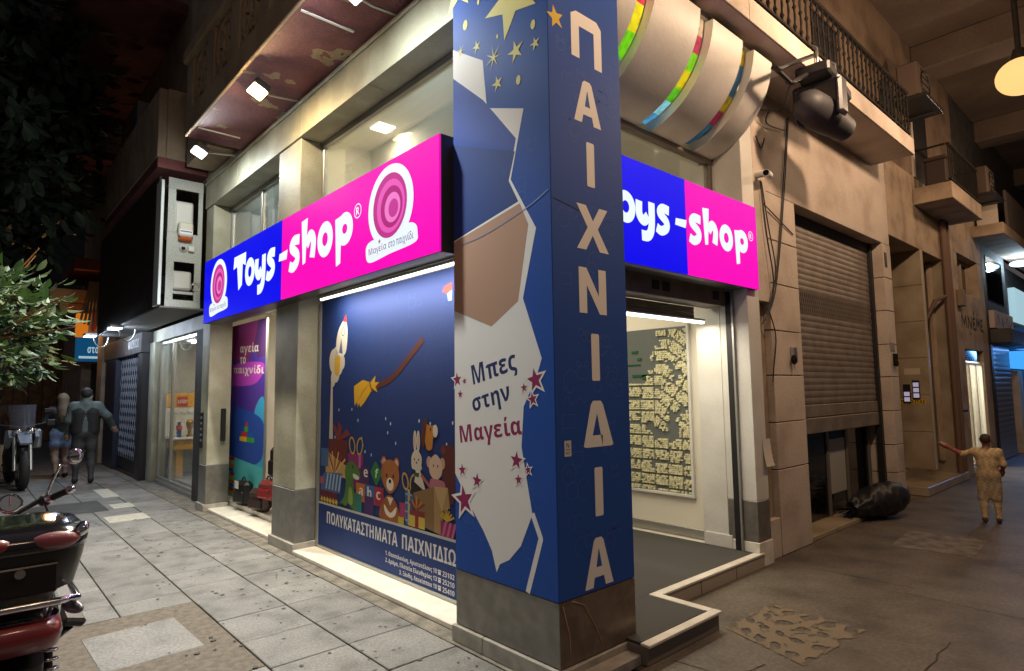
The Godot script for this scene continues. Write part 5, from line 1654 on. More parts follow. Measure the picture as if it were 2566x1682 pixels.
	p.rect(-3.69, 0.68, -3.6, 0.75, hexl("c05a7a"))
	for i in 6:
		p.star(-3.64 + i * 0.065, 0.53, 0.035, hexl("d7b428"), 0.3, 0.6, 4)
	# alphabet cubes
	for q in [[-2.91, 0.6, "c07030", "a", -2.86, 0.655], [-2.74, 0.6, "3a6aa8", "b", -2.7, 0.65], [-2.575, 0.6, "a82a3a", "c", -2.54, 0.655], [-2.83, 0.765, "4a2a5c", "e", -2.77, 0.83], [-2.97, 0.5, "2a7a72", "", 0, 0], [-2.75, 0.5, "4a2a6a", "", 0, 0]]:
		p.rect(q[0], q[1], q[0] + 0.165, q[1] + 0.165, hexl(q[2]))
		if q[3]:
			p.text(q[3], q[4], q[5], 0.075, 0.07 if q[3] != "b" else 0.1, hexl("e8e0d0"))
	p.nums([-2.553, 0.99, -2.435, 0.885, -2.54, 0.77, -2.65, 0.885], hexl("2c7a3c"))
	p.text("f", -2.57, 0.845, 0.05, 0.085, hexl("d8e4d0"), -0.2)
	# dinosaur
	p.curve([-3.1, 0.92, -2.98, 0.95, -2.86, 0.88, -2.85, 0.8, -2.97, 0.79, -2.95, 0.68, -2.92, 0.52, -3.0, 0.52, -3.06, 0.56, -3.12, 0.52, -3.2, 0.54, -3.28, 0.51, -3.16, 0.6, -3.12, 0.74, -3.14, 0.84], hexl("4f7a34"))
	p.curve([-2.97, 0.84, -2.86, 0.82, -2.88, 0.79, -2.96, 0.8], hexl("dfe0d0"))
	p.oval(-2.98, 0.9, 0.012, 0.018, hexl("161616"))
	p.curve([-3.05, 0.7, -2.99, 0.68, -2.98, 0.56, -3.06, 0.56], hexl("8aa850"))
	# bear
	for s in [-1, 1]:
		p.oval(-2.305 + s * 0.105, 0.995, 0.045, 0.05, hexl("a8602c"))
		p.oval(-2.305 + s * 0.105, 0.995, 0.028, 0.032, hexl("d8b49a"))
	p.curve([-2.305, 0.72, -2.42, 0.66, -2.49, 0.53, -2.4, 0.5, -2.2, 0.5, -2.13, 0.53, -2.2, 0.66], hexl("a05a28"))
	p.curve([-2.305, 1.02, -2.43, 0.97, -2.445, 0.84, -2.305, 0.73, -2.165, 0.84, -2.18, 0.97], hexl("b06a32"))
	p.oval(-2.305, 0.81, 0.06, 0.055, hexl("ece0cc"))
	p.oval(-2.305, 0.835, 0.022, 0.018, hexl("20140e"))
	for s in [-1, 1]:
		p.oval(-2.305 + s * 0.055, 0.88, 0.012, 0.018, hexl("20140e"))
	p.nums([-2.35, 0.7, -2.3, 0.63, -2.25, 0.7], hexl("ece0cc"))
	p.curve([-2.4, 0.63, -2.3, 0.57, -2.2, 0.63, -2.22, 0.56, -2.3, 0.53, -2.38, 0.56], hexl("ece0cc"))
	p.rect(-2.15, 0.55, -2.06, 0.68, hexl("a83a6a"))
	p.rect(-2.17, 0.5, -2.08, 0.56, hexl("c8b030"))
	# presents by the carton
	p.rect(-2.06, 0.51, -1.93, 0.8, hexl("3c6494"))
	p.rect(-2.02, 0.51, -1.99, 0.8, hexl("c8b468"))
	for i in 4:
		p.rect(-2.06, 0.54 + i * 0.07, -1.93, 0.555 + i * 0.07, hexl("8aa4c0"))
	for s in [-1, 1]:
		p.ring(-2.0 + s * 0.06, 0.86, 0.05, 0.075, 0.018, hexl("c9a53a"), -0.35 * s)
	# carton with soft toys
	p.curve([-1.89, 1.13, -1.96, 1.08, -1.96, 0.98, -1.9, 0.95, -1.94, 0.8, -1.84, 0.72, -1.76, 0.8, -1.83, 0.95, -1.82, 1.0, -1.82, 1.08], hexl("d8cdb8"))
	for x in [-1.915, -1.865]:
		p.oval(x, 1.2, 0.024, 0.085, hexl("d8cdb8"))
		p.oval(x, 1.2, 0.01, 0.06, hexl("c8a090"))
	for s in [-1, 1]:
		p.oval(-1.89 + s * 0.03, 1.05, 0.007, 0.012, hexl("201a16"))
	p.oval(-1.89, 1.025, 0.01, 0.008, hexl("201a16"))
	p.nums([-1.93, 0.945, -1.85, 0.945, -1.86, 0.91, -1.92, 0.915], hexl("2a5a3c"))
	p.curve([-1.78, 1.34, -1.7, 1.33, -1.63, 1.33, -1.6, 1.27, -1.65, 1.24, -1.67, 1.15, -1.74, 1.14, -1.77, 1.22], hexl("bd7c2a"))
	p.oval(-1.625, 1.29, 0.035, 0.05, hexl("d8cdb8"))
	p.curve([-1.79, 1.36, -1.74, 1.38, -1.76, 1.25, -1.79, 1.15, -1.82, 1.22], hexl("5c2a1c"))
	p.oval(-1.69, 1.3, 0.008, 0.014, hexl("201a16"))
	p.curve([-1.52, 1.16, -1.38, 1.16, -1.38, 0.78, -1.5, 0.8, -1.53, 0.98], hexl("5e2420"))
	p.oval(-1.52, 1.15, 0.03, 0.035, hexl("7a3430"))
	p.nums([-1.95, 0.88, -1.72, 0.79, -1.9, 0.72, -1.98, 0.78], hexl("18161a"))
	p.nums([-1.82, 0.95, -1.68, 0.86, -1.7, 0.84, -1.83, 0.92], hexl("b86050"))
	for s in [-1, 1]:
		p.oval(-1.62 + s * 0.09, 1.045, 0.035, 0.045, hexl("c8a08c"))
	p.curve([-1.62, 1.11, -1.7, 1.05, -1.7, 0.96, -1.62, 0.91, -1.54, 0.96, -1.54, 1.05], hexl("d8b89c"))
	p.curve([-1.63, 0.92, -1.7, 0.9, -1.67, 0.78, -1.52, 0.78, -1.5, 0.9], hexl("b8707c"))
	for s in [-1, 1]:
		p.oval(-1.62 + s * 0.03, 1.02, 0.007, 0.011, hexl("281c18"))
	p.nums([-1.94, 0.78, -1.64, 0.86, -1.64, 0.515, -1.76, 0.53, -1.85, 0.55], hexl("8a6a42"))
	p.nums([-1.64, 0.86, -1.46, 0.87, -1.43, 0.72, -1.52, 0.69, -1.54, 0.505, -1.64, 0.515], hexl("a98856"))
	p.nums([-1.64, 0.86, -1.54, 0.68, -1.46, 0.87], hexl("c0a070"))
	p.rect(-1.99, 0.51, -1.77, 0.645, hexl("d0b84a"))
	p.rect(-1.91, 0.51, -1.86, 0.645, hexl("9a2a24"))
	p.rect(-1.99, 0.6, -1.77, 0.645, hexl("8a3028"))
	for i in 7:
		p.stroke([-1.885, 0.65, -2.0 + i * 0.038, 0.76 - absf(i - 3) * 0.018], 0.018, hexl("b8862a") if i % 2 else hexl("8a3028"))
	p.rect(-1.555, 0.505, -1.39, 0.615, hexl("8a2a5a"))
	for i in 3:
		p.nums([-1.54 + i * 0.06, 0.505, -1.51 + i * 0.06, 0.505, -1.47 + i * 0.06, 0.615, -1.5 + i * 0.06, 0.615], hexl("c05a8a"))
	for i in 7:
		p.stroke([-1.47, 0.62, -1.56 + i * 0.03, 0.72 - absf(i - 3) * 0.02], 0.016, hexl("c9a53a"))
	p.rect(-2.421, 0.5, -2.418, 2.5, hexl("1a3c7e"))
	# white rule, blue field with the shop's words
	p.rect(-3.7, 0.075, -0.94, 0.48, hexl("12306f"))
	p.rect(-3.7, 0.48, -0.94, 0.502, hexl("b9b8b4"))
	var c := hexl("cfcfd0")
	p.text("ΠΟΛΥΚΑΤΑΣΤΗΜΑΤΑ", -3.51, 0.308, 1.335, 0.115, c)
	p.text("ΠΑΙXNΙΔΙΩN", -2.105, 0.308, 0.85, 0.118, c)
	for q in [["1. Θεσσαλονίκη, Αριστοτέλους 10", "23102", -2.37, 0.198], ["2. Δράμα, Πλατεία Ελευθερίας 13", "25210", -2.37, 0.14], ["3. Ξάνθη, Λευκίππου 10", "25410", -2.145, 0.082]]:
		p.text(q[0], q[2], q[3], -1.605 - q[2], 0.05, c)
		p.text(q[1], -1.53, q[3] + 0.009, 0.15, 0.038, c)
		p.rect(-1.588, q[3] + 0.01, -1.552, q[3] + 0.032, c)
		p.rect(-1.592, q[3] + 0.036, -1.548, q[3] + 0.046, c)
	obj("poster_print", b, M.print, t)

func banner_window():
	var z := -0.55
	var t := thing("hanging_banner", "purple and pink display banner with toy bricks behind the narrow window", "banner", Vector3(-6.6, 0.1, z))
	part(t, "sheet", mk(hexl("4d2f9c"), 0.5), Vector3(-7.34, 0.11, z - 0.02), Vector3(-5.9, 2.62, z))
	part(t, "frame", M.alu, Vector3(-5.899, 0.11, z - 0.025), Vector3(-5.87, 2.64, z + 0.005), 0.003)
	var b := B.new(t.position)
	var p := Print.new(b, Vector3(0, 0, z), Vector3(1, 0, 0), Vector3(0, 1, 0))
	p.nums([-7.34, 2.62, -5.9, 2.62, -5.9, 2.4, -6.3, 2.3, -6.6, 2.05, -7.34, 2.1], hexl("8a2f74"))
	p.nums([-5.9, 2.62, -5.9, 2.1, -6.2, 2.1, -6.35, 2.3, -6.2, 2.62], hexl("4f2766"))
	p.curve([-7.34, 2.0, -6.6, 2.05, -5.95, 2.0, -6.1, 1.8, -6.5, 1.72, -7.34, 1.75], hexl("b63fc0"))
	p.curve([-6.2, 1.45, -5.9, 1.5, -5.9, 0.6, -6.3, 0.7, -6.35, 1.1], hexl("3aa7d8"))
	p.curve([-7.34, 1.25, -7.0, 1.4, -6.4, 1.35, -5.92, 1.2, -5.95, 0.75, -6.5, 0.62, -7.34, 0.72], hexl("1d4fb0"))
	p.nums([-7.34, 0.7, -5.9, 0.62, -5.9, 0.11, -7.34, 0.11], hexl("55c4c8"))
	for q in [[-6.85, 0.93, "e2b82a", 0.3], [-6.55, 0.93, "3aa84a", 0.3], [-6.78, 1.0, "c8302c", 0.24], [-6.5, 1.0, "2a5ac0", 0.2], [-6.66, 1.07, "3aa84a", 0.16], [-6.62, 1.14, "c8302c", 0.1]]:
		p.rect(q[0], q[1], q[0] + q[3], q[1] + 0.068, hexl(q[2]))
	for i in 10:
		p.rect(-7.3 + 0.05 * (i % 3), 0.14 + i * 0.055, -7.08 + 0.04 * (i % 2), 0.19 + i * 0.055, hexl(["e2b82a", "c8302c", "2a6ac8", "e08a2a"][i % 4]))
	var c := hexl("e8dccf")
	p.text("αγεία", -6.92, 2.16, 0.75, 0.17, c, -0.03)
	p.text("το", -6.92, 2.04, 0.25, 0.1, c, -0.03)
	p.text("παιχνίδι", -7.2, 1.87, 1.25, 0.155, c, -0.03)
	obj("banner_print", b, M.print, t)
	# goods beside and in front of it
	for q in [[-6.35, 0.1, -0.46, 0.3, 0.34, "141416", "black school bag with white tag in the narrow window", "0"], [-5.75, 0.1, -0.47, 0.36, 0.3, "2a1a18", "dark patterned bag lying beside the black school bag", "1"], [-5.5, 0.52, -0.6, 0.26, 0.42, "101012", "tall black backpack above the red patterned one", "2"], [-5.55, 0.26, -0.5, 0.3, 0.26, "8a2024", "red patterned bag under the tall backpack", "3"]]:
		var o := Vector3(q[0], q[1], q[2])
		var g := thing("school_bag", q[6], "bag", o, "bags in the narrow shop window")
		var bb := B.new(o)
		bb.obox(o + Vector3(0, q[4] * 0.48, 0), Vector3(q[3], q[4] * 0.96, 0.14), Basis(Vector3.UP, 0.3), 0.05)
		obj("body", bb, nmat([[0.4, hexl(q[5])], [0.6, hexl(q[5]) * 1.6], [0.7, Color(0.3, 0.22, 0.18) if q[7] in ["1", "3"] else hexl(q[5]) * 2.0]], 0.45, 0.25, 0.05, 90 + int(q[7])), g)
		bb = B.new(o)
		bb.obox(o + Basis(Vector3.UP, 0.3) * Vector3(0, q[4] * 0.35, 0.08), Vector3(q[3] * 0.7, q[4] * 0.45, 0.05), Basis(Vector3.UP, 0.3), 0.02)
		obj("pocket", bb, mk(hexl(q[5]) * 1.3, 0.4), g)
		bb = B.new(o)
		var path := []
		for i in 9:
			path.append(o + Vector3(0.06 * cos(PI * i / 8.0), q[4] * 0.95 + 0.05 * sin(PI * i / 8.0), 0))
		bb.tube(path, 0.01, 6)
		obj("handle", bb, M.black, g)
		if q[7] == "0":
			part(g, "tag", mk(lin(0.75, 0.72, 0.68), 0.6), o + Vector3(-0.02, 0.24, 0.11), o + Vector3(0.12, 0.34, 0.115))
	var rc := thing("red_costume", "dark red costume hanging with yellow green vest beside the banner", "costume", Vector3(-5.35, 0.8, -0.9))
	var cb := B.new(rc.position)
	for i in 8:
		var x := -5.55 + i * 0.05
		cb.tube([Vector3(x - 0.05, 2.1, -0.95), Vector3(x, 1.4, -0.9 + 0.03 * (i % 2)), Vector3(x + 0.06, 0.8, -0.88)], 0.05, 7, 0.07)
	obj("cloth", cb, mk(hexl("7a1220"), 0.85), rc)
	part(rc, "vest", mk(hexl("c6d830"), 0.7), Vector3(-5.7, 2.05, -0.95), Vector3(-5.2, 2.35, -0.85), 0.03)
	part(rc, "reflective_band", mk(lin(0.6, 0.6, 0.6), 0.3), Vector3(-5.68, 2.16, -0.849), Vector3(-5.22, 2.2, -0.84))
	var fl := thing("flower_bundle", "orange and yellow paper flowers low beside the banner", "flowers", Vector3(-5.55, 1.0, -0.75))
	cb = B.new(fl.position)
	for i in 14:
		cb.col = [lin(0.7, 0.2, 0.02), lin(0.75, 0.5, 0.03)][i % 2]
		cb.ball(Vector3(-5.6 + rng.randf() * 0.2, 1.0 + rng.randf() * 0.35, -0.75), Vector3(0.045, 0.045, 0.03), Basis.IDENTITY, 8, 5)
	obj("petals", cb, M.vc, fl)
	part(fl, "stand", M.room_dark, Vector3(-5.58, 0.1, -0.78), Vector3(-5.54, 1.0, -0.74))
	var bs := thing("display_stand", "grey stand holding the bags in the narrow window", "stand", Vector3(-5.5, 0.1, -0.6))
	part(bs, "top", M.room_dark, Vector3(-5.75, 0.49, -0.75), Vector3(-5.2, 0.515, -0.52), 0.004)
	part(bs, "base", M.room_dark, Vector3(-5.72, 0.1, -0.74), Vector3(-5.25, 0.25, -0.6), 0.004)

func entrance():
	# raised step with stone rim and black mat
	var t := thing("entrance_step", "low stone rimmed step with black mat running out beside the pillar", "step", Vector3(-0.6, 0, -1.7))
	part(t, "body", mk(lin(0.36, 0.3, 0.24), 0.6), Vector3(-3.2, 0.0, -2.955), Vector3(-0.3, 0.105, -0.45), 0.002)
	part(t, "body", mk(lin(0.2, 0.17, 0.14), 0.8), Vector3(-0.299, 0.0, -1.37), Vector3(0.15, 0.104, -0.565), 0.004)
	var y := 0.106
	part(t, "black_mat", M.mat, Vector3(-3.1, y, -2.9), Vector3(-0.37, 0.122, -0.46))
	part(t, "black_mat", M.mat, Vector3(-0.369, y, -1.3), Vector3(0.1, 0.1215, -0.57))
	part(t, "rim", M.sill, Vector3(-0.365, y, -2.955), Vector3(-0.293, 0.124, -1.31), 0.003)
	part(t, "rim", M.sill, Vector3(-0.364, y, -1.375), Vector3(0.105, 0.1238, -1.305), 0.003)
	part(t, "rim", M.sill, Vector3(0.106, y, -1.375), Vector3(0.17, 0.1242, -0.562), 0.003)
	part(t, "rim_strip", M.dark_metal, Vector3(0.085, 0.1225, -1.3), Vector3(0.104, 0.1245, -0.58))
	var j := B.new(t.position)
	for z in [-1.9, -2.45]:
		j.box(Vector3(-0.3, 0.002, z - 0.003), Vector3(-0.2985, 0.1, z + 0.003))
	obj("riser_joint", j, M.joint, t)
	# brick relief of a town on the back wall
	var r := thing("brick_relief", "wall relief of a town in cream bricks on a grey green base", "relief", Vector3(-1.9, 0.5, -3.06))
	var zb := -3.062
	part(r, "base_plate", mk(lin(0.115, 0.13, 0.122), 0.45), Vector3(-2.9, 0.53, -3.069), Vector3(-1.06, 2.24, zb))
	part(r, "frame", M.facade_white, Vector3(-1.059, 0.5, -3.068), Vector3(-1.03, 2.27, -3.03), 0.003)
	part(r, "frame", M.facade_white, Vector3(-2.9, 0.5, -3.068), Vector3(-1.06, 0.529, -3.032), 0.003)
	var b := B.new(r.position)
	var rr := RandomNumberGenerator.new()
	rr.seed = 12
	var f := FastNoiseLite.new()
	f.seed = 3
	f.frequency = 2.2
	var n := 0
	for gy in 84:
		for gx in 78:
			var x := -1.075 - gx * 0.02
			var yy := 0.545 + gy * 0.02
			var q := Vector2(x, yy)
			# streets: a tilted grid; open ground: noise and the wide upper left field
			var d := q.rotated(0.6 if x > -1.45 + 0.25 * (yy - 1.4) and yy > 1.2 else 0.03)
			if fposmod(d.x, 0.17) < 0.021 or fposmod(d.y, 0.13) < 0.025:
				continue
			if f.get_noise_2d(x, yy) > 0.36:
				continue
			if yy > 1.66 and x < -1.42 and (x + 1.42) * -1.0 > (2.2 - yy) * 0.3:
				continue
			if rr.randf() < 0.1:
				continue
			var h := rr.randf_range(0.012, 0.03)
			var sx := rr.randf_range(0.006, 0.0125)
			var sy := rr.randf_range(0.006, 0.0105)
			b.obox(Vector3(x, yy, zb + h / 2), Vector3(sx * 2, sy * 2, h), Basis(Vector3.BACK, (0.6 if d.x != q.rotated(0.03).x else 0.03)), 0.0)
			n += 1
	b.torus(Vector3(-1.95, 2.0, zb + 0.01), 0.1, 0.022, Basis.IDENTITY, 24, 6)
	stuff(obj("town_bricks", b, mk(lin(0.7, 0.66, 0.42), 0.4), r))
	b = B.new(r.position)
	for q in [[-1.66, 1.74, 0.1, 0.012], [-1.58, 1.725, 0.05, 0.022], [-1.72, 2.0, 0.04, 0.014], [-1.66, 1.92, 0.025, 0.014], [-1.4, 0.98, 0.02, 0.02], [-1.74, 1.86, 0.09, 0.006]]:
		b.box(Vector3(q[0] - q[2], q[1] - q[3], zb + 0.0005), Vector3(q[0] + q[2], q[1] + q[3], zb + 0.012))
	obj("green_bricks", b, mk(hexl("17573a"), 0.45), r)

func cable(called: String, label: String, paths: Array, r: float):
	var o: Vector3 = paths[0][0]
	var t := thing(called, label, "cable", o)
	for p in paths:
		var b := B.new(o)
		var cv := Curve3D.new()
		for q in p:
			cv.add_point(q)
		var pts := []
		for i in p.size() - 1:
			for k in 5:
				pts.append((p[i] as Vector3).cubic_interpolate(p[i + 1], p[maxi(i - 1, 0)], p[mini(i + 2, p.size() - 1)], k / 5.0))
		pts.append(p[-1])
		b.tube(pts, r, 6)
		obj("strand", b, M.cable, t)

func wall_fittings():
	# moving head stage light clamped under the balcony edge
	var o := Vector3(0.17, 4.86, -3.75)
	var t := thing("stage_light", "black moving head stage light hanging from the balcony edge", "stage light", o)
	var b := B.new(o)
	b.obox(Vector3(0.17, 4.55, -3.72), Vector3(0.3, 0.11, 0.86), Basis(Vector3.UP, 0.12), 0.02)
	obj("base", b, M.black, t)
	b = B.new(o)
	for x in [0.365, -0.025]:
		b.obox(Vector3(x, 4.33, -3.58), Vector3(0.06, 0.36, 0.17), Basis.IDENTITY, 0.028)
	b.obox(Vector3(0.17, 4.49, -3.58), Vector3(0.44, 0.06, 0.2), Basis.IDENTITY, 0.02)
	obj("yoke", b, mk(lin(0.035, 0.035, 0.042), 0.45), t)
	b = B.new(o)
	var ax := Basis(Vector3(0.25, -0.15, 0).normalized(), Vector3(0.12, -0.12, -1).normalized(), Vector3.UP)
	ax.x = ax.y.cross(Vector3.UP).normalized()
	ax.z = ax.x.cross(ax.y)
	b.lathe([Vector2(0.0, -0.38), Vector2(0.09, -0.36), Vector2(0.15, -0.26), Vector2(0.165, -0.05), Vector2(0.15, 0.15), Vector2(0.13, 0.3), Vector2(0.125, 0.4), Vector2(0.1, 0.42), Vector2(0.095, 0.39), Vector2(0, 0.385)], Vector3(0.17, 4.22, -3.62), ax, 22)
	obj("head", b, mk(lin(0.035, 0.034, 0.038), 0.6), t)
	b = B.new(o)
	b.lathe([Vector2(0.0, 0.4), Vector2(0.07, 0.392)], Vector3(0.17, 4.22, -3.62), ax, 18)
	obj("front_lens", b, M.black_gloss, t)
	b = B.new(o)
	for z in [-3.95, -3.5]:
		b.tube([Vector3(0.17, 4.6, z), Vector3(0.2, 4.72, z), Vector3(0.2, 4.84, z), Vector3(0.13, 4.9, z)], 0.014, 7)
	obj("clamp", b, M.steel, t)
	t = thing("empty_bracket", "empty black tube bracket fixed to the balcony beside the stage light", "bracket", Vector3(0.17, 4.6, -3.1))
	b = B.new(t.position)
	var c := [Vector3(0.17, 4.34, -2.66), Vector3(0.17, 4.79, -3.52), Vector3(0.17, 4.72, -3.66), Vector3(0.17, 4.31, -2.94), Vector3(0.17, 4.34, -2.66)]
	for i in 4:
		b.tube([c[i], c[i + 1]], 0.022, 8)
	b.tube([Vector3(0.17, 4.79, -3.52), Vector3(0.16, 4.83, -3.56)], 0.03, 8)
	for q in [c[0], c[3]]:
		b.tube([q + Vector3(0.04, -0.03, 0), q - Vector3(0.04, -0.03, 0)], 0.016, 7)
	obj("frame", b, M.dark_metal, t)
	# camera and cables on the pier
	t = thing("bullet_camera", "white bullet camera on a stalk above the cable bunch", "camera", Vector3(-0.3, 3.66, -3.22))
	b = B.new(t.position)
	b.tube([Vector3(-0.345, 3.66, -3.2), Vector3(-0.25, 3.66, -3.22)], 0.035, 12)
	obj("wall_plate", b, M.facade_white, t)
	b = B.new(t.position)
	b.tube([Vector3(-0.24, 3.66, -3.32), Vector3(-0.2, 3.64, -3.16)], 0.035, 12)
	obj("body", b, M.facade_white, t)
	b = B.new(t.position)
	b.tube([Vector3(-0.2, 3.64, -3.16), Vector3(-0.198, 3.639, -3.155)], 0.027, 12)
	obj("lens", b, M.black_gloss, t)
	cable("cable_bunch", "bunch of black cables hanging down the pier beside the pink sign end", [
		[Vector3(-0.3, 3.6, -3.27), Vector3(-0.29, 3.2, -3.34), Vector3(-0.28, 2.75, -3.44), Vector3(-0.29, 2.5, -3.36), Vector3(-0.3, 2.3, -3.24)],
		[Vector3(-0.3, 3.6, -3.25), Vector3(-0.29, 3.1, -3.3), Vector3(-0.28, 2.6, -3.38), Vector3(-0.3, 2.32, -3.28)],
		[Vector3(-0.33, 4.5, -4.05), Vector3(-0.33, 3.7, -3.86), Vector3(-0.32, 2.9, -3.62), Vector3(-0.3, 2.45, -3.4), Vector3(-0.32, 2.2, -3.2)],
		[Vector3(-0.33, 4.48, -4.02), Vector3(-0.33, 3.6, -3.8), Vector3(-0.32, 2.8, -3.56), Vector3(-0.31, 2.4, -3.34)],
		[Vector3(-0.32, 3.4, -3.33), Vector3(-0.33, 3.2, -4.0)],
		[Vector3(-0.31, 2.35, -3.3), Vector3(-0.32, 2.1, -3.45), Vector3(-0.33, 1.8, -3.4), Vector3(-0.33, 1.65, -3.36)]], 0.0065)
	cable("lamp_cables", "loose cables from the canopy end to the stage light", [
		[Vector3(0.05, 4.42, -3.2), Vector3(-0.1, 4.3, -3.35), Vector3(-0.25, 4.32, -3.3), Vector3(-0.2, 4.25, -2.95)],
		[Vector3(-0.33, 4.45, -3.6), Vector3(-0.3, 4.25, -3.45), Vector3(-0.31, 4.3, -3.9)],
		[Vector3(-0.3, 4.05, -3.2), Vector3(-0.3, 3.95, -3.3), Vector3(-0.33, 4.1, -3.45)]], 0.008)
	for q in [[-3.85, 1.92, "grey double hook fitting on the fourth pier block"], [-7.05, 1.95, "dark bracket on the far grooved pier"]]:
		t = thing("wall_hook", q[2], "bracket", Vector3(-0.34, q[1], q[0]))
		for k in 2:
			part(t, "plate", M.steel if q[0] > -5 else M.iron, Vector3(-0.339, q[1] - 0.08, q[0] - 0.03 + k * 0.06), Vector3(-0.3, q[1] + 0.08, q[0] - 0.005 + k * 0.06), 0.004)
		b = B.new(t.position)
		b.ball(Vector3(-0.3, q[1] - 0.05, q[0] + 0.06), Vector3(0.03, 0.05, 0.03))
		obj("knob", b, M.iron, t)
	t = thing("vent_slot", "small black slot high on the far grooved pier", "vent", Vector3(-0.34, 3.33, -6.97))
	part(t, "slot", M.black, Vector3(-0.339, 3.23, -7.02), Vector3(-0.333, 3.43, -6.93))
	t = thing("pier_sticker", "faded grey sticker on the far grooved pier", "sticker", Vector3(-0.34, 2.12, -6.98))
	part(t, "sheet", mk(lin(0.25, 0.22, 0.2), 0.7), Vector3(-0.339, 2.06, -7.1), Vector3(-0.336, 2.18, -6.92))
	t = thing("paper_sheet", "curled paper sheet taped to the white entrance pier", "paper", Vector3(-0.3, 0.9, -3.08))
	b = B.new(t.position)
	for i in 6:
		var a := i / 6.0
		var e := (i + 1) / 6.0
		b.quad(Vector3(-0.312 + 0.03 * a * a, 1.12 - 0.25 * a, -3.05), Vector3(-0.312 + 0.03 * a * a, 1.12 - 0.25 * a, -3.2), Vector3(-0.312 + 0.03 * e * e, 1.12 - 0.25 * e, -3.2 - 0.02 * e), Vector3(-0.312 + 0.03 * e * e, 1.12 - 0.25 * e, -3.05), Vector3.RIGHT)
	obj("sheet", b, mk(lin(0.6, 0.55, 0.46), 0.8), t)
	# doorway fittings on the marble
	t = thing("door_phone", "two lit doorbell panels over a yellow sticker on the marble", "door phone", Vector3(-0.6, 1.5, -8.68))
	for q in [[-0.66, 1.46, 2], [-0.53, 1.52, 3]]:
		part(t, "panel", M.dark_metal, Vector3(q[0] - 0.05, q[1] - 0.15, -8.689), Vector3(q[0] + 0.05, q[1] + 0.15, -8.675), 0.004)
		for i in q[2]:
			part(t, "button_row", glow(Color(0.8, 0.75, 0.85), 0.55), Vector3(q[0] - 0.038, q[1] - 0.12 + i * 0.085, -8.6745), Vector3(q[0] + 0.038, q[1] - 0.055 + i * 0.085, -8.67))
	part(t, "sticker", mk(hexl("c8a020"), 0.6), Vector3(-0.76, 1.3, -8.689), Vector3(-0.42, 1.375, -8.685))
	b = B.new(t.position)
	var p := Print.new(b, Vector3(-0.75, 1.312, -8.685), Vector3(1, 0, 0), Vector3(0, 1, 0))
	p.text("ΠΩΛΕΙΤΑΙ", 0, 0, 0.32, 0.05, lin(0.05, 0.03, 0.02))
	obj("sticker_words", b, M.print, t)
	part(t, "name_plate", mk(lin(0.5, 0.42, 0.3), 0.5), Vector3(-0.68, 1.76, -8.689), Vector3(-0.46, 1.86, -8.684))
	t = get_node("graffiti_building")
	part(t, "lock_box", M.black, Vector3(-0.339, 0.85, -10.25), Vector3(-0.3, 1.15, -10.1), 0.01)
	part(t, "lever", M.black, Vector3(-0.299, 1.12, -10.55), Vector3(-0.26, 1.17, -10.12), 0.01)
	t = thing("meter_box", "small grey meter box with cable above the hand lettering", "box", Vector3(-0.3, 3.15, -10.9))
	part(t, "case", mk(lin(0.2, 0.14, 0.09), 0.6), Vector3(-0.339, 3.0, -11.0), Vector3(-0.25, 3.3, -10.75), 0.01)
	part(t, "knob", M.steel, Vector3(-0.249, 3.02, -10.98), Vector3(-0.23, 3.05, -10.94), 0.004)

func far_right():
	var t := thing("blue_lit_shops", "far row of shops with cold blue light at the right edge", "building", Vector3(-0.4, 0, -22))
	part(t, "wall", M.dark_wall, Vector3(-1.0, 0.0, -34), Vector3(-0.45, 4.4, -15.41))
	part(t, "light_box", glow(Color(0.25, 0.6, 0.95), 1.3), Vector3(-0.44, 1.95, -19.0), Vector3(0.1, 2.35, -15.7), 0.01)
	part(t, "sign_band", glow(Color(0.12, 0.28, 0.5), 0.5), Vector3(-0.44, 2.4, -21), Vector3(0.0, 2.9, -15.8), 0.01)
	part(t, "lit_window", glow(Color(0.7, 0.85, 0.9), 0.8), Vector3(-0.44, 3.1, -19.0), Vector3(-0.3, 3.9, -16.2), 0.01)
	part(t, "pilaster", M.plaster, Vector3(-0.44, 0.0, -16.2), Vector3(-0.3, 1.9, -15.7), 0.01)
	part(t, "shop_window", glow(Color(0.18, 0.3, 0.45), 0.5), Vector3(-0.44, 0.3, -19), Vector3(-0.35, 1.9, -16.3), 0.01)
	part(t, "end_wall", M.dark_wall, Vector3(-1, 0, -41), Vector3(9, 7.4, -40))
	area("blue_shop_light", Vector3(0.2, 2.3, -17.3), Vector3(1, -0.6, 0.5), 2.6, 0.5, 9.0, Color(0.42, 0.66, 1.0))
	var l := thing("round_ceiling_lamp", "round cold lamp under the farthest balcony", "lamp", Vector3(-0.1, 4.3, -15.2))
	var b := B.new(l.position)
	b.ball(Vector3(-0.05, 4.33, -15.4), Vector3(0.2, 0.07, 0.2))
	obj("bowl", b, glow(Color(0.85, 0.95, 1.0), 3.0), l)
	omni("round_lamp_light", Vector3(-0.05, 4.33, -15.4), 1.2, Color(0.8, 0.92, 1.0), 0.1)

func leaf_mesh(len: float, w: float, fold: float) -> Mesh:
	var b := B.new()
	var n := 5
	for i in n:
		var t := i / float(n)
		var e := (i + 1) / float(n)
		var wt := w * pow(sin(PI * minf(t * 0.94 + 0.03, 1)), 0.8)
		var we := w * pow(maxf(0.0, sin(PI * minf(e * 0.94 + 0.03, 1))), 0.8)
		if i == n - 1:
			we = 0.0
		var y := func(q): return -0.18 * len * q * q
		var c0 := Vector3(0, y.call(t), t * len)
		var c1 := Vector3(0, y.call(e), e * len)
		for s in [-1, 1]:
			b.quad(c0, c1, c1 + Vector3(s * we, fold * we, 0), c0 + Vector3(s * wt, fold * wt, 0), Vector3.UP)
	return b.st.commit()

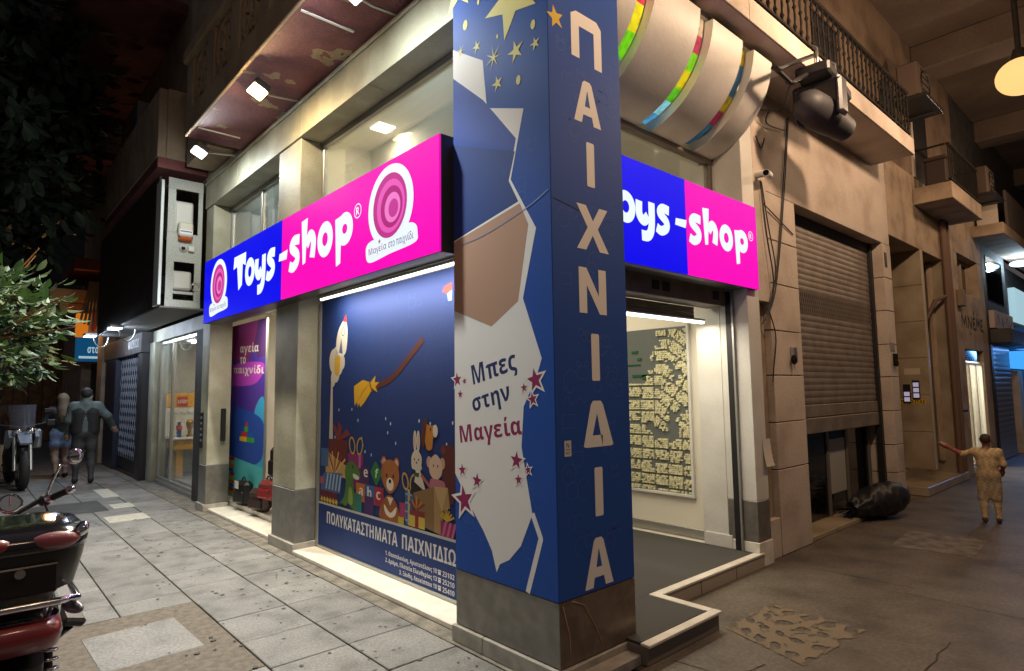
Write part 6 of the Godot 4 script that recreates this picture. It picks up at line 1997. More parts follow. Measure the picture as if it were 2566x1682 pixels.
func trees():
	var c := Vector3(-4.92, 2.27, 2.38)
	var t := thing("leafy_tree", "small green tree with broad pointed leaves over the parked motorcycles", "tree", Vector3(-5.3, 0, 2.9))
	var b := B.new(t.position)
	b.tube([Vector3(-5.3, -0.1, 2.9), Vector3(-5.28, 0.6, 2.88), Vector3(-5.2, 1.2, 2.75), Vector3(-5.15, 1.85, 2.6)], 0.07, 10, 0.045)
	obj("trunk", b, M.wood, t)
	b = B.new(t.position)
	for i in 22:
		var d := Vector3(rng.randfn(), rng.randfn() * 0.8 + 0.2, rng.randfn()).normalized()
		var s := Vector3(-5.17, 1.6 + rng.randf() * 0.25, 2.65)
		b.tube([s, s.lerp(c + d * 0.45, 0.6) + Vector3(0, 0.08, 0), c + d * rng.randf_range(0.55, 0.85)], 0.02, 6, 0.005)
	obj("limbs", b, M.wood, t)
	var mats := []
	for k in 4:
		var m := mk(lin(0.034 + 0.01 * k, 0.064 + 0.013 * k, 0.032 + 0.005 * k), 0.6)
		m.backlight_enabled = true
		m.backlight = Color(0.12, 0.2, 0.05)
		mats.append(m)
	var meshes := [leaf_mesh(0.115, 0.03, 0.35), leaf_mesh(0.135, 0.036, 0.2), leaf_mesh(0.1, 0.029, 0.5), leaf_mesh(0.125, 0.028, 0.3)]
	var xf := []
	var camp := Vector3(2.37, 1.6, 2.45)
	for i in 170:
		var d := Vector3(rng.randfn(), rng.randfn(), rng.randfn()).normalized()
		var k := c + d * Vector3(0.76, 0.6, 0.62) * pow(rng.randf(), 0.33)
		if d.x > 0.2 and d.y < -0.1:
			k.y -= 0.12
		for j in 11:
			var e := Vector3(rng.randfn(), rng.randfn() * 0.7 - 0.15, rng.randfn()).normalized()
			var pos := k + e * rng.randf_range(0.02, 0.14)
			var z := (e + d * 0.6 + Vector3(0, -0.25, 0)).normalized()
			var x := z.cross(Vector3(rng.randf_range(-0.4, 0.4), 1, rng.randf_range(-0.4, 0.4))).normalized()
			var sc := rng.randf_range(0.75, 1.15)
			xf.append(Transform3D(Basis(x, z.cross(x), z) * sc, pos - t.position))
	xf.sort_custom(func(p, q): return (p.origin + t.position).distance_to(camp) < (q.origin + t.position).distance_to(camp))
	for i in 300:
		var o := MeshInstance3D.new()
		o.mesh = meshes[i % 4]
		o.material_override = mats[(i * 7) % 4]
		o.name = "leaf"
		o.transform = xf[i]
		t.add_child(o, true)
	for k in 4:
		var rest := []
		for i in range(300 + k, xf.size(), 4):
			rest.append(xf[i])
		var mi := many(rest, meshes[k], mats[(k + 1) % 4])
		mi.name = "leaf_mass"
		t.add_child(mi, true)
		stuff(mi)
	# big dark tree over the street
	var q := thing("street_tree", "large black street tree filling the dark sky on the left", "tree", Vector3(-13, 0, 4.2))
	b = B.new(q.position)
	b.tube([Vector3(-13, -0.1, 4.2), Vector3(-13, 2.5, 4.1), Vector3(-12.9, 5, 3.9), Vector3(-12.8, 8, 3.8)], 0.2, 10, 0.08)
	for i in 12:
		var d := Vector3(rng.randfn(), rng.randf() * 0.8, rng.randfn()).normalized()
		var s := Vector3(-12.9, 4 + rng.randf() * 2.5, 3.95)
		b.tube([s, s + d * 1.2, s + d * 2.6 + Vector3(0, 0.4, 0)], 0.06, 6, 0.015)
	obj("trunk", b, M.wood, q)
	var list := []
	for i in 620:
		var d := Vector3(rng.randfn(), rng.randfn(), rng.randfn()).normalized()
		var k := Vector3(-12.5, 6.9, 3.1) + d * Vector3(4.0, 3.0, 2.5) * pow(rng.randf(), 0.4)
		for j in 22:
			var e := Vector3(rng.randfn(), rng.randfn(), rng.randfn())
			var z := (e.normalized() + Vector3(0, -0.3, 0)).normalized()
			var x := z.cross(Vector3(rng.randf(), 1, rng.randf())).normalized()
			list.append(Transform3D(Basis(x, z.cross(x), z) * rng.randf_range(1.5, 2.5), k + e * 0.24 - q.position))
	var dm := mk(lin(0.02, 0.035, 0.022), 0.6)
	var mi := many(list, meshes[1], dm)
	mi.name = "crown"
	q.add_child(mi, true)
	stuff(mi)
	var g := thing("kerb_plants", "low weeds growing under the parked motorcycle's front wheel", "plants", Vector3(-11.3, 0, 2.2))
	list = []
	for i in 240:
		var pos := Vector3(rng.randf_range(-0.7, 0.5), rng.randf_range(0.0, 0.14), rng.randf_range(-0.15, 0.7))
		var z := Vector3(rng.randfn(), absf(rng.randfn()) + 0.3, rng.randfn()).normalized()
		var x := z.cross(Vector3(0.1, 1, 0.2)).normalized()
		list.append(Transform3D(Basis(x, z.cross(x), z), pos))
	mi = many(list, meshes[2], mats[1])
	mi.name = "leaves"
	g.add_child(mi, true)
	stuff(mi)

func many(xf: Array, mesh: Mesh, m: Material) -> MultiMeshInstance3D:
	var mm := MultiMesh.new()
	mm.transform_format = MultiMesh.TRANSFORM_3D
	mm.mesh = mesh
	mm.instance_count = xf.size()
	for i in xf.size():
		mm.set_instance_transform(i, xf[i])
	var o := MultiMeshInstance3D.new()
	o.multimesh = mm
	o.material_override = m
	return o

func wheel(t: Node3D, x: float, r: float, wdt: float, spokes: int):
	var w := B.new()
	w.torus(Vector3(x, r, 0), r - wdt, wdt, Basis.IDENTITY, 36, 12, 1.05)
	var wh := obj("wheel", w, M.rubber, t)
	w = B.new()
	w.torus(Vector3(x, r, 0), r - wdt * 1.9, 0.018, Basis.IDENTITY, 36, 8, 2.2)
	w.tube([Vector3(x, r, -0.07), Vector3(x, r, 0.07)], 0.035, 12)
	for i in spokes:
		var a := TAU * i / spokes
		bar(w, Vector3(x, r, 0), Vector3(x + cos(a) * (r - wdt * 2), r + sin(a) * (r - wdt * 2), 0), 0.022, 0.03)
	obj("rim", w, M.alu, wh)
	w = B.new()
	w.lathe([Vector2(0.05, -0.003), Vector2(0.13, -0.003), Vector2(0.13, 0.003), Vector2(0.05, 0.003)], Vector3(x, r, 0.08), Basis(Vector3.RIGHT, PI / 2), 24)
	obj("brake_disc", w, M.steel, wh)

func motorcycles():
	# near scooter-style motorcycle seen from behind; local x forward, z to its right
	var t := thing("motorcycle", "black motorcycle with glossy top case and red tail light, nearest on the left", "motorcycle", Vector3(-1.1, 0, 2.28))
	t.rotation.y = PI
	var red := mk(lin(0.17, 0.004, 0.008), 0.1)
	red.clearcoat_enabled = true
	red.clearcoat = 1.0
	var pinkish := mk(lin(0.24, 0.05, 0.065), 0.08)
	pinkish.clearcoat_enabled = true
	wheel(t, -0.62, 0.3, 0.065, 10)
	wheel(t, 0.72, 0.3, 0.055, 10)
	# top case: tub, glossy lid, reflectors, lock
	var b := B.new()
	var sect := func(y, x0, x1, hz): return [Vector3(x0, y, -hz), Vector3(x1, y, -hz * 0.94), Vector3(x1, y, hz * 0.94), Vector3(x0, y, hz)]
	b.st.set_smooth_group(-1)
	rounded_stack(b, [[0.935, -0.8, -0.46, 0.14], [0.955, -0.85, -0.43, 0.165], [1.05, -0.875, -0.41, 0.187], [1.085, -0.88, -0.4, 0.192]])
	obj("top_case", b, mk(lin(0.014, 0.013, 0.014), 0.33), t)
	b = B.new()
	rounded_stack(b, [[1.087, -0.885, -0.395, 0.194], [1.105, -0.893, -0.39, 0.2], [1.125, -0.888, -0.392, 0.197], [1.145, -0.862, -0.41, 0.178], [1.157, -0.81, -0.45, 0.135], [1.162, -0.73, -0.52, 0.07]])
	var lid := obj("case_lid", b, M.black_gloss, t)
	for s in [-1, 1]:
		b = B.new()
		b.ball(Vector3(-0.872, 1.117, s * 0.088), Vector3(0.026, 0.03, 0.07), Basis.IDENTITY, 16, 10)
		obj("reflector", b, pinkish if s > 0 else red, lid)
		b = B.new()
		b.ball(Vector3(-0.845, 1.14, s * 0.165), Vector3(0.035, 0.028, 0.02), Basis(Vector3.RIGHT, 0.5 * s), 12, 8)
		obj("corner_trim", b, M.chrome, lid)
	b = B.new()
	b.obox(Vector3(-0.878, 1.0, 0.0), Vector3(0.012, 0.095, 0.2), Basis.IDENTITY, 0.01)
	obj("lock_plate", b, mk(lin(0.012, 0.012, 0.013), 0.28), t)
	b = B.new()
	b.tube([Vector3(-0.884, 1.028, 0), Vector3(-0.892, 1.028, 0)], 0.0145, 16)
	obj("lock", b, M.steel, t)
	# rack and tail
	b = B.new()
	for s in [-1, 1]:
		b.tube([Vector3(-0.88, 0.92, s * 0.1), Vector3(-0.86, 0.915, s * 0.16), Vector3(-0.5, 0.9, s * 0.17), Vector3(-0.3, 0.85, s * 0.13)], 0.012, 8)
	b.tube([Vector3(-0.885, 0.92, -0.11), Vector3(-0.89, 0.92, 0.11)], 0.012, 8)
	obj("rear_rack", b, M.chrome, t)
	b = B.new()
	rounded_stack(b, [[0.75, -0.8, 0.0, 0.1], [0.8, -0.86, 0.0, 0.135], [0.86, -0.86, 0.05, 0.14], [0.9, -0.8, 0.05, 0.12]])
	obj("tail_fairing", b, M.black_gloss, t)
	b = B.new()
	rounded_stack(b, [[0.765, -0.87, -0.7, 0.09], [0.775, -0.895, -0.7, 0.115], [0.82, -0.91, -0.7, 0.126], [0.85, -0.9, -0.7, 0.122], [0.862, -0.875, -0.7, 0.1]])
	obj("tail_light", b, red, t)
	for s in [-1, 1]:
		b = B.new()
		b.ball(Vector3(-0.8, 0.87, s * 0.155), Vector3(0.06, 0.022, 0.018), Basis(Vector3.UP, 0.4 * s), 12, 8)
		obj("indicator", b, mk(lin(0.2, 0.19, 0.21), 0.3, 0.2), t)
	b = B.new()
	rounded_stack(b, [[0.5, -0.95, -0.85, 0.07], [0.72, -0.88, -0.7, 0.08]])
	obj("mudguard", b, M.black, t)
	b = B.new()
	b.obox(Vector3(-0.955, 0.6, 0), Vector3(0.006, 0.12, 0.17), Basis(Vector3.BACK, 0.2))
	obj("number_plate", b, mk(lin(0.55, 0.55, 0.55), 0.4), t)
	for s in [-1, 1]:
		b = B.new()
		b.tube([Vector3(-0.62, 0.32, s * 0.13), Vector3(-0.6, 0.52, s * 0.12)], 0.025, 10)
		b.tube([Vector3(-0.6, 0.52, s * 0.12), Vector3(-0.56, 0.8, s * 0.11)], 0.014, 8)
		var sh := obj("shock_absorber", b, M.dark_metal, t)
		b = B.new()
		var path := []
		for i in 90:
			var a := i * 0.62
			path.append(Vector3(-0.6, 0.5, s * 0.12).lerp(Vector3(-0.563, 0.78, s * 0.11), i / 89.0) + Vector3(cos(a), 0, sin(a)) * 0.03)
		b.tube(path, 0.006, 6)
		obj("spring", b, M.chrome, sh)
	b = B.new()
	for s in [-1, 1]:
		b.tube([Vector3(-0.62, 0.3, s * 0.1), Vector3(-0.1, 0.38, s * 0.08)], 0.025, 8)
	obj("swing_arm", b, M.dark_metal, t)
	b = B.new()
	rounded_stack(b, [[0.3, -0.25, 0.3, 0.12], [0.55, -0.25, 0.3, 0.14]])
	obj("engine", b, mk(lin(0.08, 0.08, 0.085), 0.4, 0.5), t)
	b = B.new()
	b.tube([Vector3(0.2, 0.4, 0.12), Vector3(0.0, 0.28, 0.16), Vector3(-0.5, 0.3, 0.18), Vector3(-0.9, 0.42, 0.19)], 0.035, 12, 0.055)
	obj("exhaust", b, M.chrome, t)
	b = B.new()
	rounded_stack(b, [[0.58, -0.6, 0.1, 0.12], [0.72, -0.62, 0.12, 0.14], [0.79, -0.6, 0.1, 0.13]])
	obj("seat", b, M.black, t)
	b = B.new()
	rounded_stack(b, [[0.6, 0.1, 0.5, 0.11], [0.78, 0.08, 0.52, 0.15], [0.88, 0.12, 0.46, 0.12]])
	obj("tank", b, red, t)
	b = B.new()
	for s in [-1, 1]:
		b.tube([Vector3(0.72, 0.3, s * 0.09), Vector3(0.42, 1.0, s * 0.09)], 0.022, 10)
	obj("front_fork", b, M.chrome, t)
	b = B.new()
	b.ball(Vector3(0.55, 0.92, 0), Vector3(0.09, 0.09, 0.1))
	obj("headlight", b, M.chrome, t)
	b = B.new()
	b.obox(Vector3(-0.47, 0.75, 0.19), Vector3(0.13, 0.035, 0.08), Basis.from_euler(Vector3(0.3, 0.2, 0.3)), 0.01)
	b.tube([Vector3(-0.35, 0.62, 0.12), Vector3(-0.5, 0.72, 0.18)], 0.02, 8)
	obj("foot_peg", b, M.dark_metal, t)
	# handlebar turned a little, grips, levers, mirrors, dial
	b = B.new()
	b.tube([Vector3(0.4, 1.06, -0.33), Vector3(0.42, 1.08, -0.14), Vector3(0.42, 1.0, 0), Vector3(0.42, 1.08, 0.14), Vector3(0.38, 1.1, 0.2)], 0.012, 8)
	obj("handlebar", b, M.dark_metal, t)
	for s in [-1, 1]:
		var e := Vector3(0.32, 1.135, 0.255) if s > 0 else Vector3(0.36, 1.08, -0.44)
		var i0 := Vector3(0.39, 1.095, 0.185) if s > 0 else Vector3(0.4, 1.06, -0.33)
		b = B.new()
		b.tube([i0, e], 0.0175, 12)
		obj("grip", b, M.rubber, t)
		b = B.new()
		var dd := (e - i0).normalized()
		b.lathe([Vector2(0.0, 0.028), Vector2(0.014, 0.024), Vector2(0.019, 0.0), Vector2(0.017, -0.01)], e, Basis(dd.cross(Vector3.UP).normalized(), dd, dd.cross(Vector3.UP).normalized().cross(dd)), 12)
		b.tube([i0 - dd * 0.015, i0 + dd * 0.015], 0.021, 12)
		obj("bar_end", b, M.chrome, t)
		b = B.new()
		b.tube([i0 + Vector3(0.0, 0.0, 0), i0 + Vector3(0.06, -0.02, 0.0), e + Vector3(0.06, -0.025, 0)], 0.008, 6)
		obj("lever", b, M.chrome, t)
		b = B.new()
		b.obox(i0 - dd * 0.03, Vector3(0.05, 0.05, 0.045), Basis.IDENTITY, 0.01)
		obj("switch_box", b, M.black, t)
		b = B.new()
		b.tube([i0 - dd * 0.03, i0 + Vector3(0.0, 0.07, 0.0), i0 + Vector3(-0.05, 0.165, 0.03 * s)], 0.006, 8)
		b.tube([i0 + Vector3(-0.05, 0.165, 0.03 * s), i0 + Vector3(-0.07, 0.165, 0.06 * s)], 0.006, 8)
		obj("mirror_stem", b, M.chrome, t)
		b = B.new()
		var mb := Basis(Vector3(1, 0, -0.35 * s).normalized(), Vector3.UP, Vector3(0.35 * s, 0, 1).normalized())
		var mc: Vector3 = i0 + Vector3(-0.075, 0.205, 0.085 * s)
		b.ball(mc, Vector3(0.012, 0.036, 0.036), mb, 18, 10)
		var mr := obj("mirror", b, M.black_gloss, t)
		b = B.new()
		b.ball(mc + mb * Vector3(-0.007, 0, 0), Vector3(0.008, 0.032, 0.032), mb, 18, 10)
		b.torus(mc, 0.035, 0.004, Basis(mb.z, mb.y, -mb.x), 24, 6)
		obj("mirror_glass", b, M.chrome, mr)
	b = B.new()
	var db := Basis.from_euler(Vector3(0, 0, 1.0))
	b.lathe([Vector2(0.0, 0.0), Vector2(0.042, 0.0), Vector2(0.05, 0.03), Vector2(0.046, 0.036)], Vector3(0.4, 1.075, 0.03), db, 24)
	var dial := obj("dial_housing", b, M.chrome, t)
	b = B.new()
	b.lathe([Vector2(0.0, 0.031), Vector2(0.04, 0.031)], Vector3(0.4, 1.075, 0.03), db, 24)
	obj("dial_face", b, mk(lin(0.05, 0.05, 0.055), 0.5), dial)
	b = B.new()
	b.obox(Vector3(0.4, 1.075, 0.03) + db * Vector3(0.012, 0.033, 0), Vector3(0.04, 0.002, 0.004), db)
	obj("dial_needle", b, red, dial)
	cable("brake_cable", "black brake cable sweeping under the nearest motorcycle's handlebar", [[Vector3(-1.5, 1.08, 2.12), Vector3(-1.4, 0.98, 2.1), Vector3(-1.42, 0.97, 2.2), Vector3(-1.5, 1.0, 2.28)]], 0.005)
	# second one, facing the camera, farther up the pavement
	t = thing("touring_motorcycle", "parked touring motorcycle with windscreen and pale beak, beside the walking couple", "motorcycle", Vector3(-12.0, 0, 1.66))
	t.rotation.y = 0.06
	wheel(t, 0.78, 0.335, 0.07, 8)
	wheel(t, -0.75, 0.325, 0.08, 8)
	var pale := mk(lin(0.24, 0.27, 0.33), 0.3)
	b = B.new()
	for s in [-1, 1]:
		b.tube([Vector3(0.78, 0.335, s * 0.11), Vector3(0.5, 1.0, s * 0.11)], 0.03, 10)
	obj("front_fork", b, M.alu, t)
	b = B.new()
	b.prism(PackedVector2Array([Vector2(0.4, 0.98), Vector2(0.62, 0.96), Vector2(1.05, 0.82), Vector2(1.02, 0.79), Vector2(0.65, 0.84), Vector2(0.42, 0.86)]), Vector3(0, 0, -0.08), Vector3.RIGHT, Vector3.UP, Vector3(0, 0, 0.16))
	obj("beak", b, pale, t)
	for s in [-1, 1]:
		b = B.new()
		b.prism(PackedVector2Array([Vector2(-0.05, 0.75), Vector2(0.35, 0.7), Vector2(0.62, 0.9), Vector2(0.45, 1.02), Vector2(0.1, 1.0)]), Vector3(0, 0, s * 0.16 - 0.02), Vector3.RIGHT, Vector3.UP, Vector3(0, 0, 0.05 * s))
		obj("side_panel", b, pale, t)
		b = B.new()
		b.ball(Vector3(0.64, 1.0, s * 0.09), Vector3(0.05, 0.055, 0.075))
		obj("headlight", b, M.chrome, t)
		b = B.new()
		b.tube([Vector3(0.3, 1.12, s * 0.3), Vector3(0.25, 1.12, s * 0.44)], 0.02, 8)
		obj("grip", b, M.rubber, t)
		b = B.new()
		b.obox(Vector3(0.4, 1.13, s * 0.42), Vector3(0.04, 0.12, 0.14), Basis.IDENTITY, 0.02)
		obj("hand_guard", b, M.black, t)
		b = B.new()
		b.tube([Vector3(0.32, 1.13, s * 0.3), Vector3(0.34, 1.32, s * 0.36)], 0.008, 6)
		b.obox(Vector3(0.34, 1.35, s * 0.38), Vector3(0.03, 0.08, 0.13), Basis.IDENTITY, 0.015)
		obj("mirror", b, M.black, t)
		b = B.new()
		b.obox(Vector3(-0.75, 0.8, s * 0.33), Vector3(0.45, 0.36, 0.2), Basis.IDENTITY, 0.03)
		obj("pannier", b, M.alu, t)
	b = B.new()
	var ws := StandardMaterial3D.new()
	ws.transparency = BaseMaterial3D.TRANSPARENCY_ALPHA
	ws.albedo_color = Color(0.5, 0.52, 0.58, 0.22)
	ws.roughness = 0.3
	for i in 8:
		var a0 := lerpf(-1.0, 1.0, i / 8.0)
		var a1 := lerpf(-1.0, 1.0, (i + 1) / 8.0)
		b.quad(Vector3(0.66 - 0.1 * a0 * a0, 1.06, a0 * 0.17), Vector3(0.66 - 0.1 * a1 * a1, 1.06, a1 * 0.17), Vector3(0.42 - 0.08 * a1 * a1, 1.46, a1 * 0.2), Vector3(0.42 - 0.08 * a0 * a0, 1.46, a0 * 0.2), Vector3.RIGHT)
	obj("windscreen", b, ws, t)
	b = B.new()
	rounded_stack(b, [[0.3, -0.25, 0.4, 0.18], [0.55, -0.3, 0.45, 0.2], [0.72, -0.3, 0.35, 0.17]])
	obj("engine", b, M.dark_metal, t)
	b = B.new()
	rounded_stack(b, [[0.72, -0.75, 0.05, 0.12], [0.86, -0.8, 0.02, 0.14]])
	obj("seat", b, M.black, t)
	b = B.new()
	rounded_stack(b, [[0.74, 0.0, 0.4, 0.14], [0.95, -0.02, 0.42, 0.17], [1.04, 0.05, 0.38, 0.12]])
	obj("tank", b, M.dark_metal, t)
	b = B.new()
	b.tube([Vector3(0.3, 1.12, -0.34), Vector3(0.36, 1.06, 0), Vector3(0.3, 1.12, 0.34)], 0.014, 8)
	obj("handlebar", b, M.dark_metal, t)
	b = B.new()
	for s in [-1, 1]:
		b.tube([Vector3(-0.75, 0.33, s * 0.11), Vector3(-0.1, 0.42, s * 0.1)], 0.03, 8)
	obj("swing_arm", b, M.dark_metal, t)

func rounded_stack(b: B, layers: Array, n := 28):
	# superellipse sections [y, x0, x1, half width] skinned with smooth sides and closed ends
	var rows := []
	for l in layers:
		var row := []
		for i in n:
			var a := TAU * i / n
			var c := cos(a)
			var s := sin(a)
			var px: float = (l[1] + l[2]) / 2 + (l[2] - l[1]) / 2 * signf(c) * pow(absf(c), 0.5)
			row.append(Vector3(px, l[0], l[3] * signf(s) * pow(absf(s), 0.5)))
		rows.append(row)
	var nm := func(i, j):
		var d1: Vector3 = rows[mini(i + 1, rows.size() - 1)][j] - rows[maxi(i - 1, 0)][j]
		var d2: Vector3 = rows[i][(j + 1) % n] - rows[i][(j + n - 1) % n]
		var r := d2.cross(d1).normalized()
		var mid: Vector3 = (rows[i][0] + rows[i][n / 2]) / 2
		return r if r.dot(rows[i][j] - mid) >= 0.0 else -r
	for i in rows.size() - 1:
		for j in n:
			var k := (j + 1) % n
			var q := [nm.call(i, j), nm.call(i, k), nm.call(i + 1, k), nm.call(i + 1, j)]
			b.sm(rows[i][j], rows[i][k], rows[i + 1][k], q[0], q[1], q[2])
			b.sm(rows[i][j], rows[i + 1][k], rows[i + 1][j], q[0], q[2], q[3])
	for e in [0, rows.size() - 1]:
		var mid := Vector3.ZERO
		for v in rows[e]:
			mid += v / n
		for j in n:
			b.tri(mid, rows[e][j], rows[e][(j + 1) % n], Vector3.DOWN if e == 0 else Vector3.UP)

func hand(bones: Array, w: Vector3, dir: Vector3, side: Vector3, s: float, ci: int):
	# palm and five fingers from the wrist w, curling a little
	var down := dir.cross(side).normalized()
	var palm := w + dir * 0.05 * s
	bones.append([w.x, w.y, w.z, palm.x, palm.y, palm.z, 0.026 * s, 0.032 * s, ci])
	for k in 4:
		var a := w + dir * 0.085 * s + side * (k - 1.5) * 0.02 * s
		var len: float = [0.06, 0.072, 0.068, 0.05][k] * s
		var m := a + dir * len * 0.55
		var e := m + (dir + down * 0.6).normalized() * len * 0.5
		bones.append([palm.x, palm.y, palm.z, a.x, a.y, a.z, 0.018 * s, 0.011 * s, ci])
		bones.append([a.x, a.y, a.z, m.x, m.y, m.z, 0.01 * s, 0.009 * s, ci])
		bones.append([m.x, m.y, m.z, e.x, e.y, e.z, 0.009 * s, 0.007 * s, ci])
	var t0 := w + dir * 0.03 * s - side * 0.03 * s
	var t1 := t0 + (dir * 0.6 - side * 0.7).normalized() * 0.06 * s
	bones.append([palm.x, palm.y, palm.z, t0.x, t0.y, t0.z, 0.016 * s, 0.013 * s, ci])
	bones.append([t0.x, t0.y, t0.z, t1.x, t1.y, t1.z, 0.012 * s, 0.009 * s, ci])

func person(label: String, at: Vector3, yaw: float, sc: float, cols: Array, pose: Dictionary, cell := 0.016) -> Node3D:
	# local: -z forward, x to the right. cols: skin, top, legs, shoes, hair, lower leg, arms
	var t := thing("person", label, "person", at)
	t.rotation.y = yaw
	var hip: float = 0.92
	var sh: float = 1.42
	var bn := []
	var add := func(p, q, r0, r1, c): bn.append([p.x, p.y, p.z, q.x, q.y, q.z, r0, r1, c])
	add.call(Vector3(-0.06, hip, 0), Vector3(0.06, hip, 0), 0.125, 0.125, 2)
	add.call(Vector3(0, hip + 0.06, 0.005), Vector3(0, 1.16, 0), 0.125, 0.135, 1)
	add.call(Vector3(-0.06, 1.18, 0), Vector3(0.06, 1.18, 0), 0.125, 0.125, 1)
	add.call(Vector3(-0.1, 1.33, 0.01), Vector3(0.1, 1.33, 0.01), 0.115, 0.115, 1)
	add.call(Vector3(0, 1.4, 0.01), Vector3(0, 1.52, -0.015), 0.06, 0.052, 0)
	var hy := 1.62
	var ht: float = pose.get("head", 0.0)
	var hf := Vector3(-sin(ht), 0, -cos(ht))
	add.call(Vector3(0, hy + 0.03, 0.015), Vector3(0, hy - 0.02, 0) + hf * 0.015, 0.092, 0.075, 0)
	add.call(Vector3(0, hy - 0.05, 0) + hf * 0.02, Vector3(0, hy - 0.075, 0) + hf * 0.05, 0.055, 0.035, pose.get("beard", 0))
	add.call(Vector3(0, hy, 0) + hf * 0.085, Vector3(0, hy - 0.025, 0) + hf * 0.108, 0.012, 0.016, 0)
	var hr := hf.cross(Vector3.UP)
	for s in [-1, 1]:
		add.call(Vector3(0, hy - 0.01, 0.01) + hr * 0.083 * s, Vector3(0, hy + 0.025, 0.012) + hr * 0.088 * s, 0.014, 0.018, 0)
		var L = pose["right_leg" if s > 0 else "left_leg"]
		var h0 := Vector3(0.09 * s, hip - 0.02, 0)
		add.call(h0, h0.lerp(L[0], 0.55), 0.105, 0.088, 2)
		add.call(h0.lerp(L[0], 0.5), L[0], 0.085, 0.062, pose.get("thigh", 2))
		add.call(L[0], L[0].lerp(L[1], 0.4), 0.06, 0.058, 5)
		add.call(L[0].lerp(L[1], 0.4), L[1], 0.056, 0.042, 5)
		add.call(L[1] + Vector3(0, -0.03, 0.03), L[1] + Vector3(0, -0.05, -0.13), 0.042, 0.036, 3)
		var A = pose["right_arm" if s > 0 else "left_arm"]
		var s0 := Vector3(0.19 * s, sh - 0.02, 0.01)
		add.call(Vector3(0.12 * s, sh - 0.03, 0.01), s0, 0.085, 0.068, 1)
		add.call(s0, A[0], 0.062, 0.05, 1)
		add.call(A[0], A[1], 0.048, 0.034, 6)
		hand(bn, A[1], (A[1] - A[0]).normalized(), Vector3(0, 0, -1) if absf((A[1] - A[0]).normalized().z) < 0.8 else Vector3(0, 1, 0), 1.0, 0)
	for e in pose.get("extra", []):
		bn.append(e)
	var b := B.new()
	var xf := Transform3D(Basis.from_scale(Vector3.ONE * sc), Vector3.ZERO)
	blob(b, bn, cell, cols, xf, 0.018, pose.get("weave", 0.15))
	obj("body", b, M.vc, t)
	# eyes and mouth
	b = B.new()
	for s in [-1, 1]:
		b.ball((Vector3(0, hy + 0.012, 0) + hf * 0.088 + hr * 0.032 * s) * sc, Vector3.ONE * 0.011 * sc, Basis.IDENTITY, 8, 6)
	b.ball((Vector3(0, hy - 0.055, 0) + hf * 0.083) * sc, Vector3(0.02, 0.005, 0.01) * sc, Basis(Vector3.UP, ht), 8, 6)
	obj("face_marks", b, mk(lin(0.03, 0.02, 0.02), 0.3), t)
	# hair
	b = B.new()
	var hb := [[0, hy + 0.045, 0.025, 0, hy + 0.03, 0.05, 0.093, 0.09, 0]]
	for e in pose.get("hair", []):
		hb.append(e)
	blob(b, hb, cell, [cols[4]], xf)
	obj("hair", b, M.vc, t)
	return t

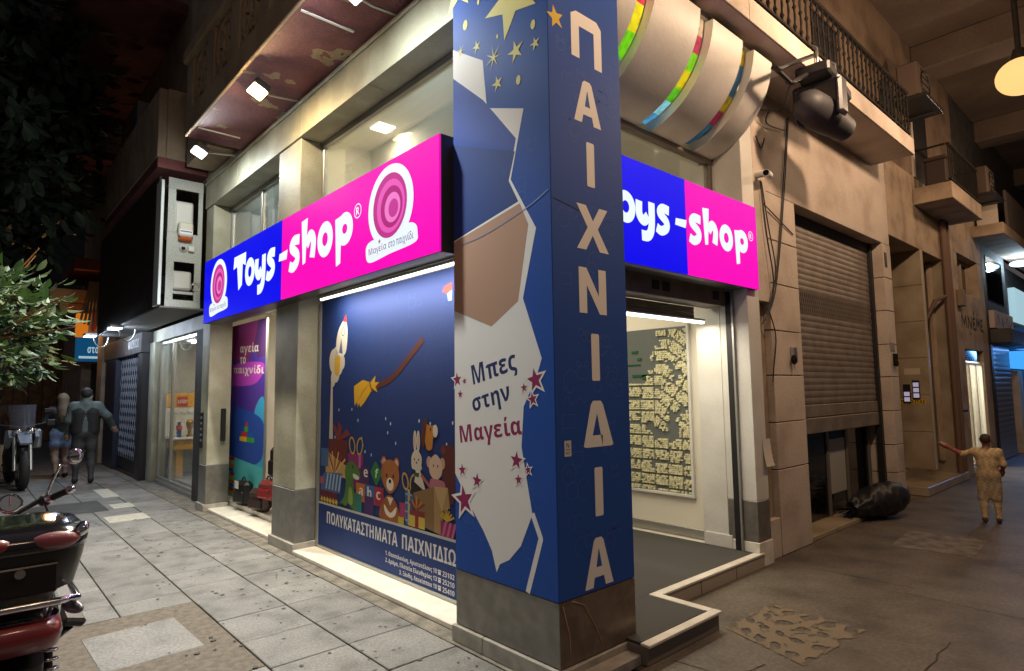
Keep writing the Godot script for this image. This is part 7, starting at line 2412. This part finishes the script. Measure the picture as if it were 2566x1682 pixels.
func people():
	var st := {"right_leg": [Vector3(0.11, 0.48, -0.02), Vector3(0.12, 0.09, 0.12)], "left_leg": [Vector3(-0.11, 0.48, -0.05), Vector3(-0.12, 0.08, -0.03)]}
	var grey := lin(0.085, 0.11, 0.105)
	var p1 := {"right_arm": [Vector3(0.33, 1.22, 0.1), Vector3(0.42, 1.04, 0.0)], "left_arm": [Vector3(-0.26, 1.16, 0.06), Vector3(-0.27, 0.92, -0.1)], "head": -0.9, "beard": 4,
		"extra": [[-0.17, 1.4, 0.02, 0.17, 1.4, 0.02, 0.1, 0.1, 1], [-0.1, 1.28, 0.03, -0.11, 0.98, 0.02, 0.13, 0.12, 7], [0.1, 1.28, 0.03, 0.11, 0.98, 0.02, 0.13, 0.12, 7], [0, 1.46, 0.05, 0, 1.5, 0.04, 0.085, 0.075, 1], [0.19, 1.38, 0.02, 0.33, 1.22, 0.1, 0.075, 0.062, 6], [0.33, 1.22, 0.1, 0.4, 1.08, 0.02, 0.07, 0.06, 6], [-0.19, 1.38, 0.02, -0.26, 1.16, 0.06, 0.07, 0.06, 6]]}
	p1.merge(st)
	person("man in grey green jacket and dark trousers, walking away with elbow out", Vector3(-11.45, 0.0, 0.72), PI / 2 - 0.12, 1.0, [lin(0.4, 0.26, 0.19), grey, lin(0.042, 0.042, 0.045), lin(0.012, 0.012, 0.014), lin(0.012, 0.01, 0.01), lin(0.042, 0.042, 0.045), grey * 0.75, lin(0.012, 0.012, 0.013)], p1)
	var p2 := {"right_arm": [Vector3(0.27, 1.14, 0.06), Vector3(0.3, 0.95, -0.1)], "left_arm": [Vector3(-0.3, 1.16, -0.02), Vector3(-0.33, 0.92, -0.14)], "head": 0.2, "thigh": 0,
		"hair": [[0, 1.62, 0.07, 0, 1.3, 0.12, 0.1, 0.1, 0], [0, 1.4, 0.1, 0, 1.18, 0.13, 0.1, 0.06, 0]], "extra": []}
	p2.merge({"right_leg": [Vector3(0.1, 0.5, -0.08), Vector3(0.1, 0.09, 0.02)], "left_leg": [Vector3(-0.1, 0.5, 0.02), Vector3(-0.1, 0.12, 0.25)]})
	person("woman with long hair, black top and denim shorts walking beside the man", Vector3(-12.75, 0.0, 0.95), PI / 2 + 0.1, 0.95, [lin(0.36, 0.22, 0.16), lin(0.012, 0.012, 0.014), lin(0.2, 0.27, 0.4), lin(0.015, 0.012, 0.012), lin(0.11, 0.075, 0.045), lin(0.36, 0.22, 0.16), lin(0.012, 0.012, 0.014)], p2)
	# dim passers-by far behind
	var far := [[Vector3(-18.5, 0, 2.7), "dim passer-by in dark clothes, leftmost in the far street", 0.3], [Vector3(-20.0, 0, 2.4), "dim passer-by with pale arm in the far street", -0.6], [Vector3(-19.0, 0, 1.75), "dim passer-by in brown, nearest the ochre wall", 1.4]]
	for k in 3:
		var d := {"right_arm": [Vector3(0.28, 1.15, 0.04), Vector3(0.3, 0.92, -0.08)], "left_arm": [Vector3(-0.28, 1.15, -0.02), Vector3(-0.3, 0.9, -0.1)]}
		d.merge({"right_leg": [Vector3(0.1, 0.49, -0.1), Vector3(0.11, 0.09, 0.05)], "left_leg": [Vector3(-0.1, 0.49, 0.04), Vector3(-0.1, 0.1, 0.2)]})
		var c := [lin(0.05, 0.06, 0.055), lin(0.07, 0.05, 0.045), lin(0.12, 0.07, 0.04)][k] as Color
		person(far[k][1], far[k][0], far[k][2], [1.0, 0.97, 0.95][k], [lin(0.34, 0.22, 0.16), c, lin(0.04, 0.04, 0.05), lin(0.02, 0.02, 0.02), lin(0.02, 0.015, 0.012), lin(0.04, 0.04, 0.05), c], d, 0.024)
	# child on the right, arm held out
	var d := {"right_arm": [Vector3(0.26, 1.16, 0.0), Vector3(0.22, 1.0, -0.2)], "left_arm": [Vector3(-0.4, 1.33, 0.02), Vector3(-0.64, 1.47, 0.0)], "head": -0.4, "thigh": 2, "weave": 0.3,
		"extra": [[0, 1.3, 0, 0, 1.0, 0, 0.14, 0.165, 1], [-0.05, 0.95, 0, -0.1, 0.5, -0.02, 0.12, 0.1, 2], [0.05, 0.95, 0, 0.1, 0.5, -0.04, 0.12, 0.1, 2]]}
	d.merge({"right_leg": [Vector3(0.11, 0.48, -0.06), Vector3(0.12, 0.09, 0.02)], "left_leg": [Vector3(-0.1, 0.48, -0.02), Vector3(-0.1, 0.1, 0.14)]})
	person("small child in yellow clothes with one arm stretched out", Vector3(0.7, 0.0, -6.5), 0.15, 0.58, [lin(0.3, 0.15, 0.1), lin(0.5, 0.37, 0.19), lin(0.42, 0.33, 0.2), lin(0.06, 0.03, 0.02), lin(0.04, 0.02, 0.014), lin(0.42, 0.3, 0.15), lin(0.3, 0.08, 0.06)], d, 0.018)

func small_things():
	var a := Vector3(-0.44, 0.14, -5.45)
	var e := Vector3(-0.14, 0.26, -6.25)
	var t := thing("rubbish_sack", "black plastic rubbish sack rolled up beside the shutter threshold", "sack", Vector3(-0.2, 0, -6.0))
	var b := B.new(t.position)
	var f := FastNoiseLite.new()
	f.seed = 8
	f.frequency = 2.6
	f.fractal_octaves = 3
	var d := (e - a).normalized()
	var x := d.cross(Vector3.UP).normalized()
	var y := x.cross(d)
	var P := func(i, j):
		var s = i / 26.0
		var r := 0.21 * pow(sin(PI * clampf(s * 0.9 + 0.06, 0, 1)), 0.35) * lerpf(0.7, 1.12, s)
		var an = TAU * j / 36
		var c := a.lerp(e, s)
		var dir := x * cos(an) + y * sin(an)
		var crease := f.get_noise_3d(dir.x * 0.5 + s * 3.0, dir.y * 0.6, dir.z * 0.6 + s * 0.4) * lerpf(0.05, 0.012, s)
		var q: Vector3 = c + dir * (r + crease)
		q.y = maxf(q.y, 0.006)
		return q
	for i in 26:
		for j in 36:
			var q := []
			var nn := []
			for z in [[i, j], [i + 1, j], [i + 1, j + 1], [i, j + 1]]:
				q.append(P.call(z[0], z[1]))
				var g: Vector3 = (P.call(mini(z[0] + 1, 26), z[1]) - P.call(maxi(z[0] - 1, 0), z[1])).cross(P.call(z[0], z[1] + 1) - P.call(z[0], z[1] - 1)).normalized()
				nn.append(g if g.dot(q[-1] - a.lerp(e, z[0] / 26.0)) >= 0.0 else -g)
			b.sm(q[0], q[1], q[2], nn[0], nn[1], nn[2])
			b.sm(q[0], q[2], q[3], nn[0], nn[2], nn[3])
	for s in [0, 26]:
		for j in 36:
			b.tri(a if s == 0 else e, P.call(s, j), P.call(s, j + 1), d * (-1 if s == 0 else 1))
	var pl := mk(lin(0.007, 0.007, 0.008), 0.46)
	obj("film", b, pl, t)
	b = B.new(t.position)
	for i in 7:
		var an := TAU * i / 7.0
		b.tri(a + d * 0.04, a - d * 0.12 + x * cos(an) * 0.12 + y * sin(an) * 0.07 + Vector3(0, 0.0, 0), a - d * 0.1 + x * cos(an + 0.7) * 0.12 + y * sin(an + 0.7) * 0.07, -d)
	obj("knot", b, pl, t)
	# cartons stacked by the far wall
	for q in [[-15.3, 1.75, 0.55, 0.42, "lower brown carton standing behind the walking woman"], [-15.35, 2.35, 0.5, 0.5, "second brown carton, left behind the walking woman"]]:
		t = thing("carton", q[4], "box", Vector3(q[0], 0, q[1]), "cartons on the far pavement")
		part(t, "body", mk(lin(0.3, 0.19, 0.1), 0.8), Vector3(q[0] - 0.25, 0.0, q[1] - 0.28), Vector3(q[0] + 0.25, q[2], q[1] + 0.28), 0.01)
		part(t, "tape", mk(lin(0.4, 0.28, 0.16), 0.4), Vector3(q[0] + 0.251, q[2] * 0.2, q[1] - 0.03), Vector3(q[0] + 0.253, q[2], q[1] + 0.03))
	# key box on the left pier and a notice board
	t = thing("notice_strip", "narrow dark notice strip on the pier left of the banner", "notice", Vector3(-7.0, 1.0, -0.09))
	part(t, "plate", M.black, Vector3(-7.12, 0.85, -0.099), Vector3(-6.98, 1.35, -0.088), 0.004)
	b = B.new(t.position)
	var p := Print.new(b, Vector3(-7.11, 0.9, -0.088), Vector3(1, 0, 0), Vector3(0, 1, 0))
	for i in 5:
		p.rect(0.02, 0.04 + i * 0.08, 0.1, 0.07 + i * 0.08, lin(0.25, 0.25, 0.27))
	obj("lines", b, M.print, t)
	t = get_node("corner_shop")
	part(t, "pull_handle", M.black, Vector3(-6.8, 0.95, -0.329), Vector3(-6.75, 1.4, -0.27), 0.006)
